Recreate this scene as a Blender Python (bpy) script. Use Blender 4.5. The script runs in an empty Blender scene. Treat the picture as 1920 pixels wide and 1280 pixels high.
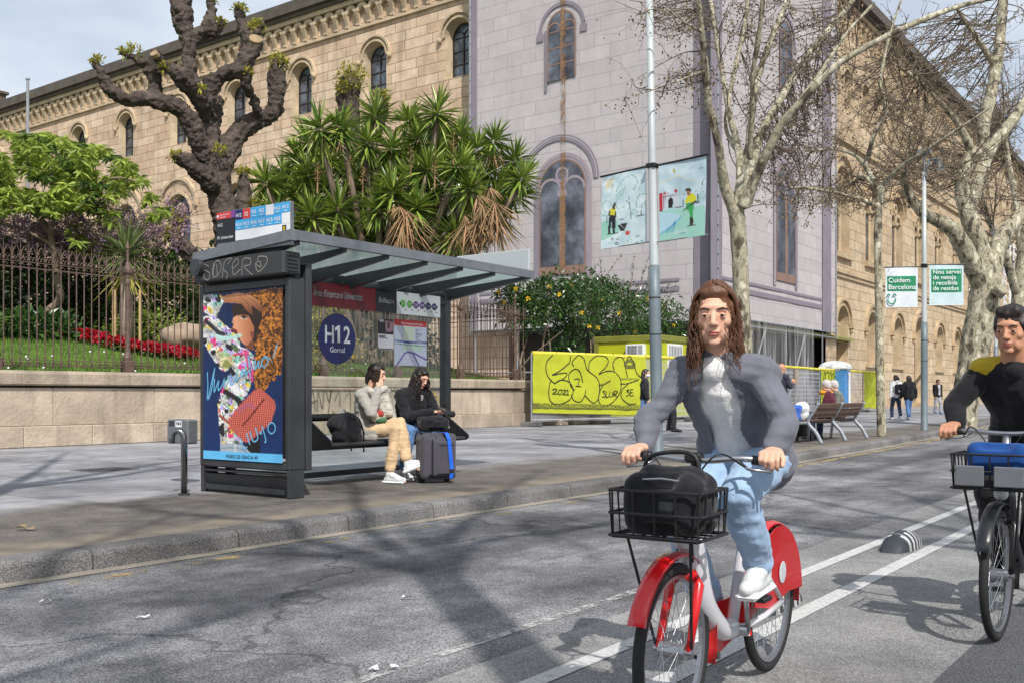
import bpy, math, random
import numpy as np
from mathutils import Vector, Matrix, noise as mnoise

# ---------------------------------------------------------------- camera, sky, sun, exposure
scene = bpy.context.scene
COL = scene.collection
R = math.radians
CAM_H, FPX, CX, HY = 1.0, 1873.0, 960.0, 738.0       # eye height over the pavement, focal length and horizon of the photograph
TH = R(36.2)
FW = np.array([math.cos(TH), math.sin(TH), 0.0]); RT = np.array([math.sin(TH), -math.cos(TH), 0.0])
cam_d = bpy.data.cameras.new('camera'); cam = bpy.data.objects.new('camera', cam_d); COL.objects.link(cam)
cam.location = (0, 0, CAM_H); cam.rotation_euler = (R(90), 0, TH - R(90))
cam_d.sensor_width = 36.0; cam_d.lens = 36.0 * FPX / 1920.0
cam_d.shift_y = (HY - 640.0) / 1920.0
cam_d.clip_start = 0.05; cam_d.clip_end = 3000
scene.camera = cam

SUN_EL, SUN_DIR = R(47), np.array([-0.63, -0.77])     # direction towards the sun on the ground
w = bpy.data.worlds.new('World'); scene.world = w; w.use_nodes = True
nt = w.node_tree; nt.nodes.clear()
o_ = nt.nodes.new('ShaderNodeOutputWorld'); bg = nt.nodes.new('ShaderNodeBackground'); sk = nt.nodes.new('ShaderNodeTexSky')
sk.sky_type = 'NISHITA'; sk.sun_disc = False; sk.sun_elevation = SUN_EL
sk.sun_rotation = math.atan2(SUN_DIR[0], SUN_DIR[1]); sk.air_density = 1.0; sk.dust_density = 2.0; sk.ozone_density = 1.2
# thin clouds: pale, brighter than the blue between them
tc = nt.nodes.new('ShaderNodeTexCoord'); mp = nt.nodes.new('ShaderNodeMapping'); mp.inputs['Scale'].default_value = (1.6, 1.6, 4.0); mp.inputs['Location'].default_value = (.3, .2, .1)
nz = nt.nodes.new('ShaderNodeTexNoise'); nz.inputs['Scale'].default_value = 1.7; nz.inputs['Detail'].default_value = 8; nz.inputs['Roughness'].default_value = .55
cr = nt.nodes.new('ShaderNodeValToRGB'); cr.color_ramp.elements[0].position = .40; cr.color_ramp.elements[1].position = .72
cr.color_ramp.elements[0].color = (.36, .36, .36, 1); cr.color_ramp.elements[1].color = (.95, .95, .95, 1)
mx = nt.nodes.new('ShaderNodeMixRGB'); mx.inputs[2].default_value = (7.6, 8.1, 8.7, 1)
nt.links.new(tc.outputs['Generated'], mp.inputs[0]); nt.links.new(mp.outputs[0], nz.inputs['Vector']); nt.links.new(nz.outputs['Fac'], cr.inputs[0])
nt.links.new(cr.outputs[0], mx.inputs[0]); nt.links.new(sk.outputs[0], mx.inputs[1]); nt.links.new(mx.outputs[0], bg.inputs[0])
bg.inputs[1].default_value = 0.108
nt.links.new(bg.outputs[0], o_.inputs[0])
sd = bpy.data.lights.new('sun', 'SUN'); sd.energy = 4.1; sd.angle = R(0.7); sd.color = (1.0, 0.955, 0.905)
so = bpy.data.objects.new('sun', sd); COL.objects.link(so); so.location = (-20, -25, 40)
so.rotation_euler = Vector((-SUN_DIR[0] * math.cos(SUN_EL), -SUN_DIR[1] * math.cos(SUN_EL), -math.sin(SUN_EL))).to_track_quat('-Z', 'Y').to_euler()
vs = scene.view_settings; scene.display_settings.display_device = 'sRGB'
vs.view_transform = 'Standard'; vs.look = 'None'; vs.exposure = 0.2; vs.gamma = 1.0; vs.use_curve_mapping = False
try:
    scene.cycles.max_bounces = 8; scene.cycles.transparent_max_bounces = 24; scene.cycles.use_denoising = True
except Exception: pass

# ---------------------------------------------------------------- places: points of the photograph (1920 x 1280) on known planes
def A3(*p): return np.array(p, float)
CAM = A3(0, 0, CAM_H)
def ray(x, y): return FW + RT * ((x - CX) / FPX) + A3(0, 0, 1) * ((HY - y) / FPX)
def pd(x, y, d): return CAM + ray(x, y) * d                       # at a depth
def pz(x, y, z=0.0): r = ray(x, y); return CAM + r * ((z - CAM_H) / r[2])
def pX(x, y, X): r = ray(x, y); return CAM + r * (X / r[0])
def pY(x, y, Y): r = ray(x, y); return CAM + r * (Y / r[1])
ROAD_Z = -0.115
def nrm(v): v = np.asarray(v, float); n = np.linalg.norm(v); return v / n if n > 1e-9 else v
def lin(c):                                                        # sRGB 0-255 to linear
    return tuple(((v / 255) / 12.92 if v / 255 <= .04045 else ((v / 255 + .055) / 1.055) ** 2.4) for v in c)

# ---------------------------------------------------------------- objects
def tag(o, label=None, cat=None, group=None, kind=None):
    if label: o['label'] = label
    if cat: o['category'] = cat
    if group: o['group'] = group
    if kind: o['kind'] = kind
    return o
def thing(name, label, cat, loc=(0, 0, 0), rz=0.0, group=None):
    o = bpy.data.objects.new(name, None); COL.objects.link(o)
    o.location = tuple(float(v) for v in loc); o.rotation_euler = (0, 0, rz); o.empty_display_size = .2
    return tag(o, label, cat, group)
def copy_tree(o, parent=None):
    c = o.copy(); COL.objects.link(c)
    if parent is not None:
        c.parent = parent
    for ch in [x for x in bpy.data.objects if x.parent == o]: copy_tree(ch, c)
    return c

def catmull(P, n=6):
    P = [np.asarray(p, float) for p in P]
    if len(P) < 3: return np.array(P)
    Q = [2 * P[0] - P[1]] + P + [2 * P[-1] - P[-2]]
    out = []
    for i in range(1, len(Q) - 2):
        for k in range(n):
            t = k / n
            out.append(.5 * (2 * Q[i] + (Q[i + 1] - Q[i - 1]) * t + (2 * Q[i - 1] - 5 * Q[i] + 4 * Q[i + 1] - Q[i + 2]) * t * t + (3 * Q[i] - Q[i - 1] - 3 * Q[i + 1] + Q[i + 2]) * t ** 3))
    out.append(Q[-2]); return np.array(out)

class MB:
    """collects shapes and links them as ONE mesh object"""
    def __init__(s): s.V = []; s.n = 0; s.F = []; s.M = []
    def add(s, V, F, m=0):
        V = np.asarray(V, float); b = s.n; s.V.append(V); s.n += len(V)
        for f in F: s.F.append([i + b for i in f])
        s.M += ([m] * len(F) if np.isscalar(m) else list(m))
        return s
    def box(s, c, size, m=0, rot=None, taper=1.0):
        c = np.asarray(c, float); h = np.asarray(size, float) / 2
        V = np.array([[sx * (taper if sz > 0 else 1), sy * (taper if sz > 0 else 1), sz] for sz in (-1, 1) for sy in (-1, 1) for sx in (-1, 1)]) * h
        if rot is not None: V = V @ np.asarray(rot, float).T
        return s.add(V + c, [(0, 2, 3, 1), (4, 5, 7, 6), (0, 1, 5, 4), (2, 6, 7, 3), (0, 4, 6, 2), (1, 3, 7, 5)], m)
    def box2(s, a, b, m=0):
        a = np.minimum(a, b) if False else np.asarray(a, float); b = np.asarray(b, float)
        return s.box((a + b) / 2, np.abs(b - a), m)
    def bbox(s, c, size, bev, m=0, rot=None):                      # box with chamfered edges
        h = np.asarray(size, float) / 2; b = min(bev, *(h * .95)); vs = []; idx = {}
        for sx in (-1, 1):
            for sy in (-1, 1):
                for sz in (-1, 1):
                    for ax in range(3):
                        p = np.array([sx * (h[0] - b), sy * (h[1] - b), sz * (h[2] - b)])
                        p[ax] = (sx, sy, sz)[ax] * h[ax]; idx[(sx, sy, sz, ax)] = len(vs); vs.append(p)
        F = []
        for ax in range(3):
            o = [a for a in range(3) if a != ax]
            for sg in (-1, 1):
                q = []
                for (u, v) in ((-1, -1), (1, -1), (1, 1), (-1, 1)):
                    k = [0, 0, 0]; k[ax] = sg; k[o[0]] = u; k[o[1]] = v; q.append(idx[(k[0], k[1], k[2], ax)])
                F.append(q)
            for u in (-1, 1):
                for v in (-1, 1):
                    q = []
                    for sg, aa in ((-1, o[0]), (1, o[0]), (1, o[1]), (-1, o[1])):
                        k = [0, 0, 0]; k[ax] = sg; k[o[0]] = u; k[o[1]] = v; q.append(idx[(k[0], k[1], k[2], aa)])
                    F.append(q)
        for sx in (-1, 1):
            for sy in (-1, 1):
                for sz in (-1, 1): F.append([idx[(sx, sy, sz, a)] for a in range(3)])
        V = np.array(vs)
        FF = []
        for f in F:                                                # outward winding
            p = V[f]; nn = np.cross(p[1] - p[0], p[2] - p[0])
            FF.append(f if np.dot(nn, p.mean(0)) > 0 else f[::-1])
        if rot is not None: V = V @ np.asarray(rot, float).T
        return s.add(V + np.asarray(c, float), FF, m)
    def tube(s, P, r, n=6, m=0, caps=True, flat=None):
        P = np.asarray(P, float); k = len(P)
        rr = np.full(k, r, float) if np.isscalar(r) else np.asarray(r, float)
        T = np.gradient(P, axis=0); T /= (np.linalg.norm(T, axis=1)[:, None] + 1e-12)
        up = A3(0, 0, 1) if abs(T[0][2]) < .9 else A3(1, 0, 0)
        N = nrm(np.cross(T[0], up)); a = np.arange(n) * 2 * math.pi / n; ca, sa = np.cos(a), np.sin(a); V = np.empty((k, n, 3))
        for i in range(k):
            N = nrm(N - T[i] * np.dot(N, T[i])); B = np.cross(T[i], N)
            V[i] = P[i] + rr[i] * (ca[:, None] * N + sa[:, None] * B * (flat or 1))
        F = [(i * n + j, i * n + (j + 1) % n, (i + 1) * n + (j + 1) % n, (i + 1) * n + j) for i in range(k - 1) for j in range(n)]
        if caps: F += [tuple(range(n))[::-1], tuple((k - 1) * n + j for j in range(n))]
        return s.add(V.reshape(-1, 3), F, m)
    def cyl(s, a, b, r, n=12, m=0, r2=None): return s.tube([a, b], [r, r if r2 is None else r2], n, m)
    def lathe(s, o, prof, n=16, m=0, axis='z'):
        a = np.arange(n) * 2 * math.pi / n; V = []
        for (r, z) in prof:
            q = np.stack([r * np.cos(a), r * np.sin(a), np.full(n, z)], 1); V.append(q)
        V = np.concatenate(V)
        if axis == 'x': V = V[:, [2, 0, 1]]
        elif axis == 'y': V = V[:, [1, 2, 0]]
        k = len(prof)
        F = [(i * n + j, i * n + (j + 1) % n, (i + 1) * n + (j + 1) % n, (i + 1) * n + j) for i in range(k - 1) for j in range(n)]
        F += [tuple(range(n))[::-1], tuple((k - 1) * n + j for j in range(n))]
        return s.add(V + np.asarray(o, float), F, m)
    def ell(s, c, r, nu=10, nv=7, m=0, rot=None):
        r = np.full(3, r, float) if np.isscalar(r) else np.asarray(r, float); V = [A3(0, 0, -1)]
        for i in range(1, nv):
            t = -math.pi / 2 + math.pi * i / nv
            for j in range(nu): V.append(A3(math.cos(t) * math.cos(2 * math.pi * j / nu), math.cos(t) * math.sin(2 * math.pi * j / nu), math.sin(t)))
        V.append(A3(0, 0, 1)); V = np.array(V) * r
        if rot is not None: V = V @ np.asarray(rot, float).T
        F = [(0, 1 + (j + 1) % nu, 1 + j) for j in range(nu)]
        for i in range(nv - 2):
            for j in range(nu): F.append((1 + i * nu + j, 1 + i * nu + (j + 1) % nu, 1 + (i + 1) * nu + (j + 1) % nu, 1 + (i + 1) * nu + j))
        L = len(V) - 1; b = 1 + (nv - 2) * nu
        F += [(b + j, b + (j + 1) % nu, L) for j in range(nu)]
        return s.add(V + np.asarray(c, float), F, m)
    def rcone(s, a, ra, b, rb, n=12, m=0):                         # limb: two unequal balls and the cone between them
        a = np.asarray(a, float); b = np.asarray(b, float); d = np.linalg.norm(b - a)
        if d < 1e-6: return s.ell(a, ra, n, 8, m)
        T = (b - a) / d; pr = []
        for t in np.linspace(-math.pi / 2, 0, 5)[0:]: pr.append((max(ra * math.cos(t), 1e-4), ra * math.sin(t)))
        for t in np.linspace(0, math.pi / 2, 5): pr.append((max(rb * math.cos(t), 1e-4), d + rb * math.sin(t)))
        up = A3(0, 0, 1) if abs(T[2]) < .9 else A3(1, 0, 0); N = nrm(np.cross(up, T)); B = np.cross(T, N)
        al = np.arange(n) * 2 * math.pi / n; V = np.concatenate([a + T * z + r * (np.cos(al)[:, None] * N + np.sin(al)[:, None] * B) for r, z in pr]); k = len(pr)
        F = [(i * n + j, i * n + (j + 1) % n, (i + 1) * n + (j + 1) % n, (i + 1) * n + j) for i in range(k - 1) for j in range(n)]
        F += [tuple(range(n))[::-1], tuple((k - 1) * n + j for j in range(n))]
        return s.add(V, F, m)
    def prism(s, pts, o, u, v, th, m=0):                           # outline (2-D) in the plane o,u,v, thickness th along u x v
        u = nrm(u); v = nrm(v); nn = np.cross(u, v); o = np.asarray(o, float); P = np.array([o + u * p[0] + v * p[1] for p in pts]); k = len(P)
        V = np.concatenate([P, P + nn * th]); ar = sum(pts[i][0] * pts[(i + 1) % k][1] - pts[(i + 1) % k][0] * pts[i][1] for i in range(k))
        F = [tuple(range(k))[::-1], tuple(range(k, 2 * k))] + [(i, (i + 1) % k, k + (i + 1) % k, k + i) for i in range(k)]
        if ar * th < 0: F = [f[::-1] for f in F]
        return s.add(V, F, m)
    def quad(s, a, b, c, d, m=0): return s.add([a, b, c, d], [(0, 1, 2, 3)], m)
    def text(s, body, o, u, v, size, m=0, align='CENTER', bold=0.0, sx=1.0):
        V, F = text_geo(body, bold); 
        x0, x1 = V[:, 0].min(), V[:, 0].max(); off = {'CENTER': -(x0 + x1) / 2, 'LEFT': -x0, 'RIGHT': -x1}[align]
        u = nrm(u); v = nrm(v)
        return s.add(np.asarray(o, float) + ((V[:, 0] + off) * size * sx)[:, None] * u + (V[:, 1] * size)[:, None] * v, F, m)
    def stroke(s, P, o, u, v, wd, m=0, n=5, smooth=True):          # flat painted line
        P = [np.array([p[0], p[1], 0.0]) for p in P]; Q = catmull(P, n) if smooth and len(P) > 2 else np.array(P)
        T = np.gradient(Q, axis=0); T /= (np.linalg.norm(T, axis=1)[:, None] + 1e-9); N = np.stack([-T[:, 1], T[:, 0]], 1) * wd / 2
        L = Q[:, :2] + N; Rr = Q[:, :2] - N; u = nrm(u); v = nrm(v); o = np.asarray(o, float)
        X = np.concatenate([L, Rr]); k = len(Q)
        return s.add(o + X[:, :1] * u + X[:, 1:] * v, [(k + i, k + i + 1, i + 1, i) for i in range(k - 1)], m)
    def build(s, name, mats, parent=None, smooth=False, world=True):
        """shapes are in world space; a part is stored relative to its thing"""
        me = bpy.data.meshes.new(name); V = np.concatenate(s.V) if s.V else np.zeros((0, 3))
        if parent is not None and world:
            M = np.array(parent_world(parent).inverted()); V = V @ M[:3, :3].T + M[:3, 3]
        fast_mesh(me, V, s.F, s.M, mats, smooth)
        o = bpy.data.objects.new(name, me); COL.objects.link(o)
        if parent is not None: o.parent = parent
        return o

def parent_world(o):
    M = Matrix.LocRotScale(o.location, o.rotation_euler, o.scale)
    return parent_world(o.parent) @ M if o.parent else M
def fast_mesh(me, V, F, Mi, mats, smooth):
    me.vertices.add(len(V)); me.vertices.foreach_set('co', np.ascontiguousarray(V, dtype=np.float32).ravel())
    tot = np.fromiter((len(f) for f in F), np.int32, len(F)); st = np.zeros(len(F), np.int32); st[1:] = np.cumsum(tot)[:-1]
    flat = np.fromiter((i for f in F for i in f), np.int32, int(tot.sum()))
    me.loops.add(len(flat)); me.loops.foreach_set('vertex_index', flat); me.polygons.add(len(F)); me.polygons.foreach_set('loop_start', st)
    if not isinstance(mats, (list, tuple)): mats = [mats]
    for m in mats: me.materials.append(m)
    me.polygons.foreach_set('material_index', np.asarray(Mi, np.int32)); me.polygons.foreach_set('use_smooth', np.full(len(F), smooth, bool))
    me.update(); me.validate()
_txt = {}
def text_geo(body, bold):
    k = (body, bold)
    if k not in _txt:
        cu = bpy.data.curves.new('txt', 'FONT'); cu.body = body; cu.size = 1; cu.offset = bold; cu.resolution_u = 4
        ob = bpy.data.objects.new('txt', cu); COL.objects.link(ob); dg = bpy.context.evaluated_depsgraph_get(); dg.update()
        me = bpy.data.meshes.new_from_object(ob.evaluated_get(dg)); V = np.array([v.co[:] for v in me.vertices]); F = [list(p.vertices) for p in me.polygons]
        bpy.data.objects.remove(ob); bpy.data.curves.remove(cu); bpy.data.meshes.remove(me); _txt[k] = (V, F)
    return _txt[k]

# ---------------------------------------------------------------- materials
def new_mat(name):
    m = bpy.data.materials.new(name); m.use_nodes = True; t = m.node_tree; t.nodes.clear()
    o = t.nodes.new('ShaderNodeOutputMaterial'); b = t.nodes.new('ShaderNodeBsdfPrincipled'); t.links.new(b.outputs[0], o.inputs[0]); return m, t, b, o
def nd(t, typ, **kw):
    n = t.nodes.new(typ)
    for k, v in kw.items():
        if k in n.inputs: n.inputs[k].default_value = v
        else: setattr(n, k, v)
    return n
def ramp(t, stops, fac=None):
    r = t.nodes.new('ShaderNodeValToRGB'); e = r.color_ramp.elements
    while len(e) < len(stops): e.new(.5)
    for el, (p, c) in zip(e, stops): el.position = p; el.color = (*c, 1) if len(c) == 3 else c
    if fac is not None: t.links.new(fac, r.inputs[0])
    return r
def mat(name, col, rough=.7, metal=0.0, var=.12, scale=4.0, bump=0.0, bscale=60.0, spec=.5, coat=0.0, island=0.0, trans=0.0, sheen=0.0, srgb=True, dirt=0.0, bdist=.01):
    m, t, b, o = new_mat(name); c = lin(col) if srgb else col
    tc = nd(t, 'ShaderNodeTexCoord'); last = None
    nz = nd(t, 'ShaderNodeTexNoise', Scale=scale, Detail=6.0, Roughness=.6); t.links.new(tc.outputs['Object'], nz.inputs['Vector'])
    lo = tuple(min(1, v * (1 - var)) for v in c); hi = tuple(min(1, v * (1 + var)) for v in c)
    last = ramp(t, [(.3, lo), (.7, hi)], nz.outputs['Fac']).outputs[0]
    if island:
        g = nd(t, 'ShaderNodeNewGeometry'); mr = nd(t, 'ShaderNodeMapRange'); mr.inputs['To Min'].default_value = 1 - island; mr.inputs['To Max'].default_value = 1 + island
        t.links.new(g.outputs['Random Per Island'], mr.inputs['Value']); hs = nd(t, 'ShaderNodeHueSaturation'); t.links.new(last, hs.inputs['Color']); t.links.new(mr.outputs[0], hs.inputs['Value'])
        mr2 = nd(t, 'ShaderNodeMapRange'); mr2.inputs['To Min'].default_value = .5 + island * .05; mr2.inputs['To Max'].default_value = .5 - island * .05
        t.links.new(g.outputs['Random Per Island'], mr2.inputs['Value']); t.links.new(mr2.outputs[0], hs.inputs['Hue']); last = hs.outputs[0]
    if dirt:
        n2 = nd(t, 'ShaderNodeTexNoise', Scale=scale * .35, Detail=9.0, Roughness=.7); t.links.new(tc.outputs['Object'], n2.inputs['Vector'])
        rr = ramp(t, [(.5, (0, 0, 0)), (.68, (1, 1, 1))], n2.outputs['Fac']); mm = nd(t, 'ShaderNodeMixRGB'); mm.inputs[2].default_value = tuple(v * (1 - dirt) for v in c) + (1,)
        t.links.new(rr.outputs[0], mm.inputs[0]); t.links.new(last, mm.inputs[1]); last = mm.outputs[0]
    t.links.new(last, b.inputs['Base Color']); b.inputs['Roughness'].default_value = rough; b.inputs['Metallic'].default_value = metal
    b.inputs['Specular IOR Level'].default_value = spec; b.inputs['Coat Weight'].default_value = coat
    if sheen: b.inputs['Sheen Weight'].default_value = sheen
    if bump:
        n3 = nd(t, 'ShaderNodeTexNoise', Scale=bscale, Detail=5.0); t.links.new(tc.outputs['Object'], n3.inputs['Vector'])
        bp = nd(t, 'ShaderNodeBump', Strength=bump, Distance=bdist); t.links.new(n3.outputs['Fac'], bp.inputs['Height']); t.links.new(bp.outputs[0], b.inputs['Normal'])
    if trans:                                                      # leaves let some light through
        tr = nd(t, 'ShaderNodeBsdfTranslucent'); t.links.new(last, tr.inputs[0]); ms = nd(t, 'ShaderNodeMixShader'); ms.inputs[0].default_value = trans
        t.links.new(b.outputs[0], ms.inputs[1]); t.links.new(tr.outputs[0], ms.inputs[2]); t.links.new(ms.outputs[0], o.inputs[0])
    return m
def glass_mat(name, tint=(.85, .9, .9), mix=.12, rough=.03, refl=1.0):
    m, t, b, o = new_mat(name); t.nodes.remove(b)
    tr = nd(t, 'ShaderNodeBsdfTransparent'); tr.inputs[0].default_value = (*tint, 1); gl = nd(t, 'ShaderNodeBsdfGlossy', Roughness=rough)
    fr = nd(t, 'ShaderNodeLayerWeight', Blend=.12); ad = nd(t, 'ShaderNodeMath', operation='ADD'); ad.inputs[1].default_value = mix; ad.use_clamp = True
    sc_ = nd(t, 'ShaderNodeMath', operation='MULTIPLY'); sc_.inputs[1].default_value = refl; t.links.new(ad.outputs[0], sc_.inputs[0])
    t.links.new(fr.outputs['Fresnel'], ad.inputs[0]); ms = nd(t, 'ShaderNodeMixShader'); t.links.new(sc_.outputs[0], ms.inputs[0]); t.links.new(tr.outputs[0], ms.inputs[1]); t.links.new(gl.outputs[0], ms.inputs[2]); t.links.new(ms.outputs[0], o.inputs[0])
    return m
def facade_vec(t, su=1.0, sv=1.0):
    """(along the wall, height) for walls facing X or Y"""
    g = nd(t, 'ShaderNodeNewGeometry'); sp = nd(t, 'ShaderNodeSeparateXYZ'); t.links.new(g.outputs['Position'], sp.inputs[0]); sn = nd(t, 'ShaderNodeSeparateXYZ'); t.links.new(g.outputs['True Normal'], sn.inputs[0])
    ab = nd(t, 'ShaderNodeMath', operation='ABSOLUTE'); t.links.new(sn.outputs[0], ab.inputs[0]); gt = nd(t, 'ShaderNodeMath', operation='GREATER_THAN'); gt.inputs[1].default_value = .7; t.links.new(ab.outputs[0], gt.inputs[0])
    mu = nd(t, 'ShaderNodeMixRGB'); t.links.new(gt.outputs[0], mu.inputs[0]); t.links.new(sp.outputs[0], mu.inputs[1]); t.links.new(sp.outputs[1], mu.inputs[2])
    cb = nd(t, 'ShaderNodeCombineXYZ'); t.links.new(mu.outputs[0], cb.inputs[0]); t.links.new(sp.outputs[2], cb.inputs[1]); return cb.outputs[0], g
def stone_mat(name, c1, c2, mortar, bw=1.5, bh=.5, ms=.02, rough=.85, bias=0.0, var=.22, bump=.25, streak=.35, stain=(60, 50, 42), island=0.0):
    m, t, b, o = new_mat(name); v, g = facade_vec(t)
    br = nd(t, 'ShaderNodeTexBrick'); br.inputs['Color1'].default_value = (*lin(c1), 1); br.inputs['Color2'].default_value = (*lin(c2), 1); br.inputs['Mortar'].default_value = (*lin(mortar), 1)
    br.inputs['Scale'].default_value = 1; br.inputs['Mortar Size'].default_value = ms; br.inputs['Mortar Smooth'].default_value = .3; br.inputs['Bias'].default_value = bias
    br.inputs['Brick Width'].default_value = bw; br.inputs['Row Height'].default_value = bh; br.offset = .5; br.squash = 1.3; br.squash_frequency = 3; t.links.new(v, br.inputs['Vector'])
    n1 = nd(t, 'ShaderNodeTexNoise', Scale=1.1, Detail=8.0, Roughness=.65); t.links.new(g.outputs['Position'], n1.inputs['Vector'])
    mr = nd(t, 'ShaderNodeMapRange'); mr.inputs['From Min'].default_value = .3; mr.inputs['From Max'].default_value = .7; mr.inputs['To Min'].default_value = 1 - var; mr.inputs['To Max'].default_value = 1 + var; t.links.new(n1.outputs['Fac'], mr.inputs[0])
    hs = nd(t, 'ShaderNodeHueSaturation'); t.links.new(br.outputs['Color'], hs.inputs['Color']); t.links.new(mr.outputs[0], hs.inputs['Value'])
    if island:
        mi = nd(t, 'ShaderNodeMapRange'); mi.inputs['To Min'].default_value = 1 - island; mi.inputs['To Max'].default_value = 1 + island; t.links.new(g.outputs['Random Per Island'], mi.inputs['Value']); h2 = nd(t, 'ShaderNodeHueSaturation'); t.links.new(hs.outputs[0], h2.inputs['Color']); t.links.new(mi.outputs[0], h2.inputs['Value']); hs = h2
    # rain streaks: noise stretched down the wall
    mpn = nd(t, 'ShaderNodeMapping'); mpn.inputs['Scale'].default_value = (1.5, 1.5, .16); t.links.new(g.outputs['Position'], mpn.inputs[0])
    n2 = nd(t, 'ShaderNodeTexNoise', Scale=1.0, Detail=7.0, Roughness=.6); t.links.new(mpn.outputs[0], n2.inputs['Vector']); rr = ramp(t, [(.52, (0, 0, 0)), (.75, (streak,) * 3)], n2.outputs['Fac'])
    mm = nd(t, 'ShaderNodeMixRGB'); mm.inputs[2].default_value = (*lin(stain), 1); t.links.new(rr.outputs[0], mm.inputs[0]); t.links.new(hs.outputs[0], mm.inputs[1]); t.links.new(mm.outputs[0], b.inputs['Base Color'])
    b.inputs['Roughness'].default_value = rough; b.inputs['Specular IOR Level'].default_value = .25
    n3 = nd(t, 'ShaderNodeTexNoise', Scale=14.0, Detail=6.0); t.links.new(g.outputs['Position'], n3.inputs['Vector'])
    ad = nd(t, 'ShaderNodeMath', operation='SUBTRACT'); t.links.new(n3.outputs['Fac'], ad.inputs[0]); t.links.new(br.outputs['Fac'], ad.inputs[1])
    bp = nd(t, 'ShaderNodeBump', Strength=bump, Distance=.03); t.links.new(ad.outputs[0], bp.inputs['Height']); t.links.new(bp.outputs[0], b.inputs['Normal'])
    return m

M = {}
M['iron'] = mat('rusty_iron', (92, 74, 64), .65, .1, .35, 9, .3, 80)
M['dark_metal'] = mat('dark_grey_paint', (64, 66, 69), .38, .3, .12, 3, .05, 200, dirt=.25)
M['black'] = mat('black_plastic', (22, 22, 24), .5, 0, .2, 20, .15, 120)
M['grey_metal'] = mat('grey_steel', (130, 134, 138), .38, .6, .12, 6, dirt=.3)
M['galv'] = mat('galvanised', (150, 153, 155), .5, .4, .15, 8)
M['steel'] = mat('polished_steel', (140, 140, 142), .22, 1.0, .15, 12, dirt=.3)
M['white'] = mat('white_paint', (222, 224, 226), .5, 0, .05, 3, dirt=.08)
M['dark_grey'] = mat('dark_grey', (52, 54, 57), .5, .1, .15, 8)
# ================================================================ ground, road, pavement, kerb
def ground_mat(name, base, dark, speck, patch=.5, rough=.9, extra=None, bump=.35, fine=170.0):
    m, t, b, o = new_mat(name); g = nd(t, 'ShaderNodeNewGeometry'); P = g.outputs['Position']
    n1 = nd(t, 'ShaderNodeTexNoise', Scale=.55, Detail=9.0, Roughness=.62); t.links.new(P, n1.inputs['Vector'])
    r1 = ramp(t, [(.38, lin(dark)), (.62, lin(base))], n1.outputs['Fac'])
    n2 = nd(t, 'ShaderNodeTexNoise', Scale=fine, Detail=2.0, Roughness=.5); t.links.new(P, n2.inputs['Vector'])
    r2 = ramp(t, [(.35, (1 - speck,) * 3), (.5, (1, 1, 1)), (.68, (1 + speck * 1.3,) * 3)], n2.outputs['Fac'])
    mm = nd(t, 'ShaderNodeMixRGB', blend_type='MULTIPLY'); mm.inputs[0].default_value = 1; t.links.new(r1.outputs[0], mm.inputs[1]); t.links.new(r2.outputs[0], mm.inputs[2]); last = mm.outputs[0]
    n4 = nd(t, 'ShaderNodeTexNoise', Scale=3.2, Detail=7.0, Roughness=.7); t.links.new(P, n4.inputs['Vector']); r4 = ramp(t, [(.3, (1 - patch * .5,) * 3), (.7, (1 + patch * .35,) * 3)], n4.outputs['Fac'])
    m4 = nd(t, 'ShaderNodeMixRGB', blend_type='MULTIPLY'); m4.inputs[0].default_value = 1; t.links.new(last, m4.inputs[1]); t.links.new(r4.outputs[0], m4.inputs[2]); last = m4.outputs[0]
    if extra: last = extra(t, last, P)
    t.links.new(last, b.inputs['Base Color']); b.inputs['Roughness'].default_value = rough; b.inputs['Specular IOR Level'].default_value = .3
    bp = nd(t, 'ShaderNodeBump', Strength=bump, Distance=.01); t.links.new(n2.outputs['Fac'], bp.inputs['Height']); t.links.new(bp.outputs[0], b.inputs['Normal']); return m
def band(t, P, axis, lo, hi, soft, wob=0.6, wscale=1.3):
    """1 where the coordinate lies between lo and hi, with a ragged edge"""
    sp = nd(t, 'ShaderNodeSeparateXYZ'); t.links.new(P, sp.inputs[0]); nz = nd(t, 'ShaderNodeTexNoise', Scale=wscale, Detail=6.0); t.links.new(P, nz.inputs['Vector'])
    a = nd(t, 'ShaderNodeMath', operation='MULTIPLY_ADD'); t.links.new(nz.outputs['Fac'], a.inputs[0]); a.inputs[1].default_value = wob; t.links.new(sp.outputs[axis], a.inputs[2])
    m1 = nd(t, 'ShaderNodeMapRange'); m1.inputs[1].default_value = lo + wob / 2 - soft; m1.inputs[2].default_value = lo + wob / 2 + soft; t.links.new(a.outputs[0], m1.inputs[0])
    m2 = nd(t, 'ShaderNodeMapRange'); m2.inputs[1].default_value = hi + wob / 2 - soft; m2.inputs[2].default_value = hi + wob / 2 + soft; m2.inputs[3].default_value = 1; m2.inputs[4].default_value = 0; t.links.new(a.outputs[0], m2.inputs[0])
    mu = nd(t, 'ShaderNodeMath', operation='MULTIPLY'); t.links.new(m1.outputs[0], mu.inputs[0]); t.links.new(m2.outputs[0], mu.inputs[1]); return mu.outputs[0]
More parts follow.
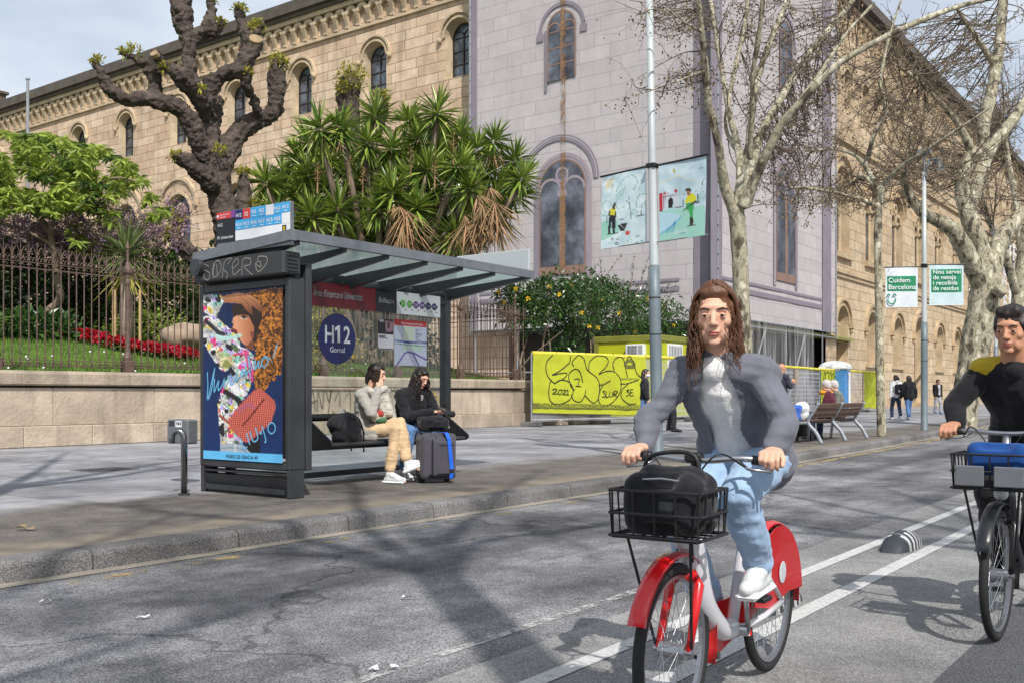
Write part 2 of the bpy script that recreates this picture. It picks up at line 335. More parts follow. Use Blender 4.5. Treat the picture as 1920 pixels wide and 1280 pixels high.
def road_extra(t, last, P):
    # tyre-worn pale lanes and an oily dark strip, streaked along the street
    mp = nd(t, 'ShaderNodeMapping'); mp.inputs['Scale'].default_value = (.22, 1.5, 1); t.links.new(P, mp.inputs[0]); nz = nd(t, 'ShaderNodeTexNoise', Scale=1.0, Detail=8.0, Roughness=.6); t.links.new(mp.outputs[0], nz.inputs['Vector'])
    rr = ramp(t, [(.36, (.5, .5, .52)), (.58, (1.1, 1.1, 1.1))], nz.outputs['Fac']); mm = nd(t, 'ShaderNodeMixRGB', blend_type='MULTIPLY'); mm.inputs[0].default_value = .9; t.links.new(last, mm.inputs[1]); t.links.new(rr.outputs[0], mm.inputs[2])
    # stains
    vz = nd(t, 'ShaderNodeTexNoise', Scale=7.0, Detail=4.0, Roughness=.75); t.links.new(P, vz.inputs['Vector']); r3 = ramp(t, [(.58, (0, 0, 0)), (.72, (.6,) * 3)], vz.outputs['Fac'])
    m3 = nd(t, 'ShaderNodeMixRGB'); m3.inputs[2].default_value = (.035, .035, .037, 1); t.links.new(r3.outputs[0], m3.inputs[0]); t.links.new(mm.outputs[0], m3.inputs[1])
    # cracks
    vo = nd(t, 'ShaderNodeTexVoronoi', feature='DISTANCE_TO_EDGE', Scale=.33); nv = nd(t, 'ShaderNodeTexNoise', Scale=1.6, Detail=5.0); t.links.new(P, nv.inputs['Vector'])
    va = nd(t, 'ShaderNodeMixRGB', blend_type='ADD'); va.inputs[0].default_value = .9; t.links.new(P, va.inputs[1]); t.links.new(nv.outputs['Color'], va.inputs[2]); t.links.new(va.outputs[0], vo.inputs['Vector'])
    rc = ramp(t, [(0, (.55,) * 3), (.004, (.5,) * 3), (.008, (1, 1, 1))], vo.outputs['Distance']); mc = nd(t, 'ShaderNodeMixRGB', blend_type='MULTIPLY'); mc.inputs[0].default_value = .85
    t.links.new(m3.outputs[0], mc.inputs[1]); t.links.new(rc.outputs[0], mc.inputs[2]); return mc.outputs[0]
def pave_extra(t, last, P):
    br = nd(t, 'ShaderNodeTexBrick'); br.inputs['Scale'].default_value = 1; br.inputs['Brick Width'].default_value = 3.1; br.inputs['Row Height'].default_value = 2.3; br.inputs['Mortar Size'].default_value = .012
    br.inputs['Color1'].default_value = (1.08, 1.07, 1.06, 1); br.inputs['Color2'].default_value = (.84, .85, .87, 1); br.inputs['Mortar'].default_value = (.45, .44, .43, 1); br.offset = .37; t.links.new(P, br.inputs['Vector'])
    m1 = nd(t, 'ShaderNodeMixRGB', blend_type='MULTIPLY'); m1.inputs[0].default_value = 1; t.links.new(last, m1.inputs[1]); t.links.new(br.outputs['Color'], m1.inputs[2])
    # the rough brown asphalt strip along the kerb and round the shelter
    nz = nd(t, 'ShaderNodeTexNoise', Scale=38.0, Detail=6.0, Roughness=.8); t.links.new(P, nz.inputs['Vector']); r = ramp(t, [(.3, lin((76, 73, 71))), (.55, lin((114, 110, 105))), (.75, lin((150, 145, 138)))], nz.outputs['Fac'])
    n8 = nd(t, 'ShaderNodeTexNoise', Scale=2.2, Detail=6.0, Roughness=.7); t.links.new(P, n8.inputs['Vector']); r8 = ramp(t, [(.35, (.62, .6, .58)), (.65, (1.12, 1.1, 1.06))], n8.outputs['Fac'])
    m8 = nd(t, 'ShaderNodeMixRGB', blend_type='MULTIPLY'); m8.inputs[0].default_value = 1; t.links.new(r.outputs[0], m8.inputs[1]); t.links.new(r8.outputs[0], m8.inputs[2])
    m2 = nd(t, 'ShaderNodeMixRGB'); t.links.new(band(t, P, 1, 4.0, 8.6, .35, 1.3), m2.inputs[0]); t.links.new(m1.outputs[0], m2.inputs[1]); t.links.new(m8.outputs[0], m2.inputs[2])
    m3 = nd(t, 'ShaderNodeMixRGB'); m3.inputs[2].default_value = (*lin((150, 138, 120)), 1); b3 = band(t, P, 1, 5.0, 6.55, .22, .45, 2.5); s3 = nd(t, 'ShaderNodeMath', operation='MULTIPLY'); s3.inputs[1].default_value = .55; t.links.new(b3, s3.inputs[0])
    t.links.new(s3.outputs[0], m3.inputs[0]); t.links.new(m2.outputs[0], m3.inputs[1]); return m3.outputs[0]

M['road'] = ground_mat('asphalt', (138, 138, 139), (90, 90, 92), .6, .7, .92, road_extra, .55, 125.0)
M['lane'] = ground_mat('pale_asphalt', (142, 141, 139), (112, 112, 112), .42, .45, .9, None, .4, 135.0)
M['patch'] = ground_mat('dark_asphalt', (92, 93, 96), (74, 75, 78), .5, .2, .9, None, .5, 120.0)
M['pave'] = ground_mat('pavement_concrete', (158, 158, 161), (120, 120, 123), .25, .5, .88, pave_extra, .2, 120.0)
M['kerb'] = ground_mat('kerb_granite', (124, 122, 121), (94, 92, 91), .45, .4, .85, None, .3, 90.0)
M['gutter'] = ground_mat('gutter_concrete', (158, 150, 136), (128, 122, 112), .25, .3, .9, None, .2, 90.0)
M['earth'] = ground_mat('earth', (120, 110, 98), (92, 84, 74), .4, .4, .95, None, .5, 60.0)

def sheet(name, x0, x1, y0, y1, z, m, kind='structure'):
    b = MB(); b.quad((x0, y0, z), (x1, y0, z), (x1, y1, z), (x0, y1, z)); o = b.build(name, m); o['kind'] = kind; return o
sheet('ground', -900, 900, -900, 900, ROAD_Z - .05, M['earth'])
KP = [(-60, 5.87), (15, 5.87), (20, 6.05), (27, 6.4), (33, 6.85), (60, 9.2), (140, 16.0)]
def kerbY(x): return float(np.interp(x, [p[0] for p in KP], [p[1] for p in KP]))
sheet('road', -60, 170, 2.55, 17, ROAD_Z, M['road'])
sheet('bike_lane', -60, 170, .97, 2.55, ROAD_Z, M['lane'])
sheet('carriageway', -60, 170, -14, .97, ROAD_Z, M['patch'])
b = MB()                                                            # pavement: up to the kerb line on this side, to the building on the other
xs = [-60, 0, 8, 15, 20, 27, 33, 45, 60, 100, 140, 170]
V = []; F = []
for i, x in enumerate(xs): V += [(x, kerbY(x) + .24, 0), (x, 40.0, 0), (x, kerbY(x) + .24, -.14)]
for i in range(len(xs) - 1): a = 3 * i; c = a + 3; F += [(a, c, c + 1, a + 1), (a + 2, c + 2, c, a)]
b.add(V, F); o = b.build('pavement', M['pave']); o['kind'] = 'structure'
b = MB(); x = -20.0; rnd = random.Random(3)                          # kerb stones, rounded at the front edge
while x < 120:
    L = rnd.uniform(.95, 1.25) if x < 40 else 3.0; x1 = x + L - .014; y0, y1 = kerbY(x), kerbY(x1); dz = rnd.uniform(-.004, .004)
    pr = [(0, -.15), (.012, -.02), (.022, .0), (.05, .012), (.25, .012), (.25, -.15)]; n = len(pr)
    Vv = [(x, y0 + p[0], p[1] + dz) for p in pr] + [(x1, y1 + p[0], p[1] + dz) for p in pr]
    b.add(Vv, [(i, n + i, n + (i + 1) % n, (i + 1) % n)[::-1] for i in range(n)] + [tuple(range(n)), tuple(range(n, 2 * n))[::-1]]); x += L
o = b.build('kerb', M['kerb']); o['kind'] = 'structure'
def strip(name, off, wd, z, m, x0, x1, step=2.0):
    b = MB(); xx = np.arange(x0, x1 + .01, step); V = []
    for x in xx: V += [(x, kerbY(x) + off, z), (x, kerbY(x) + off + wd, z)]
    b.add(V, [(2 * i, 2 * i + 2, 2 * i + 3, 2 * i + 1) for i in range(len(xx) - 1)]); o = b.build(name, m); o['kind'] = 'structure'; return o
strip('gutter', -.13, .13, ROAD_Z + .004, M['gutter'], -20, 60)
def paint_mat(name, col, wear=.5, sc=9.0):
    m, t, b, o = new_mat(name); g = nd(t, 'ShaderNodeNewGeometry'); n = nd(t, 'ShaderNodeTexNoise', Scale=sc, Detail=9.0, Roughness=.75); t.links.new(g.outputs['Position'], n.inputs['Vector'])
    b.inputs['Base Color'].default_value = (*lin(col), 1); b.inputs['Roughness'].default_value = .75; tr = nd(t, 'ShaderNodeBsdfTransparent'); ms = nd(t, 'ShaderNodeMixShader')
    r = ramp(t, [(wear - .07, (0, 0, 0)), (wear + .07, (1, 1, 1))], n.outputs['Fac']); t.links.new(r.outputs[0], ms.inputs[0]); t.links.new(tr.outputs[0], ms.inputs[1]); t.links.new(b.outputs[0], ms.inputs[2]); t.links.new(ms.outputs[0], o.inputs[0])
    n2 = nd(t, 'ShaderNodeTexNoise', Scale=60.0, Detail=3.0); t.links.new(g.outputs['Position'], n2.inputs['Vector']); r2 = ramp(t, [(.35, tuple(v * .72 for v in lin(col))), (.6, lin(col))], n2.outputs['Fac']); t.links.new(r2.outputs[0], b.inputs['Base Color'])
    return m
M['line'] = paint_mat('road_paint_white', (196, 196, 194), .36); M['line_worn'] = paint_mat('road_paint_worn', (190, 188, 184), .5, 14); M['yline'] = paint_mat('road_paint_yellow', (176, 152, 96), .47, 6); M['yworn'] = paint_mat('road_paint_yellow_worn', (176, 152, 100), .585, 3)
sheet('lane_line', -40, 90, 1.765, 1.865, ROAD_Z + .004, M['line'])
sheet('lane_line', -40, 90, 2.165, 2.255, ROAD_Z + .004, M['line'])
sheet('lane_line', 1.5, 5.4, 2.74, 2.80, ROAD_Z + .004, M['line_worn'])
strip('kerb_line', -.36, .11, ROAD_Z + .004, M['yline'], 10, 70); strip('kerb_line', -.36, .12, ROAD_Z + .004, M['yworn'], -20, 10)

# ---------------------------------------------------------------- garden ground behind the wall
WALL_Y, WALL_X1, WALL_H = 18.3, 26.2, 1.44
def gz(x, y):
    t = min(1, max(0, (y - 18.6) / 5.0)); return 1.34 + .92 * t + .02 * max(0, y - 23.6) + .06 * math.sin(x * .5) * t
def grass_mat():
    m, t, b, o = new_mat('lawn'); g = nd(t, 'ShaderNodeNewGeometry'); n = nd(t, 'ShaderNodeTexNoise', Scale=2.5, Detail=8.0); t.links.new(g.outputs['Position'], n.inputs['Vector'])
    r = ramp(t, [(.35, lin((62, 82, 34))), (.65, lin((104, 128, 52)))], n.outputs['Fac']); t.links.new(r.outputs[0], b.inputs['Base Color']); b.inputs['Roughness'].default_value = .9; return m
b = MB(); xs = np.concatenate([np.arange(-40, 4, 4.0), np.arange(4, 25.9, .8), [25.9]]); ys = np.concatenate([np.arange(18.62, 30, .6), np.arange(30, 100, 6.0)])
V = [(x, y, gz(x, y)) for x in xs for y in ys]; ny = len(ys); b.add(V, [(i * ny + j, (i + 1) * ny + j, (i + 1) * ny + j + 1, i * ny + j + 1) for i in range(len(xs) - 1) for j in range(ny - 1)])
o = b.build('garden_ground', grass_mat(), smooth=True); o['kind'] = 'structure'
def blades(n, x0, x1, y0, y1, h, seed, wd=.012, bend=.35):
    r = np.random.default_rng(seed); x = r.uniform(x0, x1, n); y = r.uniform(y0, y1, n); z = np.array([gz(a, c) for a, c in zip(x, y)]); a = r.uniform(0, 2 * math.pi, n); hh = h * r.uniform(.5, 1.3, n)
    B = np.stack([x, y, z - .01], 1); s = np.stack([np.cos(a), np.sin(a), 0 * a], 1) * wd; d = np.stack([np.cos(a + 1.57), np.sin(a + 1.57), 0 * a], 1) * (bend * hh * r.uniform(0, 1, n))[:, None]; T = B + d + np.stack([0 * a, 0 * a, hh], 1)
    return np.stack([B - s, B + s, T], 1).reshape(-1, 3), [(3 * i, 3 * i + 1, 3 * i + 2) for i in range(n)]
M['grass'] = mat('grass_blades', (96, 128, 46), .75, 0, .3, 1.5, island=.3, trans=.3)
b = MB(); b.add(*blades(34000, 5.5, 25.5, 18.66, 24.2, .11, 5)); o = b.build('grass', M['grass']); o['kind'] = 'stuff'
# ================================================================ the university building
M['stone_g'] = stone_mat('sandstone_garden_front', (208, 186, 162), (190, 164, 138), (140, 120, 100), 1.75, .62, .028)
M['stone_s'] = stone_mat('sandstone_street_front', (196, 177, 148), (180, 158, 129), (124, 106, 86), 1.9, .66, .022, streak=.3)
M['trim'] = mat('carved_sandstone', (188, 170, 142), .85, 0, .25, 1.4, .4, 9, dirt=.35)
M['trim_s'] = mat('carved_golden_sandstone', (180, 159, 128), .85, 0, .25, 1.4, .4, 9, dirt=.3)
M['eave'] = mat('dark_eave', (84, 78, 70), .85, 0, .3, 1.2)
M['win_frame'] = mat('old_window_frame', (58, 46, 38), .6, 0, .2, 3)
def window_glass():
    m, t, b, o = new_mat('window_glass'); g = nd(t, 'ShaderNodeNewGeometry'); n = nd(t, 'ShaderNodeTexNoise', Scale=1.2, Detail=4.0); t.links.new(g.outputs['Position'], n.inputs['Vector'])
    r = ramp(t, [(.4, lin((38, 44, 52))), (.6, lin((92, 104, 116)))], n.outputs['Fac']); t.links.new(r.outputs[0], b.inputs['Base Color']); b.inputs['Roughness'].default_value = .12; b.inputs['Specular IOR Level'].default_value = .8; return m
M['glass_win'] = window_glass()
class Face:
    def __init__(s, O, U, N): s.O = A3(*O); s.U = A3(*U); s.N = A3(*N)
    def p(s, u, z, d=0.0): return s.O + s.U * u + A3(0, 0, z) + s.N * d
GF = Face((46.2, 0, 0), (0, 1, 0), (-1, 0, 0)); SF = Face((0, 21.0, 0), (1, 0, 0), (0, -1, 0))
def arch_pts(uc, w, zb, zs, n=14):
    return [(uc - w / 2, zb)] + [(uc - w / 2 * math.cos(math.pi * i / n), zs + w / 2 * math.sin(math.pi * i / n)) for i in range(n + 1)] + [(uc + w / 2, zb)]
def arch_panel(b, f, u0, u1, z0, z1, uc, w, zb, zs, depth, m=0, mr=0, splay=.0, n=14):
    """a piece of wall with one round-headed opening and its reveal"""
    P = arch_pts(uc, w, zb, zs, n); L, Rr = uc - w / 2, uc + w / 2; fl = np.dot(np.cross(f.U, A3(0, 0, 1)), f.N) < 0
    def q(*c): V = [f.p(*k) for k in c]; b.add(V if not fl else V[::-1], [(0, 1, 2, 3)], m)
    q((u0, z0), (L, z0), (L, z1), (u0, z1)); q((Rr, z0), (u1, z0), (u1, z1), (Rr, z1)); q((L, z0), (Rr, z0), (Rr, zb), (L, zb))
    for i in range(1, len(P) - 2): q(P[i], P[i + 1], (P[i + 1][0], z1), (P[i][0], z1))
    Q = P + [P[0]]
    for i in range(len(Q) - 1):
        a, c = Q[i], Q[i + 1]; sa = (uc + (a[0] - uc) * (1 - splay), a[1] - (a[1] - zs) * splay * (a[1] > zs)); sc_ = (uc + (c[0] - uc) * (1 - splay), c[1] - (c[1] - zs) * splay * (c[1] > zs))
        V = [f.p(*a), f.p(*c), f.p(*sc_, -depth), f.p(*sa, -depth)]; b.add(V if fl else V[::-1], [(0, 1, 2, 3)], mr)
    return P
def ring(b, f, uc, zs, r0, r1, d0, d1, m=0, a0=0.0, a1=math.pi, n=16):
    """half-round moulding between radii r0 and r1 standing d1 proud"""
    V = []
    for i in range(n + 1):
        t = a0 + (a1 - a0) * i / n; c, s_ = math.cos(t), math.sin(t)
        for (r, d) in ((r0, d0), (r0, d1), (r1, d1), (r1, d0)): V.append(f.p(uc + r * c, zs + r * s_, d))
    F = [(4 * i + k, 4 * i + (k + 1) % 4, 4 * i + 4 + (k + 1) % 4, 4 * i + 4 + k) for i in range(n) for k in range(4)] + [(0, 1, 2, 3), (4 * n + 3, 4 * n + 2, 4 * n + 1, 4 * n)]
    b.add(V, F, m)
def fbox(b, f, u0, u1, z0, z1, d0, d1, m=0):
    V = [f.p(u, z, d) for d in (d0, d1) for z in (z0, z1) for u in (u0, u1)]; b.add(V, [(0, 2, 3, 1), (4, 5, 7, 6), (0, 1, 5, 4), (2, 6, 7, 3), (0, 4, 6, 2), (1, 3, 7, 5)], m)
def arch_fill(b, f, uc, w, zb, zs, d, m=0, n=14):
    P = arch_pts(uc, w, zb, zs, n); V = [f.p(*p, d) for p in P]; b.add(V, [tuple(range(len(V)))], m)
bld = thing('university_building', 'long golden sandstone building with arched windows and corbelled cornice', 'building', (46.2, 21, 0))
bg_, bs_ = MB(), MB(); cg, cs = MB(), MB()
def sash(f, uc, w, zb, zs, d, bars_v, bars_h, two=True):
    fr, gl = MB(), MB(); t = .07
    arch_fill(gl, f, uc, w, zb, zs, d - .03)
    ring(fr, f, uc, zs, w / 2 - t, w / 2, d - .02, d + .04)
    for s_ in (-1, 1): fbox(fr, f, uc + s_ * w / 2 - (t if s_ > 0 else 0), uc + s_ * w / 2 + (0 if s_ > 0 else t), zb, zs, d - .02, d + .04)
    fbox(fr, f, uc - w / 2 + t, uc + w / 2 - t, zb, zb + t, d - .02, d + .038)
    fbox(fr, f, uc - .04, uc + .04, zb + t, zs + (w * .18 if two else w * .47), d - .02, d + .036)
    for k in range(1, bars_h + 1): z = zb + (zs - zb) * k / (bars_h + .0); fbox(fr, f, uc - w / 2 + t, uc - .04, z - .025, z + .025, d - .02, d + .03); fbox(fr, f, uc + .04, uc + w / 2 - t, z - .025, z + .025, d - .02, d + .03)
    if two:
        for s_ in (-1, 1): ring(fr, f, uc + s_ * w / 4, zs + .02, w / 4 - .05, w / 4 - .005, d - .02, d + .034, n=10)
    o = fr.build('window', M['win_frame'], bld); gl.build('glass', M['glass_win'], o); return o
# ---- garden front: lower wall, the row of big twin windows, the row of tall round-headed windows, the cornice
bays = [37.8 + 6.85 * k for k in range(9)]
edge = [34.0] + [b_ + 3.42 for b_ in bays]
for k, u in enumerate(bays):
    u0, u1 = edge[k], edge[k + 1]
    arch_panel(bg_, GF, u0, u1, 0, 18.4, u, 3.0, 9.8, 14.6, .55, 0, 1, .06)
    arch_panel(bg_, GF, u0, u1, 18.4, 24.6, u, 2.0, 19.9, 22.4, .6, 0, 1, .16)
    sash(GF, u, 1.66, 20.0, 22.4, -.55, 1, 3)
    # twin window: two lights and a wheel
    o = MB(); fbox(o, GF, u - .13, u + .13, 9.8, 14.0, -.4, -.15); ring(o, GF, u, 15.0, .34, .5, -.42, -.2, a1=2 * math.pi, n=18)
    for s_ in (-1, 1): ring(o, GF, u + s_ * .74, 13.7, .55, .72, -.42, -.2, n=12); fbox(o, GF, u + s_ * .74 - (.72 if s_ < 0 else -.55), u + s_ * .74 + (-.55 if s_ < 0 else .72), 9.8, 13.7, -.42, -.2)
    for q in range(8): ring(o, GF, u + .2 * math.cos(q * .785), 15.0 + .2 * math.sin(q * .785), .09, .13, -.42, -.24, a1=2 * math.pi, n=8)
    w_ = o.build('window', M['trim'], bld); g2 = MB(); arch_fill(g2, GF, u, 2.84, 9.8, 14.6, -.46); g2.build('glass', M['glass_win'], w_)
    h = MB(); ring(h, GF, u, 22.4, 1.0, 1.12, 0, .10); ring(h, GF, u, 22.4, 1.28, 1.42, 0, .16)
    for s_ in (-1, 1):
        h.ell(GF.p(u + s_ * 1.35, 22.28, .12), (.16, .17, .2), 8, 6); fbox(h, GF, u + s_ * 1.35 - .12, u + s_ * 1.35 + .12, 22.36, 22.5, 0, .2)
    h.build('window_hood', M['trim'], bld)
    h = MB(); ring(h, GF, u, 14.6, 1.5, 1.66, 0, .10); ring(h, GF, u, 15.0, 2.15, 2.4, 0, .18); h.build('window_hood', M['trim'], bld)
fbox(bg_, GF, 34, 105, 9.2, 9.55, 0, .14, 1)
u = 34.0
while u < 102:                                                     # corbel table: little trefoil arches on pendants
    ring(cg, GF, u + .5, 25.55, .26, .5, .0, .34, n=8); ring(cg, GF, u + .5, 25.66, .10, .2, .0, .30, n=6)
    V = [GF.p(u - .17, 25.55, 0), GF.p(u + .17, 25.55, 0), GF.p(u + .17, 25.55, .4), GF.p(u - .17, 25.55, .4), GF.p(u - .08, 24.85, 0), GF.p(u + .08, 24.85, 0), GF.p(u + .09, 24.85, .12), GF.p(u - .09, 24.85, .12)]
    cg.add(V, [(0, 1, 2, 3), (4, 7, 6, 5), (0, 3, 7, 4), (1, 5, 6, 2), (3, 2, 6, 7)]); fbox(cg, GF, u - .13, u + .13, 24.7, 24.85, 0, .2)
    u += 1.0
fbox(cg, GF, 34, 102, 26.05, 26.35, 0, .45); fbox(cg, GF, 34, 102, 24.45, 24.62, 0, .18)
fbox(bg_, GF, 34, 102, 24.6, 27.0, -.4, 0.0, 0)
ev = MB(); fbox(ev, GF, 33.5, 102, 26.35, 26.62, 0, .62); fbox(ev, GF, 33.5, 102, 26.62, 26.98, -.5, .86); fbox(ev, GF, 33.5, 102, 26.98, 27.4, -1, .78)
# ---- street front: arcade of tall ground windows, two storeys above
bx = [65.0 + 6.4 * k for k in range(14)]
for k, u in enumerate(bx):
    u0, u1 = u - 3.2, u + 3.2; door = (k == 3)
    arch_panel(bs_, SF, u0, u1, 0, 8.9, u, 3.2 if door else 2.3, .3 if door else 3.1, 5.55, .75, 0, 1, .14)
    arch_panel(bs_, SF, u0, u1, 8.9, 17.6, u, 2.9, 10.1, 14.3, .6, 0, 1, .05)
    for s_ in (-1, 1): arch_panel(bs_, SF, u if s_ > 0 else u0, u1 if s_ > 0 else u, 17.6, 24.4, u + s_ * 1.25, 1.5, 19.6, 21.6, .5, 0, 1, .1)
    if door:
        o = MB(); arch_fill(o, SF, u, 2.7, .3, 5.5, -.7); d_ = o.build('door', mat('old_door', (92, 62, 42), .6, 0, .2, 3), bld); o = MB()
        for s_ in (-1, 1):
            for z in (.8, 2.4, 4.0): fbox(o, SF, u + s_ * .65 - .45, u + s_ * .65 + .45, z, z + 1.2, -.7, -.64)
        o.build('door_panel', M['win_frame'], d_)
        st = MB(); fbox(st, SF, u - 2.2, u + 2.2, 0, .15, 0, .9); fbox(st, SF, u - 1.9, u + 1.9, .15, .3, 0, .55); st.build('step', M['trim_s'], bld)
    else: sash(SF, u, 1.9, 3.2, 5.55, -.7, 1, 4, False)
    o = MB(); arch_fill(o, SF, u, 2.72, 10.1, 14.3, -.62); gl = o
    fr = MB(); fr.cyl(SF.p(u, 10.1, -.2), SF.p(u, 13.6, -.2), .12, 10); fbox(fr, SF, u - .2, u + .2, 13.6, 13.85, -.4, 0.0); fbox(fr, SF, u - .18, u + .18, 10.1, 10.3, -.4, -.02)
    for s_ in (-1, 1): ring(fr, SF, u + s_ * .70, 13.85, .5, .7, -.45, -.1, n=10)
    ring(fr, SF, u, 14.85, .28, .42, -.45, -.1, a1=2 * math.pi, n=14); fr.build('window', M['trim_s'], bld); gl.build('glass', M['glass_win'], bld.children[-1])
    for s_ in (-1, 1): sash(SF, u + s_ * 1.25, 1.3, 19.7, 21.6, -.45, 1, 2, False)
    wr = 1.6 if door else 1.15
    h = MB(); ring(h, SF, u, 5.55, wr, wr + .14, 0, .10); ring(h, SF, u, 5.55, wr + .34, wr + .56, 0, .20)
    for s_ in (-1, 1): fbox(h, SF, u + s_ * (wr + .45) - .2, u + s_ * (wr + .45) + .2, 5.3, 5.55, 0, .28); h.ell(SF.p(u + s_ * (wr + .45), 5.15, .12), (.15, .13, .2), 8, 6)
    h.build('window_hood', M['trim_s'], bld)
    h = MB(); ring(h, SF, u, 14.3, 1.45, 1.6, 0, .10); ring(h, SF, u, 14.5, 1.85, 2.05, 0, .2); fbox(h, SF, u - 1.75, u + 1.75, 9.75, 10.08, 0, .25); h.build('window_hood', M['trim_s'], bld)
    fbox(bs_, SF, u - 1.5, u + 1.5, 2.85, 3.08, 0, .16, 1)
    if not door: fbox(bs_, SF, u0 + .0, u1 - .0, 0, .7, 0, .14, 1)
fbox(cs, SF, 61.8, 151.4, 8.75, 9.0, 0, .22); fbox(cs, SF, 61.8, 151.4, 8.5, 8.75, 0, .12); fbox(cs, SF, 61.8, 151.4, 17.3, 17.6, 0, .2)
fbox(bs_, SF, 61.8, 151.4, 24.4, 27.0, -.4, 0.0, 0); u = 62.0
while u < 151:
    ring(cs, SF, u + .5, 25.55, .26, .5, 0, .34, n=7); fbox(cs, SF, u - .14, u + .14, 24.9, 25.55, 0, .3); u += 1.0
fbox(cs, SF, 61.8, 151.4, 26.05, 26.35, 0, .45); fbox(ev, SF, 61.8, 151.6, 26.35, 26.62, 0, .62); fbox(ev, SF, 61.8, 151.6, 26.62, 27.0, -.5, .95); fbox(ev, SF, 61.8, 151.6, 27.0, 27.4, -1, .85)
bg_.build('garden_front', [M['stone_g'], M['trim']], bld); bs_.build('street_front', [M['stone_s'], M['trim_s']], bld)
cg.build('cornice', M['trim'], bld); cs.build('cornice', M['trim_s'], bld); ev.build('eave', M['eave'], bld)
rf = MB(); rf.add([(45.6, 33.5, 27.4), (45.6, 102, 27.4), (54, 102, 31), (54, 33.5, 31)], [(0, 1, 2, 3)]); rf.add([(61.8, 20.4, 27.4), (152, 20.4, 27.4), (152, 29, 31.5), (61.8, 29, 31.5)], [(0, 1, 2, 3)])
rf.build('roof', mat('roof_tiles', (120, 84, 64), .85, 0, .25, 4), bld)
bk = MB(); bk.box2((46.8, 22, 0), (61.5, 40, 33)); bk.box2((47.5, 34.2, 0), (60, 101, 26)); bk.box2((62, 22, 0), (151, 32, 26)); bk.build('inner_wall', mat('dark_interior', (60, 54, 48), .9), bld)
ch = MB(); ch.box2((48.5, 97.0, 26), (49.3, 97.9, 30.0)); ch.box2((48.3, 96.8, 30.0), (49.5, 98.1, 30.25)); ch.build('chimney', M['eave'], bld)

# ================================================================ printed tarpaulin over the corner tower and its scaffold
M['tarp'] = stone_mat('printed_tarpaulin', (184, 179, 179), (176, 170, 171), (158, 152, 155), 1.9, .74, .025, .7, 0.0, .08, .03, .12, (120, 108, 112))
M['tarp_dark'] = mat('tarp_print_shadow', (128, 121, 131), .7, 0, .1, .8); M['tarp_mid'] = mat('tarp_print_moulding', (150, 139, 146), .7, 0, .1, .8)
M['tarp_pale'] = mat('tarp_print_pale', (172, 163, 166), .7, 0, .06, .8); M['tarp_wood'] = mat('tarp_print_wood', (134, 106, 92), .7, 0, .2, 2)
def tarp_glass():
    m, t, b, o = new_mat('tarp_print_glass'); g = nd(t, 'ShaderNodeNewGeometry'); n = nd(t, 'ShaderNodeTexNoise', Scale=.8, Detail=6.0, Roughness=.6); t.links.new(g.outputs['Position'], n.inputs['Vector'])
    r = ramp(t, [(.36, lin((48, 50, 58))), (.5, lin((78, 82, 92))), (.66, lin((118, 124, 136)))], n.outputs['Fac']); t.links.new(r.outputs[0], b.inputs['Base Color']); b.inputs['Roughness'].default_value = .5; return m
M['tarp_glass'] = tarp_glass(); M['rust_run'] = paint_mat('rust_run', (160, 124, 84), .52, 3.0)
TX, TY, TYE, TXE = 45.0, 20.7, 35.9, 62.4
TG = Face((TX, 0, 0), (0, 1, 0), (-1, 0, 0)); TS = Face((0, TY - .1, 0), (1, 0, 0), (0, -1, 0))
tp = thing('printed_tarpaulin', 'grey lilac tarpaulin printed with stone blocks and arched windows, wrapping the corner tower', 'tarpaulin', (TX, TY, 0))
def cloth_face(f, u0, u1, z0, z1, nu, nz_, seed):
    b = MB(); V = []
    for i in range(nu + 1):
        for j in range(nz_ + 1):
            u = u0 + (u1 - u0) * i / nu; z = z0 + (z1 - z0) * j / nz_; V.append(f.p(u, z, .03 * mnoise.noise((u * .6, z * .35, seed))))
    b.add(V, [(i * (nz_ + 1) + j, (i + 1) * (nz_ + 1) + j, (i + 1) * (nz_ + 1) + j + 1, i * (nz_ + 1) + j + 1) for i in range(nu) for j in range(nz_)]); return b
cloth_face(TG, TY - .1, TYE, 4.6, 35, 40, 60, 1).build('garden_sheet', M['tarp'], tp, True); cloth_face(TS, TX, TXE, 4.8, 35, 50, 60, 2).build('street_sheet', M['tarp'], tp, True)
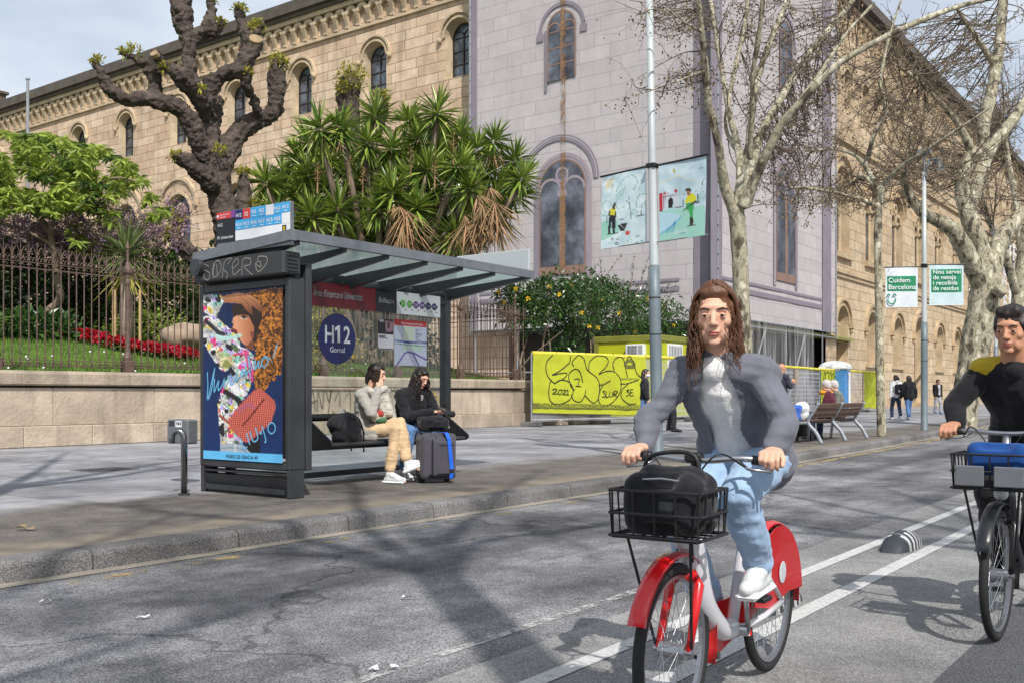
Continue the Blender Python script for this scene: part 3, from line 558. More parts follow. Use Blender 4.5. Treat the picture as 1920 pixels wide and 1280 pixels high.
def printed_window(f, uc, w, zb, zs, hood_r, hood_z, low):
    b = MB(); d = .05
    if low:
        ring(b, f, uc + .3, hood_z, hood_r - .32, hood_r, d, d + .01, 1, n=24); ring(b, f, uc + .3, hood_z, hood_r - .14, hood_r - .1, d + .012, d + .016, 0, n=24)
        ring(b, f, uc, zs, w / 2, w / 2 + .34, d, d + .012, 2, n=20); ring(b, f, uc, zs, w / 2 + .1, w / 2 + .16, d + .014, d + .018, 1, n=20)
        for s_ in (-1, 1): fbox(b, f, uc + s_ * (w / 2 + .17) - .17, uc + s_ * (w / 2 + .17) + .17, zb - .3, zs, d, d + .012, 2 if s_ < 0 else 1)
    else:
        ring(b, f, uc, hood_z, hood_r - .2, hood_r, d, d + .012, 1, n=20)
        for s_ in (-1, 1): b.ell(f.p(uc + s_ * (hood_r - .1), hood_z - .15, d), (.28, .28, .32), 8, 6, 1) if False else fbox(b, f, uc + s_ * (hood_r - .1) - .22, uc + s_ * (hood_r - .1) + .22, hood_z - .4, hood_z, d, d + .014, 1)
        fbox(b, f, uc + w / 2, uc + w / 2 + .18, zb - .5, zs, d, d + .012, 1)
    arch_fill(b, f, uc, w, zb, zs, d + .02, 3, 18)
    e = d + .024; th = .09
    ring(b, f, uc, zs, w / 2 - th, w / 2, e, e + .006, 4, n=20)
    for s_ in (-1, 1): fbox(b, f, uc + s_ * (w / 2 - th / 2) - th / 2, uc + s_ * (w / 2 - th / 2) + th / 2, zb, zs, e, e + .006, 4)
    fbox(b, f, uc - (.16 if low else .06), uc + (.16 if low else .06), zb, zs + (0 if low else w * .3), e, e + .007, 4)
    if low: fbox(b, f, uc - w / 2 + th, uc + w / 2 - th, zb, zb + .45, e, e + .005, 4)
    rr = w / 4 - .05
    for s_ in (-1, 1): ring(b, f, uc + s_ * w / 4, zs - (.2 if low else .1), rr - (.1 if low else .05), rr + .04, e, e + .008, 2 if low else 4, n=12)
    if low:
        ring(b, f, uc, zs + w * .22, .3, .42, e, e + .008, 2, a1=2 * math.pi, n=16); fbox(b, f, uc - .3, uc + .3, zs - .5, zs - .2, e, e + .01, 2)
    else:
        for k in (1, 2, 3): z = zb + (zs - zb) * k / 3.2; fbox(b, f, uc - w / 2 + th, uc + w / 2 - th, z - .03, z + .03, e, e + .005, 4)
    b.build('printed_window', [M['tarp'], M['tarp_dark'], M['tarp_mid'], M['tarp_glass'], M['tarp_wood']], tp)
printed_window(TG, 29.6, 1.85, 17.9, 20.7, 1.5, 20.6, False); printed_window(TG, 29.55, 3.0, 7.4, 12.1, 2.6, 12.35, True)
def sX(x): return float(pY(x, 700, TY - .1)[0])
printed_window(TS, sX(1472), 3.0, 7.4, 12.1, 0.1, 12.3, True) if False else None
for xx in (1472,):
    u = sX(xx); printed_window(TS, u, 1.9, 17.6, 20.8, 1.5, 20.7, False); printed_window(TS, u, 2.9, 7.2, 12.3, 2.5, 12.4, True)
pr = MB()                                                           # printed pilasters and string course
for (x0, x1, m) in ((1302, 1330, 0), (882, 895, 0)): fbox(pr, TG, float(pX(x1, 700, TX)[1]), float(pX(x0, 700, TX)[1]), 4.65, 35, .05, .055, m)
for (x0, x1, m) in ((1331, 1352, 0), (1541, 1557, 0)): fbox(pr, TS, sX(x0), sX(x1), 4.85, 35, .05, .055, m)
fbox(pr, TS, sX(1352.5), sX(1540), 6.1, 6.35, .05, .056, 0); fbox(pr, TS, sX(1352.5), sX(1540), 6.6, 6.75, .05, .056, 0); fbox(pr, TG, 22.6, 35.2, 6.1, 6.35, .05, .056, 0); fbox(pr, TG, 22.6, 35.2, 6.6, 6.75, .05, .056, 0)
pr.build('printed_moulding', [M['tarp_dark']], tp)
st = MB()
for (du, wd) in ((-.16, .06), (-.02, .12), (.10, .05)): fbox(st, TG, 29.5 + du - wd / 2, 29.5 + du + wd / 2, 7.6, 25, .095, .0955)
st.build('rust_streak', M['rust_run'], tp)
hm = MB()                                                           # corner rope and hems with eyelets
for (p0, p1) in ((A3(TX - .04, TY - .16, 4.2), A3(TX - .04, TY - .16, 35)), (A3(TXE, TY - .16, 4.4), A3(TXE, TY - .16, 35)), (A3(TX - .06, TYE, 4.4), A3(TX - .06, TYE, 35))): hm.cyl(p0, p1, .05, 6)
for z in np.arange(5, 35, .7): hm.box((TX - .05, TY - .16, z), (.16, .16, .07)); hm.box((TXE, TY - .16, z), (.12, .12, .07)); hm.box((TX - .06, TYE, z), (.12, .12, .07))
hm.cyl((TX, TY - .14, 4.8), (TXE, TY - .14, 4.8), .04, 6); hm.cyl((TX - .05, TY, 4.6), (TX - .05, TYE, 4.6), .04, 6)
hm.build('hem_rope', M['galv'], tp)
sc_ = thing('scaffold', 'steel scaffold behind white netting under the lilac tarpaulin', 'scaffold', (TX, TY, 0))
b = MB()
for x in np.arange(TX + .3, TXE, 3.0):
    b.cyl((x, TY, 0), (x, TY, 5.2), .05, 6); b.cyl((x, TY + .9, 0), (x, TY + .9, 5.2), .05, 6)
for y in np.arange(TY, TYE, 3.0): b.cyl((TX + .2, y, 0), (TX + .2, y, 5.2), .05, 6)
b.build('pole', M['galv'], sc_); b = MB()
for z in (2.2, 4.5): b.cyl((TX, TY, z), (TXE, TY, z), .05, 6); b.cyl((TX + .2, TY, z), (TX + .2, TYE, z), .05, 6)
b.build('ledger', M['galv'], sc_); b = MB()
for x in (TX + 3.3, TX + 9.3): b.cyl((x, TY - .02, .2), (x + 3, TY - .02, 4.5), .05, 6)
b.build('brace', M['galv'], sc_); b = MB(); b.box((56, TY + .5, 4.5), (21, 1.0, .07)); b.box((56, TY + .5, 4.62), (21, .9, .1)); b.build('deck', mat('scaffold_deck', (150, 148, 90), .8), sc_)
def net_mat():
    m, t, b, o = new_mat('white_netting'); g = nd(t, 'ShaderNodeNewGeometry'); mp = nd(t, 'ShaderNodeMapping'); mp.inputs['Scale'].default_value = (2.2, 2.2, .12); t.links.new(g.outputs['Position'], mp.inputs[0]); n = nd(t, 'ShaderNodeTexNoise', Scale=1.6, Detail=5.0, Roughness=.7); t.links.new(mp.outputs[0], n.inputs['Vector'])
    b.inputs['Base Color'].default_value = (.6, .6, .6, 1); b.inputs['Roughness'].default_value = .9; tr = nd(t, 'ShaderNodeBsdfTransparent'); ms = nd(t, 'ShaderNodeMixShader'); r = ramp(t, [(.35, (.03,) * 3), (.55, (.2,) * 3), (.75, (.62,) * 3)], n.outputs['Fac'])
    t.links.new(r.outputs[0], ms.inputs[0]); t.links.new(tr.outputs[0], ms.inputs[1]); t.links.new(b.outputs[0], ms.inputs[2]); t.links.new(ms.outputs[0], o.inputs[0]); return m
b = MB(); V = []; n = 60
for i in range(n + 1): u = TX - .1 + (TXE - 4 - TX) * i / n; V += [(u, TY - .2 - .07 * math.sin(i * 1.7) - .04 * math.sin(i * .6), .1), (u, TY - .18, 4.85)]
b.add(V, [(2 * i, 2 * i + 2, 2 * i + 3, 2 * i + 1) for i in range(n)]); b.build('netting', net_mat(), sc_)
# ================================================================ helpers for grown and soft shapes
def blob(name, mb, voxel, m, parent=None, smooth=4, disp=None, factor=.5, keep=None):
    """fuses overlapping closed shapes into ONE continuous skin"""
    tmp = mb.build('tmp_blob', [M['white']]); md = tmp.modifiers.new('r', 'REMESH'); md.mode = 'VOXEL'; md.voxel_size = voxel; md.use_smooth_shade = True
    if smooth: s_ = tmp.modifiers.new('s', 'SMOOTH'); s_.iterations = smooth; s_.factor = factor
    dg = bpy.context.evaluated_depsgraph_get(); dg.update(); me = bpy.data.meshes.new_from_object(tmp.evaluated_get(dg)); old = tmp.data; bpy.data.objects.remove(tmp); bpy.data.meshes.remove(old)
    n = len(me.vertices); co = np.empty(n * 3, np.float32); me.vertices.foreach_get('co', co); co = co.reshape(-1, 3).astype(float)
    if disp:
        no = np.empty(n * 3, np.float32); me.vertices.foreach_get('normal', no); no = no.reshape(-1, 3)
        for (amp, sc, off) in disp:
            sc = np.full(3, sc, float) if np.isscalar(sc) else np.asarray(sc, float)
            k = np.array([mnoise.noise(Vector(p * sc + off)) for p in co]); co = co + no * (k * amp)[:, None]
    if parent is not None: Mi = np.array(parent_world(parent).inverted()); co = co @ Mi[:3, :3].T + Mi[:3, 3]
    me.vertices.foreach_set('co', co.astype(np.float32).ravel()); me.name = name; me.materials.clear(); me.materials.append(m); me.polygons.foreach_set('use_smooth', np.ones(len(me.polygons), bool)); me.polygons.foreach_set('material_index', np.zeros(len(me.polygons), np.int32)); me.update()
    o = bpy.data.objects.new(name, me); COL.objects.link(o)
    if parent is not None: o.parent = parent
    return o
def leaf_geo(P, D, L, W, rng, fold=.25):
    n = len(P); D = D / (np.linalg.norm(D, axis=1)[:, None] + 1e-9); L = np.broadcast_to(np.asarray(L, float), (n,))[:, None]; W = np.broadcast_to(np.asarray(W, float), (n,))[:, None]
    S = np.cross(D, rng.normal(size=(n, 3)) * .6 + A3(0, 0, 1)); S /= (np.linalg.norm(S, axis=1)[:, None] + 1e-9); N = np.cross(S, D); mid = P + D * L * .45
    V = np.stack([P, mid + S * W / 2 + N * W * fold, P + D * L - A3(0, 0, 1) * L * .12, mid - S * W / 2 + N * W * fold], 1).reshape(-1, 3)
    F = [f for i in range(n) for f in ((4 * i, 4 * i + 1, 4 * i + 2), (4 * i, 4 * i + 2, 4 * i + 3))]
    return V, F
def ball_dirs(n, rng): v = rng.normal(size=(n, 3)); return v / np.linalg.norm(v, axis=1)[:, None]
def leaf_cloud(b, c, r, n, L, W, rng, m=0, shell=.55, lump=.28, up=.3, zmin=None):
    """leaves through an uneven crown: most near the outside, holes between lumps"""
    d = ball_dirs(n, rng); lum = np.array([mnoise.noise(Vector(q * 2.3 + np.asarray(c) * .37)) for q in d]); rad = (1 + lump * 2 * lum) * (shell + (1 - shell) * rng.random(n) ** .6)
    P = np.asarray(c, float) + d * np.asarray(r, float) * rad[:, None]
    if zmin is not None: k = P[:, 2] > zmin; P = P[k]; d = d[k]
    D = d + rng.normal(size=P.shape) * .7 + A3(0, 0, up); V, F = leaf_geo(P, D, L * rng.uniform(.6, 1.25, len(P)), W * rng.uniform(.7, 1.2, len(P)), rng); b.add(V, F, m)

# ================================================================ garden wall of stone blocks
M['wall'] = stone_mat('weathered_wall_stone', (172, 158, 140), (172, 158, 140), (172, 158, 140), 400, 400, 0, .9, 0, .3, .6, .75, (92, 80, 68), .22)
M['coping'] = stone_mat('coping_stone', (160, 147, 130), (160, 147, 130), (160, 147, 130), 400, 400, 0, .9, 0, .3, .6, .85, (84, 74, 64), .15)
wl = thing('garden_wall', 'low weathered sandstone block wall with projecting coping, carrying the iron railing', 'wall', (10, WALL_Y, 0)); rnd = random.Random(8)
b1, b2, b3 = MB(), MB(), MB(); x = -8.0
while x < WALL_X1 - .1: L = min(rnd.choice((.7, 1.3, 1.9, 2.2, 1.1)), WALL_X1 - x); b1.bbox((x + L / 2, WALL_Y + .2, .76), (L - .008, .4 + rnd.uniform(-.008, .008), .72), .012); x += L
x = -8.0
while x < WALL_X1 - .1: L = min(rnd.uniform(1.0, 1.7), WALL_X1 - x); b2.bbox((x + L / 2, WALL_Y + .16, .2), (L - .008, .5, .396), .015); x += L
x = -8.0
while x < WALL_X1 - .1:
    L = min(rnd.uniform(1.1, 1.6), WALL_X1 + .06 - x)
    b3.prism([(-.06, 1.16), (-.1, 1.19), (-.1, 1.38), (-.06, 1.44), (.44, 1.44), (.44, 1.16)], (x, WALL_Y, 0), (0, 1, 0), (0, 0, 1), L - .006); x += L
b1.box((3, WALL_Y + .42, .7), (22, .05, 1.3)); b3.box((WALL_X1 - .3, WALL_Y + 2.2, .72), (.5, 3.4, 1.44))
b1.build('block_course', M['wall'], wl); b2.build('base_course', M['wall'], wl); b3.build('coping', M['coping'], wl)
g_ = MB(); O = A3(0, WALL_Y - .02, 0); U, Vv = A3(1, 0, 0), A3(0, 0, 1)
def wall_tag(x0, y0, s, paths, m=0, wd=.03):
    p = pY(x0, y0, WALL_Y)
    for q in paths: g_.stroke([(p[0] + a * s, p[2] + c * s) for a, c in q], O, U, Vv, wd, m)
wall_tag(572, 770, .12, [[(0, 0), (1.5, 3), (2, 4.4), (2.6, 0)], [(.4, 1.4), (3, 2.2)], [(3.2, 0), (3.4, 4), (4.6, .5), (5, 4.2)], [(5.6, 4), (6.4, 2), (7, 4.2), (6.2, -.4)], [(8, 2), (9.3, 4.2), (9.5, 1)], [(8.3, -2), (7.5, -.2), (9.2, -1.6), (10, -.6), (12, -1.2)], [(11, 2.6), (12.4, 3.8), (12.6, 0)]])
wall_tag(799, 752, .12, [[(0, 0), (.9, 2.6), (1.3, 0), (.2, 1)], [(1.9, 2.4), (1.4, .2), (2.6, .3), (2.4, 2.2), (1.9, 2.4)], [(3.8, 2.4), (2.9, 1.6), (3.9, 1), (3, 0)], [(4.6, 0), (5.2, 2.4), (5.8, .1)]], 1, .05)
g_.build('graffiti', [paint_mat('wall_scribble', (112, 104, 92), .42, 8), paint_mat('wall_scribble_orange', (186, 146, 78), .4, 8)], wl)

# ================================================================ iron railing: posts, and one panel of bars per bay
rl = thing('iron_railing', 'rusty brown iron railing with pointed fleur finials on top of the garden wall', 'railing', (10, WALL_Y + .15, WALL_H))
FY = WALL_Y + .15
def fleur(b, x, z, y=FY):
    b.lathe((x, y, z), [(.012, 0), (.03, .02), (.03, .05), (.014, .07), (.026, .1), (.012, .13), (.004, .38)], 6)
    for s_ in (-1, 1):
        b.tube([(x, y, z + .10), (x + s_ * .03, y, z + .2), (x + s_ * .075, y, z + .29)], [.012, .009, .004], 4, caps=False)
        b.tube([(x, y, z + .04), (x + s_ * .05, y, z + .09), (x + s_ * .085, y, z + .05), (x + s_ * .06, y, z + .01)], [.01, .009, .008, .006], 4, caps=False)
posts = [9.17 + 2.7 * k for k in range(-5, 7)]
def rail_post(b, x, y=FY):
    b.bbox((x, y, WALL_H + .12), (.2, .2, .24), .015); b.lathe((x, y, WALL_H), [(.09, .24), (.1, .3), (.075, .36), (.06, .42), (.052, .5), (.05, 1.75), (.062, 1.8), (.062, 1.86), (.05, 1.9), (.06, 1.98), (.1, 2.03), (.1, 2.1), (.065, 2.14), (.05, 2.2), (.03, 2.26), (.026, 2.5), (.05, 2.54), (.03, 2.6), (.004, 2.7)], 10)
for x in posts: b = MB(); rail_post(b, x); b.build('post', M['iron'], rl, smooth=False)
for k in range(len(posts) - 1):
    b = MB(); x0, x1 = posts[k], posts[k + 1]; n = 16
    for z in (1.55, 3.36): b.box(((x0 + x1) / 2, FY, z), (x1 - x0 - .1, .035, .022))
    for z in (1.64, 3.47): b.box(((x0 + x1) / 2, FY, z), (x1 - x0 - .12, .02, .014))
    for i in range(1, n + 1):
        x = x0 + (x1 - x0) * i / (n + 1); b.cyl((x, FY, 1.5), (x, FY, 3.5), .0125, 6); b.ell((x, FY, 3.32), (.026, .026, .03), 6, 5); b.ell((x, FY, 3.42), (.032, .032, .02), 6, 5); b.ell((x, FY, 1.6), (.028, .028, .03), 6, 5); fleur(b, x, 3.48)
        b.tube([(x, FY, 1.56), (x + .04, FY, 1.61), (x + .08, FY, 1.56)], .008, 4, caps=False); b.tube([(x, FY, 3.4), (x + .04, FY, 3.44), (x + .08, FY, 3.4)], .008, 4, caps=False)
    b.build('railing_panel', M['iron'], rl)
# the railing turns the corner and runs back along the site
b = MB(); 
for i in range(40): y = FY + .2 + .17 * i; b.cyl((WALL_X1 - .1, y, 1.5 if y < 21.8 else .1), (WALL_X1 - .1, y, 3.5), .0125, 5); fleur(b, WALL_X1 - .1, 3.48, y)
for z in (1.55, 3.4): b.box((WALL_X1 - .1, FY + 3.4, z), (.03, 6.8, .025))
b.build('railing_panel', M['iron'], rl)

# ================================================================ plants
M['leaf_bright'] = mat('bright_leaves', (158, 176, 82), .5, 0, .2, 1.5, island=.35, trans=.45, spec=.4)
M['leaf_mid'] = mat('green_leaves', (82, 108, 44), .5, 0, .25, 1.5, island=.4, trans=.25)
M['leaf_dark'] = mat('dark_leaves', (50, 68, 36), .55, 0, .3, 1.2, island=.45, trans=.2)
M['leaf_gloss'] = mat('glossy_leaves', (58, 88, 40), .28, 0, .25, 1.5, island=.4, trans=.15, spec=.6)
M['yucca_leaf'] = mat('yucca_blades', (120, 142, 62), .32, 0, .15, 2, island=.6, trans=.12, spec=.5)
M['yucca_dry'] = mat('dry_yucca_blades', (142, 114, 80), .8, 0, .25, 2, island=.45)
M['sprout'] = mat('yellow_sprouts', (160, 156, 60), .6, 0, .2, 3, island=.35, trans=.3)
M['lilac'] = mat('lilac_blossom', (172, 138, 168), .7, 0, .2, 3, island=.3, trans=.3)
M['red_fl'] = mat('red_flowers', (176, 22, 40), .6, 0, .15, 3, island=.3, trans=.2); M['yel_fl'] = mat('yellow_flowers', (226, 190, 40), .6, 0, .1, 3, island=.15, trans=.3)
M['bark_dark'] = mat('dark_gnarled_bark', (84, 75, 69), .9, 0, .5, 2.4, 1.0, 14, dirt=.55, spec=.2, bdist=.06)
M['bark_grey'] = mat('grey_bark', (128, 114, 98), .9, 0, .3, 4.0, .5, 30, spec=.2)
M['cutwood'] = mat('sawn_wood', (150, 128, 98), .85, 0, .2, 6)
def traced(pts, d0):
    P = [pd(p[0], p[1], d0 + (p[3] if len(p) > 3 else 0)) for p in pts]; r = [p[2] * (d0 + (p[3] if len(p) > 3 else 0)) / FPX for p in pts]
    Q = catmull(P, 5); rr = np.interp(np.linspace(0, len(r) - 1, len(Q)), range(len(r)), r); return Q, rr

# ---- big pollarded tree
def pollard(limbs, d0, name, label, base, voxel, sprouts, cuts=()):
    t = thing(name, label, 'tree', base); b = MB(); rng = np.random.default_rng(4)
    for L in limbs:
        Q, rr = traced(L, d0)
        rr = rr * .88; b.tube(Q, rr, 12)
        b.ell(Q[-1], rr[-1], 8, 6); b.ell(Q[0], rr[0], 8, 6)
        for k in range(2, len(Q), 3):                               # burrs
            dd = ball_dirs(1, rng)[0]; b.ell(Q[k] + dd * rr[k] * .7, rr[k] * rng.uniform(.25, .42), 7, 5)
    blob('trunk', b, voxel, M['bark_dark'], t, 3, [(.06, 2.6, 3.0), (.07, 7.0, 9.0), (.045, 15.0, 1.0)])
    for (x, y, r, dd, n) in sprouts:
        b = MB(); c = pd(x, y, d0 + dd); rad = r * d0 / FPX; leaf_cloud(b, c, (rad, rad, rad * .8), int(n), .16, .07, rng, 0, .3, .2, .8); b.build('sprouts', [M['sprout']], t)
    if cuts:
        for (x, y, r, dd, nx, nyy) in cuts:
            b = MB(); c = pd(x, y, d0 + dd); n_ = nrm(RT * nx + A3(0, 0, nyy) - FW * .75); u = nrm(np.cross(n_, A3(0, 0, 1))); v = np.cross(n_, u); rad = r * d0 / FPX
            b.prism([(rad * math.cos(a), rad * math.sin(a) * .8) for a in np.linspace(0, 2 * math.pi, 15)[:-1]], c, u, v, .12); b.build('cut_end', M['cutwood'], t)
    return t
limbs = [[(446, 640, 40), (440, 500, 34), (424, 410, 29), (410, 350, 27), (402, 310, 28), (397, 285, 26)],
    [(392, 310, 26, 0), (377, 275, 22, -.3), (360, 233, 20, -.6), (330, 200, 19, -.9), (283, 187, 17, -1.2), (240, 187, 15, -1.5), (207, 168, 14, -1.8), (190, 140, 10, -2), (180, 118, 7, -2)],
    [(290, 187, 14, -1.1), (290, 150, 14, -1.1), (292, 122, 14, -1.2), (294, 104, 12, -1.3)], [(290, 155, 10, -1.1), (278, 130, 11, -1.3), (253, 108, 9, -1.5), (230, 99, 6, -1.6)],
    [(396, 300, 24, .2), (388, 240, 21, .2), (389, 195, 19, .1), (396, 160, 17, 0), (415, 141, 16, 0), (443, 133, 17, 0), (463, 112, 18, .2), (472, 82, 22, .3), (462, 58, 15, .4), (452, 40, 11, .4), (450, 20, 10, .4)],
    [(464, 130, 12, .1), (462, 160, 11, .3), (476, 187, 8, .7), (484, 212, 10, 1)], [(472, 95, 12, .3), (482, 60, 10, .2), (490, 45, 7, .2)],
    [(388, 215, 18, 0), (372, 180, 20, -.6), (352, 155, 21, -1), (328, 138, 17, -1.3), (308, 124, 10, -1.5)],
    [(375, 190, 15, .6), (358, 140, 14, .9), (353, 105, 14, 1), (354, 82, 14, 1), (346, 55, 17, 1), (341, 25, 24, 1), (338, -10, 21, 1), (337, -30, 14, 1)],
    [(354, 85, 12, 1), (375, 64, 13, 1.2), (390, 52, 15, 1.3), (397, 25, 10, 1.3), (396, 2, 9, 1.4)], [(392, 58, 12, 1.3), (408, 62, 9, 1.3), (414, 44, 9, 1.2)],
    [(408, 320, 26, .3), (424, 290, 24, .6), (443, 253, 22, 1), (477, 227, 19, 1.3), (507, 214, 18, 1.5), (518, 190, 17, 1.5), (519, 155, 20, 1.5), (522, 125, 15, 1.5)],
    [(395, 345, 24, -.4), (370, 320, 20, -.8), (347, 301, 16, -1), (330, 294, 10, -1.1)], [(432, 420, 24, .2), (456, 392, 16, .6), (458, 355, 15, .7), (457, 332, 9, .7)],
    [(425, 480, 26, -.4), (372, 492, 20, -.8), (345, 462, 17, -1.1), (326, 447, 15, -1.2), (332, 425, 11, -1.2), (337, 402, 10, -1.2)], [(400, 270, 12, .5), (408, 210, 9, .8), (412, 185, 8, .9)]]
spr = [(181, 116, 9, -2, 60), (252, 97, 12, -1.5, 70), (232, 98, 7, -1.6, 40), (450, 18, 12, .4, 90), (480, 50, 14, .2, 120), (523, 118, 20, 1.5, 220), (395, 0, 12, 1.4, 80), (415, 42, 8, 1.2, 50), (310, 128, 9, -1.5, 60), (330, 292, 10, -1.1, 70), (457, 325, 11, .7, 80), (332, 410, 14, -1.2, 120), (322, 440, 16, -1.3, 150), (412, 280, 10, -.6, 50), (465, 135, 8, 0, 40), (375, 165, 8, -1, 40), (340, -10, 16, 1, 90), (470, 385, 12, .6, 60)]
pb = pd(446, 640, 29.5); pollard(limbs, 29.5, 'pollarded_tree', 'massive dark gnarled pollarded tree with knobbly cut limbs, in front of the building', (pb[0], pb[1], gz(pb[0], pb[1])), .042, spr, [(293, 106, 8, -1.7, -.3, .45), (478, 78, 12, -.4, .35, .4)])
limbs = [[(660, 560, 30), (662, 420, 26), (660, 300, 24), (656, 230, 22), (652, 190, 24), (656, 160, 25), (660, 148, 18)], [(668, 330, 20), (690, 270, 18), (708, 225, 17), (713, 200, 19), (716, 185, 13)]]
pb = pd(660, 560, 38); pollard(limbs, 38, 'pollarded_tree', 'two knobbly pollard heads with yellow sprouts rising behind the yucca', (pb[0], pb[1], gz(20, pb[1])), .07, [(658, 145, 30, -.4, 420), (642, 165, 14, -.4, 120), (716, 183, 18, -.4, 240)])

def in_poly(pts, poly):
    x, y = pts[:, 0], pts[:, 1]; r = np.zeros(len(pts), bool); k = len(poly); j = k - 1
    for i in range(k):
        xi, yi = poly[i]; xj, yj = poly[j]
        if yi != yj: r ^= ((yi > y) != (yj > y)) & (x < (xj - xi) * (y - yi) / (yj - yi) + xi)
        j = i
    return r
def px_points(poly, n, rng):
    poly = np.array(poly, float); lo, hi = poly.min(0), poly.max(0); out = np.zeros((0, 2))
    while len(out) < n: q = lo + (hi - lo) * rng.random((n * 2, 2)); out = np.concatenate([out, q[in_poly(q, poly)]])
    return out[:n]
# ---- the big yucca: trunks, living rosettes, skirts of dry blades
def rosette(b, c, axis, n, L, W, rng, m=0, lo=-.45, hi=1.0, droop=.1):
    axis = nrm(axis); u = nrm(np.cross(axis, A3(.3, .9, .1))); v = np.cross(axis, u)
    h = lo + (hi - lo) * rng.random(n) ** .9; a = rng.uniform(0, 2 * math.pi, n); s_ = np.sqrt(np.maximum(0, 1 - np.clip(h, -1, 1) ** 2)); D = axis * h[:, None] + (np.cos(a)[:, None] * u + np.sin(a)[:, None] * v) * s_[:, None]
    ln = L * rng.uniform(.7, 1.1, n); S = np.cross(D, axis + .01); S /= np.linalg.norm(S, axis=1)[:, None]; N = np.cross(S, D); c = np.asarray(c, float) + axis * (h * .12 * L)[:, None]
    g = A3(0, 0, -1) * (ln * droop * (1 - h * .6))[:, None]
    p1 = c + D * (ln * .5)[:, None] + g * .25; p2 = c + D * ln[:, None] + g; w1 = S * W * .5; f = N * W * .25
    V = np.stack([c + D * .06 - w1 * .6, c + D * .06 + w1 * .6, p1 - w1 + f, p1 - f * .6, p1 + w1 + f, p2], 1).reshape(-1, 3)
    F = []
    for i in range(n): k = 6 * i; F += [(k, k + 3, k + 2), (k, k + 1, k + 3), (k + 1, k + 4, k + 3), (k + 2, k + 3, k + 5), (k + 3, k + 4, k + 5)]
    b.add(V, F, m)
YD = 30.0
rng = np.random.default_rng(77); heads = [(640, 240), (705, 222), (765, 228), (820, 214), (862, 258), (925, 266), (600, 245), (560, 300), (500, 345)]
for q in px_points([(495, 335), (540, 285), (600, 232), (690, 225), (770, 215), (845, 215), (880, 268), (930, 250), (965, 300), (985, 345), (965, 395), (905, 420), (860, 462), (740, 470), (600, 462), (530, 440), (500, 390)], 900, rng):
    if len(heads) < 84 and all(math.hypot(q[0] - h[0], q[1] - h[1]) > 34 for h in heads): heads.append((float(q[0]), float(q[1])))
yc = thing('yucca', 'huge many-headed yucca with spiky green rosettes and hanging dry blades, above the shelter roof', 'plant', (23, 21.6, gz(23, 21.6))); rng = np.random.default_rng(11); b, bd, bt = MB(), MB(), MB(); base = A3(23.0, 22.0, gz(23, 22))
for i, (x, y) in enumerate(heads):
    c = pd(x, y, YD + rng.uniform(-1.6, 2.4)); rosette(b, c, nrm(A3(0, 0, 1) + (c - pd(740, 480, YD)) * .16 + rng.normal(size=3) * .2), 96, rng.uniform(.78, 1.05), .085, rng, 0, -.92, 1.0, .10)
    q = base + (c - base) * .45 + A3(0, 0, -.5) + rng.normal(size=3) * .2; bt.tube(catmull([base + rng.normal(size=3) * A3(.5, .4, 0), q, c - A3(0, 0, .15)], 5), np.linspace(.16, .085, 11), 7)
    if i % 5 == 0: rosette(bd, c - A3(0, 0, .25), nrm(A3(0, 0, -1) + rng.normal(size=3) * .2), 26, .7, .04, rng, 0, .3, 1.0, .25)
for (x, y, s_) in ((760, 405, 1.2), (905, 395, 1.5), (885, 420, 1.2), (925, 375, 1.1)):
    c = pd(x, y, YD - 1.5)
    for k in range(4): rosette(bd, c + rng.normal(size=3) * .18, nrm(A3(.08, 0, -1) + rng.normal(size=3) * .22), 30, rng.uniform(.5, 1.1) * s_, .04, rng, 0, .45, 1.0, .3)
for (x, y) in ((595, 330), (655, 315), (770, 300), (815, 320), (850, 280), (680, 335)):   # old flower stalks
    c = pd(x, y, YD - 1.3); bd.tube([c - A3(0, 0, .5), c + A3(.02, 0, .35)], [.02, .006], 5); leaf_cloud(bd, c + A3(0, 0, .1), (.07, .07, .35), 60, .07, .03, rng)
b.build('rosettes', M['yucca_leaf'], yc); bd.build('dry_blades', M['yucca_dry'], yc); bt.build('trunk', M['bark_grey'], yc, True)

# ---- the leafy tree on the left and the lilac-flowered one under it
lt = thing('leafy_tree', 'tree with drooping bright green leaf clusters and a crooked trunk behind the railing', 'tree', tuple(pz(70, 612, 2.2))); rng = np.random.default_rng(21); b, bt, b2 = MB(), MB(), MB()
trunk = [(66, 622, 9), (85, 588, 8), (112, 562, 8), (107, 525, 7), (104, 490, 7), (96, 440, 6), (100, 380, 5), (95, 320, 4)]
for L in (trunk, [(96, 440, 6), (60, 390, 5, .4), (20, 340, 3, .8), (-30, 300, 2, 1)], [(100, 400, 5), (150, 360, 4, -.5), (210, 335, 3, -.9), (260, 340, 2, -1)], [(104, 470, 5), (90, 455, 4), (40, 430, 3), (0, 420, 2)], [(100, 350, 4), (140, 310, 3, .6), (170, 290, 2, .8)], [(150, 360, 3), (200, 390, 2, -.6), (250, 395, 1.6, -.8)]): Q, rr = traced(L, 27.5); bt.tube(Q, rr, 8)
cl = px_points([(-60, 235), (-10, 243), (60, 248), (130, 262), (200, 280), (245, 305), (280, 345), (315, 392), (285, 412), (250, 385), (215, 405), (150, 392), (90, 402), (30, 392), (-60, 420)], 1250, rng)
extra = [(190, 410), (205, 418), (150, 440), (140, 455), (155, 462), (200, 400), (215, 395), (300, 395), (280, 380), (140, 425)]
cl = np.concatenate([cl, np.array(extra * 2, float) + rng.normal(size=(20, 2)) * 5])
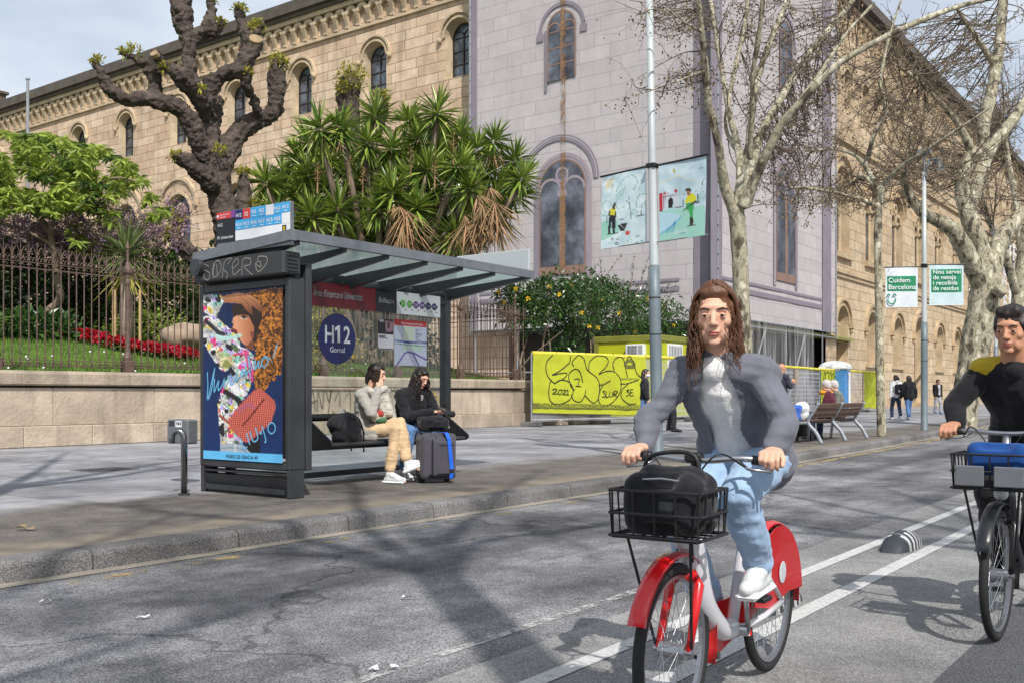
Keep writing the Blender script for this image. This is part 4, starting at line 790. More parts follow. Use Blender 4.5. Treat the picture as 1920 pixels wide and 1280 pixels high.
for i, (x, y) in enumerate(cl):
    hole = mnoise.noise(Vector((x * .018, y * .022, 4.2)))
    if i < 1250 and hole < -.3: continue
    c = pd(x, y, rng.uniform(25.3, 30.0)); n = int(rng.integers(8, 13)); a = rng.uniform(0, 2 * math.pi, n); D = np.stack([np.cos(a), np.sin(a), rng.uniform(-.95, .35, n)], 1)
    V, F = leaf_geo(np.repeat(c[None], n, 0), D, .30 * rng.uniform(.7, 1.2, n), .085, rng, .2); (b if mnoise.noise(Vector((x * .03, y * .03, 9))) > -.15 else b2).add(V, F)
    if i % 4 == 0: bt.tube([c, c + rng.normal(size=3) * .25 + A3(0, 0, -.35)], [.006, .012], 4, caps=False)
lv = b.build('leaves', M['leaf_bright'], lt); b2.build('shaded_leaves', M['leaf_mid'], lt); bt.build('trunk', M['bark_grey'], lt, True)  # second leaf set, picked by noise, is darker green: shade put into the colour
jt = thing('blossom_tree', 'bare twiggy tree with lilac blossom below the bright green tree', 'tree', tuple(pz(210, 600, 2.6))); rng = np.random.default_rng(22); b, bt = MB(), MB()
poly = [(-20, 420), (60, 405), (180, 400), (300, 395), (345, 380), (350, 440), (300, 470), (180, 462), (60, 470), (-20, 480)]
stem = pd(215, 560, 28.5); fork = pd(200, 480, 28.5); bt.tube(catmull([A3(stem[0], stem[1], 2.3), stem, fork], 4), np.linspace(.09, .06, 9), 7)
for (x, y) in px_points(poly, 210, rng):
    c = pd(x, y, rng.uniform(27.0, 31)); mid = (c + fork) / 2 + rng.normal(size=3) * .25; bt.tube(catmull([fork, mid, c], 3), np.linspace(.022, .005, 7), 4, caps=False)
    for _ in range(5):
        e = c + rng.normal(size=3) * .3; bt.tube([c, (c + e) / 2 + rng.normal(size=3) * .04, e], [.006, .005, .003], 3, caps=False)
        n = 11; P = c + (e - c) * rng.random((n, 1)) + rng.normal(size=(n, 3)) * .05; V, F = leaf_geo(P, ball_dirs(n, rng), .06, .045, rng); b.add(V, F)
b.build('blossom', M['lilac'], jt); bt.build('trunk', M['bark_grey'], jt, True)
# ---- shrubs behind the railing
def shrub(name, label, c, r, n, L, W, m, seed, group=None, stems=6, flowers=None, cat='shrub', lump=.3):
    x, y, z = c; g0 = gz(x, y) if x < 25.9 else 0.0; t = thing(name, label, cat, (x, y, g0), 0, group); rng = np.random.default_rng(seed); b = MB(); leaf_cloud(b, (x, y, z), r, n, L, W, rng, 0, .35, lump, .3, g0); b.build('foliage', m, t)
    b = MB()
    for k in range(stems): e = A3(x, y, z) + ball_dirs(1, rng)[0] * np.asarray(r) * .75; s0 = A3(x + rng.normal() * .12, y + rng.normal() * .12, g0 - .05); b.tube(catmull([s0, (s0 + e) / 2 + rng.normal(size=3) * .15, e], 3), np.linspace(.035, .008, 7), 5)
    b.build('stem', M['bark_grey'], t)
    if flowers:
        b = MB(); d = ball_dirs(flowers[0], rng); d[:, 1] = -np.abs(d[:, 1]); P = A3(x, y, z) + d * np.asarray(r) * rng.uniform(.85, 1.12, (len(d), 1))
        for q, dd in zip(P, d):
            if q[2] < g0 + .2: continue
            a = np.arange(5) * 2 * math.pi / 5 + rng.random(); D = nrm(dd + A3(-.4, -.6, .2)); u = nrm(np.cross(D, A3(0, 0, 1))); v = np.cross(D, u); DD = D * .55 + np.cos(a)[:, None] * u + np.sin(a)[:, None] * v; V, F = leaf_geo(np.repeat(q[None], 5, 0), DD, flowers[1], flowers[1] * .7, rng); b.add(V, F)
        b.build('flowers', M['yel_fl'], t)
    return t
shrub('shrub', 'dark evergreen shrub at the far left end of the railing', (8.0, 25.6, 3.2), (3.0, 1.6, 1.8), 9000, .24, .13, M['leaf_dark'], 31)
shrub('shrub', 'dark evergreen shrub behind the crooked trunk', (11.4, 28.0, 3.4), (3.2, 1.6, 1.9), 9500, .24, .13, M['leaf_dark'], 32)
shrub('shrub', 'dark green shrub behind the staked young palm', (14.8, 28.2, 3.4), (2.8, 1.6, 1.9), 8500, .24, .13, M['leaf_dark'], 33)
shrub('shrub', 'rounded green bush between the boulder and the pollarded trunk', (18.4, 27.4, 3.6), (2.5, 1.7, 2.2), 8000, .22, .12, M['leaf_mid'], 34)
shrub('shrub', 'dark bush seen through the shelter glass under the yucca', (20.6, 24.4, 3.3), (2.8, 1.6, 2.4), 9500, .24, .13, M['leaf_dark'], 35)
shrub('shrub', 'yellow-flowered olive shrub behind the shelter glass', (18.7, 20.6, 2.6), (1.5, .9, 1.6), 4600, .12, .05, M['sprout'], 36, None, 7, (90, .07))
shrub('shrub', 'pale grey-green grassy shrub beside the yellow-flowered one', (16.9, 20.3, 2.4), (1.3, .8, 1.6), 4200, .26, .024, mat('grey_green_leaves', (130, 144, 92), .6, 0, .2, 2, island=.3, trans=.3), 37)
shrub('shrub', 'dark bush behind the railing just left of its last posts', (23.6, 22.8, 2.9), (2.4, 1.6, 2.4), 8000, .2, .11, M['leaf_dark'], 38)
shrub('shrub', 'low bright clump of strap leaves at the edge of the lawn', (11.0, 23.9, 2.6), (.9, .6, .55), 500, .42, .04, M['leaf_mid'], 39, None, 3)
shrub('shrub', 'broad-leaved low plant beside the red flowers', (13.0, 24.0, 2.6), (1.2, .5, .4), 420, .3, .14, M['leaf_gloss'], 40, None, 3)
shrub('shrub', 'low light green bush next to the boulder', (16.4, 24.2, 2.75), (1.3, .6, .55), 700, .16, .08, M['leaf_bright'], 41, None, 3)
shrub('shrub', 'dark round treetop showing over the eave end at the far left', (16.0, 40.0, 10.3), (2.2, 2.2, 1.6), 2200, .22, .1, M['leaf_mid'], 43)
# trumpet-flower bush over the site cabin
fb = thing('flowering_bush', 'glossy green bush with yellow trumpet flowers spilling over the site cabin', 'bush', (31.5, 21.5, 0)); rng = np.random.default_rng(51); b, bf, bt = MB(), MB(), MB()
for (x, y, d, rx, rz, n) in ((985, 585, 34.6, 1.0, .75, 900), (1030, 560, 35.6, 1.3, .9, 1500), (1085, 575, 37, 1.5, 1.1, 1900), (1150, 580, 41.2, 1.7, 1.25, 2000), (1205, 595, 44, 1.6, 1.15, 1700), (1245, 605, 45, 1.3, 1.0, 1000), (1060, 640, 36.4, .75, .75, 800), (960, 560, 34.4, .8, .6, 500), (1110, 545, 40, 1.3, .7, 900)):
    c = pd(x, y, d); leaf_cloud(b, c, (rx, rx * .8, rz), n, .2, .09, rng, 0, .35, .3, .2); base = A3(c[0], c[1], 0)
    for k in range(3): bt.tube(catmull([base + rng.normal(size=3) * A3(.2, .2, 0), (base + c) / 2 + rng.normal(size=3) * .15, c + rng.normal(size=3) * .4], 3), np.linspace(.05, .015, 7), 5)
for (x, y, d) in ((967, 542, 33.4), (1030, 538, 34.4), (1090, 586, 35.4), (1105, 611, 35.4), (1121, 614, 35.4), (1161, 587, 39.4), (1071, 537, 36), (1190, 622, 42), (945, 567, 33.5), (1263, 610, 43.6), (1048, 552, 34.3), (935, 548, 33.6), (1214, 560, 42.6), (990, 560, 33.5), (1128, 560, 39)):
    q = pd(x, y, d); a = np.arange(5) * 2 * math.pi / 5 + rng.random(); D = nrm(-FW + A3(0, 0, .2)); u = RT; v = A3(0, 0, 1); DD = D * .5 + np.cos(a)[:, None] * u + np.sin(a)[:, None] * v; V, F = leaf_geo(np.repeat(q[None], 5, 0), DD, .11, .09, rng); bf.add(V, F)
for (x0, y0, x1, y1) in ((1080, 545, 1120, 495), (1110, 550, 1165, 478), (1130, 550, 1125, 485), (1180, 555, 1190, 475), (1190, 560, 1225, 455), (1215, 570, 1215, 500), (1030, 540, 1035, 505), (1240, 590, 1268, 530), (1170, 560, 1150, 510)):
    p0, p1 = pd(x0, y0, 39.5), pd(x1, y1, 39.5); bt.tube([p0, (p0 + p1) / 2 + A3(.05, 0, 0), p1], [.018, .012, .006], 4, caps=False); n = 26; t_ = rng.random((n, 1)); V, F = leaf_geo(p0 + (p1 - p0) * t_, ball_dirs(n, rng), .11, .05, rng); b.add(V, F)
b.build('foliage', M['leaf_gloss'], fb); bf.build('flowers', M['yel_fl'], fb); bt.build('stem', M['bark_grey'], fb)
# young palm tied to two stakes
pc = pd(237, 640, 25.2); ypt = thing('young_palm', 'young fan-leaved palm with a pale trunk behind a railing post', 'palm', (pc[0], pc[1], gz(pc[0], pc[1])))
b = MB(); b.tube([A3(pc[0], pc[1], 2.1), pd(237, 580, 25.2), pd(238, 500, 25.2)], [.17, .16, .14], 12); b.build('trunk', mat('pale_palm_trunk', (150, 136, 120), .9, 0, .3, 5, .5, 20), ypt, True)
b = MB(); rng = np.random.default_rng(61); rosette(b, pd(238, 485, 25.2), (0, 0, 1), 110, 1.25, .05, rng, 0, -.3, .95, .35); b.build('fronds', mat('palm_fronds', (112, 126, 76), .5, 0, .2, 2, island=.35, trans=.2), ypt); b = MB(); rosette(b, pd(238, 500, 25.2), (0, 0, -1), 36, 1.05, .05, rng, 0, .1, .9, .3); b.build('dry_fronds', M['sprout'], ypt)
for (x, lab) in ((214, 'pale round timber stake left of the young palm'), (263, 'thinner timber stake right of the young palm')):
    p = pd(x, 642, 24.6); b = MB(); b.cyl((p[0], p[1], gz(p[0], p[1]) - .2), (p[0], p[1], pd(x, 544, 24.6)[2]), .05 if x < 230 else .042, 10); tag(b.build('timber_stake', mat('stake_wood', (176, 148, 104), .8, 0, .2, 6)), lab, 'stake', 'stakes beside the young palm')
# red flower bed, boulder, ground cover
b, bl = MB(), MB(); rng = np.random.default_rng(71); n = 900
path = catmull([pd(92, 632, 26.6), pd(150, 643, 25.4), pd(215, 651, 24.6), pd(290, 652, 24.4), pd(352, 648, 24.8)], 12)
for k in range(n):
    i = rng.random() * (len(path) - 1.01); q = path[int(i)] + (path[int(i) + 1] - path[int(i)]) * (i % 1) + rng.normal(size=3) * A3(.1, .22, 0)
    if mnoise.noise(Vector((q[0] * 1.1, 3, 1))) < -.25: continue
    z0 = gz(q[0], q[1]); q = A3(q[0], q[1], z0 + rng.uniform(.12, .3)); V, F = leaf_geo(np.repeat(q[None], 5, 0), ball_dirs(5, rng) + A3(0, -.2, .5), .1, .09, rng); b.add(V, F); V, F = leaf_geo(np.repeat((q - A3(0, 0, .1))[None], 2, 0), ball_dirs(2, rng), .1, .05, rng); bl.add(V, F)
fl = b.build('red_flowers', M['red_fl']); fl['kind'] = 'stuff'; bl.build('flower_leaves', M['leaf_mid'], fl)
c = pd(350, 625, 25.8); b = MB(); b.ell(c - A3(0, 0, .08), (.7, .5, .34), 14, 10); b.ell(c + A3(.5, .2, -.15), (.4, .4, .32), 10, 8); bo = blob('boulder', b, .07, mat('pitted_rock', (150, 132, 114), .95, 0, .25, 3, .8, 20), None, 2, [(.14, 1.6, 4.0), (.05, 5, 2.0)]); tag(bo, 'pale rounded boulder on the lawn next to the red flowers', 'rock')
b = MB(); rng = np.random.default_rng(72)
for (x0, x1, n) in ((5.5, 12.0, 1500), (12, 25.5, 1700)):
    P = np.stack([rng.uniform(x0, x1, n), rng.uniform(23.8, 26.4, n), np.zeros(n)], 1); P[:, 2] = [gz(p[0], p[1]) + rng.uniform(.02, .38) for p in P]; V, F = leaf_geo(P, ball_dirs(n, rng) * A3(1, 1, .5) + A3(0, -.3, .4), .16 * rng.uniform(.6, 1.3, n), .11, rng); b.add(V, F)
o = b.build('ivy', M['leaf_gloss']); o['kind'] = 'stuff'
b = MB(); rng = np.random.default_rng(73); n = 34; P = np.stack([rng.uniform(8, 24, n), rng.uniform(18.7, 21.5, n), np.zeros(n)], 1); P[:, 2] = [gz(p[0], p[1]) + .1 for p in P]
for q in P: b.ell(q, .025, 5, 4)
o = b.build('daisies', M['white']); o['kind'] = 'stuff'
p = pd(52, 380, 42); q = pd(52, 150, 42); b = MB(); b.cyl((p[0], p[1], gz(p[0], 30)), (p[0], p[1], q[2]), .075, 10, 0, .06); b.cyl((p[0], p[1], q[2]), (p[0], p[1], q[2] + .06), .09, 10); tag(b.build('flagpole', M['galv']), 'tall bare grey flagpole rising from the bright green tree', 'flagpole')
# ================================================================ printed pictures: a fine grid whose colours are the ink
def print_mat(name, rough=.45):
    m, t, b, o = new_mat(name); a = nd(t, 'ShaderNodeVertexColor'); a.layer_name = 'ink'; t.links.new(a.outputs[0], b.inputs['Base Color']); b.inputs['Roughness'].default_value = rough; return m
M['ink'] = print_mat('printed_ink'); M['ink_cloth'] = print_mat('printed_cloth', .8)
def printed_panel(name, nx, ny, paint, surf, parent, m=None, th=None):
    """paint(x, y in 0..1, y downwards) gives sRGB; surf(s, t) gives the point"""
    s = np.linspace(0, 1, nx); t = np.linspace(0, 1, ny); S, T = np.meshgrid(s, t); rgb = paint(S, T); V = np.array([surf(a, c) for a, c in zip(S.ravel(), T.ravel())])
    F = [(j * nx + i, (j + 1) * nx + i, (j + 1) * nx + i + 1, j * nx + i + 1) for j in range(ny - 1) for i in range(nx - 1)]
    b = MB(); b.add(V, F); o = b.build(name, m or M['ink'], parent, True); at = o.data.color_attributes.new('ink', 'FLOAT_COLOR', 'POINT')
    c = np.clip(rgb.reshape(-1, 3) / 255., 0, 1); c = np.where(c <= .04045, c / 12.92, ((c + .055) / 1.055) ** 2.4); at.data.foreach_set('color', np.concatenate([c, np.ones((len(c), 1))], 1).astype(np.float32).ravel()); return o
class Canvas:
    def __init__(s, X, Y, bg): s.X, s.Y = X, Y; s.I = np.empty(X.shape + (3,)); s.I[:] = bg
    def mask(s, poly): return in_poly(np.stack([s.X.ravel(), s.Y.ravel()], 1), poly).reshape(s.X.shape)
    def fill(s, poly, col, a=1.0, mod=None):
        k = s.mask(poly); c = np.asarray(col, float)
        if callable(mod): c = mod(s.X[k], s.Y[k])
        s.I[k] = s.I[k] * (1 - a) + c * a; return s
    def line(s, pts, wd, col, a=1.0, smooth=True):
        Q = catmull([np.array([p[0], p[1]], float) for p in pts], 8) if smooth and len(pts) > 2 else np.array(pts, float); D = np.full(s.X.shape, 1e9)
        for p, q in zip(Q[:-1], Q[1:]):
            d = q - p; L = (d ** 2).sum() + 1e-9; t = np.clip(((s.X - p[0]) * d[0] + (s.Y - p[1]) * d[1]) / L, 0, 1); D = np.minimum(D, np.hypot(s.X - p[0] - t * d[0], s.Y - p[1] - t * d[1]))
        k = np.clip((wd / 2 - D) / (wd * .25) + .5, 0, 1)[..., None] * a; s.I = s.I * (1 - k) + np.asarray(col, float) * k; return s
def fbm(X, Y, sc, seed, oct_=3):
    return np.vectorize(lambda a, c: mnoise.fractal(Vector((a * sc, c * sc, seed)), 1.0, 2.0, oct_))(X, Y)

# ================================================================ the bus shelter
M['red_sign'] = mat('dark_red_sign', (104, 8, 24), .4, 0, .05, 2); M['navy'] = mat('navy_blue', (12, 22, 92), .35, 0, .04, 2); M['black_sign'] = mat('black_sign', (18, 18, 24), .4, 0, .05, 2); M['white_sign'] = mat('white_sign', (222, 224, 228), .45, 0, .03, 2)
M['cyan_sign'] = mat('light_blue_sign', (62, 160, 214), .45, 0, .04, 2); M['signal_red'] = mat('bright_red_sign', (198, 52, 44), .45, 0, .04, 2); M['text_white'] = mat('white_lettering', (226, 228, 232), .5, 0, .02, 2); M['text_dim'] = mat('grey_lettering', (150, 152, 156), .5, 0, .05, 2)
def frosted():
    m, t, b, o = new_mat('roof_glass'); tl = nd(t, 'ShaderNodeBsdfTranslucent'); tl.inputs[0].default_value = (.26, .32, .31, 1); tr = nd(t, 'ShaderNodeBsdfTransparent'); tr.inputs[0].default_value = (.55, .63, .62, 1); ms = nd(t, 'ShaderNodeMixShader'); ms.inputs[0].default_value = .45; t.links.new(tl.outputs[0], ms.inputs[1]); t.links.new(tr.outputs[0], ms.inputs[2]); gl = nd(t, 'ShaderNodeBsdfGlossy', Roughness=.06); m2 = nd(t, 'ShaderNodeMixShader'); m2.inputs[0].default_value = .08; t.links.new(ms.outputs[0], m2.inputs[1]); t.links.new(gl.outputs[0], m2.inputs[2]); t.links.new(m2.outputs[0], o.inputs[0]); return m
M['roof_glass'] = frosted(); M['pane'] = glass_mat('shelter_glass', (.93, .96, .95), .03, .02); M['lilac_sign'] = mat('purple_sign', (112, 60, 140), .45, 0, .05, 2); M['green_sign'] = mat('green_sign', (100, 172, 66), .45, 0, .05, 2)
SX0, SX1, SY0, SY1 = 6.28, 10.24, 7.15, 8.62
bs = thing('bus_shelter', 'dark grey metal and glass bus shelter with advertising panel and route board on its roof', 'bus shelter', (8.2, 7.95, 0))
X1 = A3(1, 0, 0); Y1 = A3(0, 1, 0); Z1 = A3(0, 0, 1); DM = M['dark_metal']
# roof: frame, sloping cross beams, glass
def rz(y): return 2.36 + (SY1 - y) / (SY1 - SY0) * .10
b = MB()
for (xa, xb) in ((SX0, SX0 + .07), (SX1 - .07, SX1)): b.add([(x, y, rz(y) + dz) for x in (xa, xb) for y in (SY0, SY1) for dz in (-.03, .07)], [(0, 1, 3, 2), (4, 6, 7, 5), (0, 4, 5, 1), (2, 3, 7, 6), (0, 2, 6, 4), (1, 5, 7, 3)])
b.box(((SX0 + SX1) / 2, SY0 + .03, rz(SY0) + .025), (SX1 - SX0 - .14, .06, .095)); b.box(((SX0 + SX1) / 2, SY1 - .04, rz(SY1) + .02), (SX1 - SX0 - .14, .08, .1)); b.build('roof_frame', M['grey_metal'], bs)
nb = 6
for k in range(nb + 1):
    x = SX0 + .14 + (SX1 - SX0 - .28) * k / nb; b = MB()
    b.add([(x + dx, y, rz(y) + z) for dx in (-.03, .03) for (y, z) in ((SY0 + .06, -.01), (SY0 + .06, -.05), (SY1 - .1, -.17), (SY1 - .1, -.01))], [(0, 1, 2, 3), (4, 7, 6, 5), (0, 4, 5, 1), (1, 5, 6, 2), (2, 6, 7, 3), (3, 7, 4, 0)]); b.build('roof_beam', DM, bs)
b = MB(); b.add([(x, y, rz(y) + dz) for x in (SX0 + .07, SX1 - .07) for y in (SY0 + .06, SY1 - .08) for dz in (.0,)], [(0, 1, 3, 2)]); b.build('roof_glass', M['roof_glass'], bs)
b = MB(); b.cyl((SX0 - .05, 8.52, 2.27), (SX1 - .1, 8.52, 2.27), .085, 20); b.cyl((SX0 - .056, 8.52, 2.27), (SX0 - .05, 8.52, 2.27), .055, 16); b.build('gutter_tube', DM, bs)
b = MB(); b.box((8.3, 8.44, 2.205), (3.5, .10, .10)); 
for x in (7.0, 8.1, 9.2): b.box((x, 8.40, 2.3), (.06, .12, .1))
b.build('back_beam', M['dark_grey'], bs)
b = MB(); b.bbox((10.05, 8.44, 1.15), (.115, .115, 2.3), .012); b.box((10.05, 8.44, .01), (.2, .2, .02)); b.build('post', DM, bs)
b = MB(); b.bbox((6.66, 7.36, 1.26), (.08, .1, 2.0), .01); b.bbox((6.66, 8.5, 1.2), (.08, .1, 2.3), .01); b.build('post', DM, bs)
# advertising case
ad = MB(); PX = 6.4
ad.bbox((6.5, 7.335, 1.19), (.2, .07, 1.84), .012); ad.bbox((6.5, 8.635, 1.19), (.2, .07, 1.84), .012); ad.bbox((6.5, 7.985, 2.065), (.194, 1.228, .085), .012); ad.bbox((6.5, 7.985, .30), (.194, 1.228, .075), .012); ad.box((6.5, 7.985, 1.2), (.14, 1.228, 1.64)); adc = ad.build('advertising_case', DM, bs)
b = MB(); b.bbox((6.5, 7.985, .225), (.16, 1.3, .02), .005); b.add([(6.41 + (.07 if z < .1 else 0) * (1 if k == 0 else -1) + (0 if k == 0 else .17), y, z) for k in (0, 1) for z in (0.0, .19) for y in (7.34, 8.63)], [(0, 2, 3, 1), (4, 5, 7, 6), (0, 1, 5, 4), (2, 6, 7, 3), (0, 4, 6, 2), (1, 3, 7, 5)]); b.box((6.42, 7.985, .06), (.02, 1.2, .05)); b.build('plinth', M['dark_grey'], bs)
for y in (7.33, 8.64): b = MB(); b.bbox((6.5, y, .14), (.19, .05, .28), .01); b.build('foot', DM, bs)
# header box with scratched tag
b = MB(); b.bbox((6.4, 7.94, 2.235), (.22, 1.36, .22), .015); 
for k in range(5): b.box((6.4, 7.253, 2.165 + .035 * k), (.13, .012, .012))
hb = b.build('header_box', M['dark_grey'], bs); b = MB()
P = lambda x, y: ((7.94 + .62) - (x - 100) / 740 * 1.3, 2.34 - (y - 575 + (x - 100) * .128) / 178 * .2)
tagP = [[(210, 620), (160, 600), (150, 640), (215, 680), (205, 740), (165, 725), (170, 690)], [(255, 590), (240, 680), (275, 710), (320, 640), (300, 570), (260, 600), (250, 730)], [(280, 600), (285, 700)], [(330, 720), (350, 580), (410, 545), (380, 600)], [(340, 650), (375, 680), (365, 730)], [(420, 640), (470, 590), (460, 550), (420, 600), (430, 690), (490, 640)], [(500, 690), (510, 560), (570, 550), (570, 600), (520, 620), (590, 690)], [(620, 600), (660, 620), (650, 570), (615, 600), (640, 660), (700, 600), (710, 540), (650, 530), (630, 560)]]
for q in tagP: b.stroke([P(x, y) for x, y in q], (6.287, 0, 0), Y1, Z1, .011, 0, 6)
b.build('scratched_tag', mat('chalk_scratch', (132, 126, 118), .8), hb)
b = MB(); b.box((6.5, 7.985, 2.115), (.12, 1.2, .03)); b.cyl((6.47, 7.34, 2.10), (6.47, 7.34, 2.14), .02, 8); b.build('hinge_rail', M['black'], bs)
# the advertisement
def ad_paint(S, T):
    X = 77 + 468 * S; yt = 100 - 45 * S; Y = yt + T * (1095 + 27 * S - yt); c = Canvas(X, Y, (8, 34, 68)); n1 = fbm(X, Y, .012, 2.0); n2 = fbm(X, Y, .045, 5.0); n3 = fbm(X, Y, .02, 11.0, 2); n4 = fbm(X, Y, .035, 17.0, 2)
    c.I += (np.stack([0 * X, 14 * (Y / 1100), 26 * (Y / 1100)], -1)); rng = np.random.default_rng(1)
    def silk(x, y):
        a = np.array([mnoise.noise(Vector((p * .014, q * .022, 1.0))) for p, q in zip(x, y)]); e = np.array([mnoise.noise(Vector((p * .05, q * .03, 7.0))) for p, q in zip(x, y)]); k = None; q3 = [np.array([mnoise.noise(Vector((p * s_, q * s_, o_))) for p, q in zip(x, y)]) for s_, o_ in ((.018, 31.0), (.016, 47.0), (.022, 59.0), (.026, 71.0))]; base = np.array((226, 226, 220.)) * (.84 + .28 * a)[:, None]
        pal = np.array([(214, 216, 206), (34, 32, 36), (150, 190, 176), (222, 220, 214), (186, 70, 120), (190, 172, 90), (190, 176, 206), (92, 104, 66), (228, 224, 218)], float)
        for m_, c_ in ((q3[0] > .28, (206, 66, 122)), (q3[1] > .26, (132, 182, 170)), (q3[2] > .30, (206, 182, 80)), (q3[3] > .30, (170, 150, 200)), (np.abs(e) < .05, (36, 34, 40)), (q3[0] < -.34, (40, 36, 44)), (q3[1] < -.36, (84, 100, 70))): base[m_] = c_
        return base
    hair = [(330, 95), (420, 78), (545, 62), (547, 300), (540, 585), (505, 592), (470, 645), (440, 690), (390, 670), (378, 560), (395, 450), (380, 400), (400, 330), (418, 250), (400, 200), (360, 150)]
    k = c.mask(hair) | ((np.hypot((X - 470) / 85, (Y - 330) / 270) < 1 + .25 * n2)); n5 = fbm(X + 30 * n1, Y * .35 + 60 * n2, .05, 21.0); g = np.clip(.5 + 1.1 * n5 + .35 * np.sin(X * .11 + 9 * n1 + Y * .07 + 3 * n2), 0, 1)[..., None]; hc = np.array((44, 26, 14.)) * (1 - g) + np.array((190, 124, 52.)) * g; c.I[k] = hc[k]
    c.fill([(250, 170), (330, 150), (420, 165), (432, 250), (402, 330), (375, 440), (350, 400), (300, 300), (262, 240)], (46, 28, 20))
    c.fill([(318, 395), (375, 360), (384, 440), (345, 432)], (108, 66, 46))
    face = [(264, 240), (300, 224), (352, 230), (384, 300), (386, 340), (374, 375), (340, 412), (312, 392), (288, 347), (270, 332), (250, 310), (264, 290), (256, 270)]; sh = np.clip((X - 260) / 130, 0, 1)[..., None]; k = c.mask(face); c.I[k] = (np.array((204, 150, 116.)) * (1 - sh) + np.array((150, 92, 64.)) * sh)[k]
    c.fill([(252, 300), (285, 318), (290, 343), (271, 334), (258, 318)], (112, 38, 40)); c.line([(310, 243), (338, 247)], 13, (206, 190, 176), 1, False); c.line([(308, 238), (324, 233), (342, 244)], 8, (34, 18, 16)); c.line([(322, 243), (328, 245)], 12, (40, 24, 18), 1, False); c.line([(292, 228), (320, 220), (345, 230)], 8, (60, 34, 24)); c.line([(268, 262), (262, 280), (268, 290)], 4, (140, 88, 66)); c.fill([(360, 330), (384, 325), (386, 360), (370, 372)], (120, 70, 50))
    arm = [(180, 116), (290, 92), (355, 102), (402, 132), (426, 180), (432, 216), (402, 194), (368, 168), (378, 230), (345, 205), (310, 158), (200, 152)]; k = c.mask(arm); s2 = np.clip((Y - 90) / 110, 0, 1)[..., None]; c.I[k] = (np.array((188, 134, 96.)) * (1 - s2) + np.array((116, 74, 50.)) * s2)[k]
    for q in ([(300, 110), (350, 160), (372, 225)], [(330, 110), (390, 150), (428, 212)]): c.line(q, 3, (90, 54, 38))
    for poly in ([(77, 108), (186, 102), (206, 142), (182, 190), (152, 262), (110, 232), (77, 205)], [(77, 240), (112, 228), (172, 250), (242, 312), (302, 372), (302, 450), (272, 520), (212, 572), (172, 545), (110, 452), (77, 385)], [(290, 415), (345, 432), (385, 472), (380, 605), (350, 692), (302, 762), (300, 900), (322, 1000), (184, 1008), (166, 762), (190, 680), (232, 590)]): c.fill(poly, 0, 1, silk)
    c.fill([(316, 430), (350, 440), (384, 560), (376, 640), (350, 600), (338, 500)], (190, 50, 110), .8); c.fill([(150, 430), (240, 460), (270, 510), (215, 560), (175, 530)], (186, 170, 84), .45); c.line([(130, 345), (220, 370), (300, 350)], 26, (164, 204, 196), .8); c.line([(215, 690), (290, 740), (310, 790)], 30, (24, 22, 26), .9); c.line([(232, 645), (330, 700)], 34, (220, 220, 224), .8); c.line([(92, 262), (170, 330), (200, 340)], 24, (26, 24, 28), .85)
    c.fill([(310, 1030), (420, 940), (417, 1075), (362, 1078)], (30, 20, 20)); c.fill([(184, 1004), (320, 1010), (366, 1062), (368, 1090), (180, 1080)], (150, 160, 170)); c.line([(190, 1030), (300, 1035), (360, 1070)], 5, (96, 108, 122)); c.line([(272, 1008), (274, 1075)], 12, (176, 178, 182)); c.line([(180, 835), (238, 880)], 15, (150, 72, 62))
    bag = [(388, 676), (412, 668), (440, 684), (500, 742), (508, 780), (480, 880), (350, 1000), (318, 990), (240, 912), (234, 860), (290, 780)]; k = c.mask(bag); a = .69; u = (X * math.cos(a) - Y * math.sin(a)); v = (X * math.sin(a) + Y * math.cos(a)); kn = np.clip(np.sin(u * .36) * np.sin(v * .36) * 1.6 + .55, 0, 1)[..., None]; c.I[k] = (np.array((110, 44, 38.)) * (1 - kn) + np.array((212, 116, 100.)) * kn)[k]
    c.line([(318, 895), (360, 845), (440, 735)], 9, (86, 34, 30)); c.line([(290, 800), (340, 770), (380, 780)], 26, (150, 96, 150), .4)
    k = T > .952; c.I[k] = (96, 170, 222); return np.clip((c.I - 70) * 1.28 + 76, 0, 255)
def ps(s, t): return A3(PX - .006, 8.60 - 1.21 * s, 2.02 - 1.68 * t)
adp = printed_panel('poster', 110, 190, ad_paint, ps, bs)
def adP(x, y): s = (x - 77) / 468; yt = 100 - 45 * s; t = (y - yt) / (1095 + 27 * s - yt); q = ps(s, t); return (-q[1], q[2])
b = MB(); Om = A3(PX - .010, 0, 0); wv = [[(150, 545), (118, 690), (104, 740)], [(104, 570), (108, 650), (104, 738), (128, 690), (152, 548)], [(150, 610), (146, 690), (160, 660), (172, 625)], [(176, 620), (172, 680), (196, 650), (212, 600)], [(212, 600), (208, 668), (232, 630), (250, 580)], [(262, 600), (245, 640), (262, 640), (285, 575), (280, 625), (300, 600)], [(300, 605), (318, 545), (316, 600), (340, 535), (338, 590), (364, 530), (350, 470), (366, 608)], [(366, 560), (392, 500), (392, 555), (415, 500), (412, 545), (430, 530)], [(440, 480), (428, 520), (446, 540), (466, 505), (460, 478), (440, 482), (480, 490)], [(518, 400), (494, 485)], [(489, 506), (487, 511)]]
for q in wv: b.stroke([adP(*p) for p in q], Om, -Y1, Z1, .014, 0, 6)
for (ch_, x, y) in (('L', 335, 1000), ('I', 362, 975), ('U', 398, 955), ('J', 447, 935), ('O', 495, 905)): q = adP(x, y); r_ = A3(0, -math.cos(.42), math.sin(.42)); b.text(ch_, A3(PX - .010, -q[0], q[1] - .06), r_, A3(0, math.sin(.42), math.cos(.42)), .19 if ch_ != 'O' else .17, 0, 'CENTER', -.004)
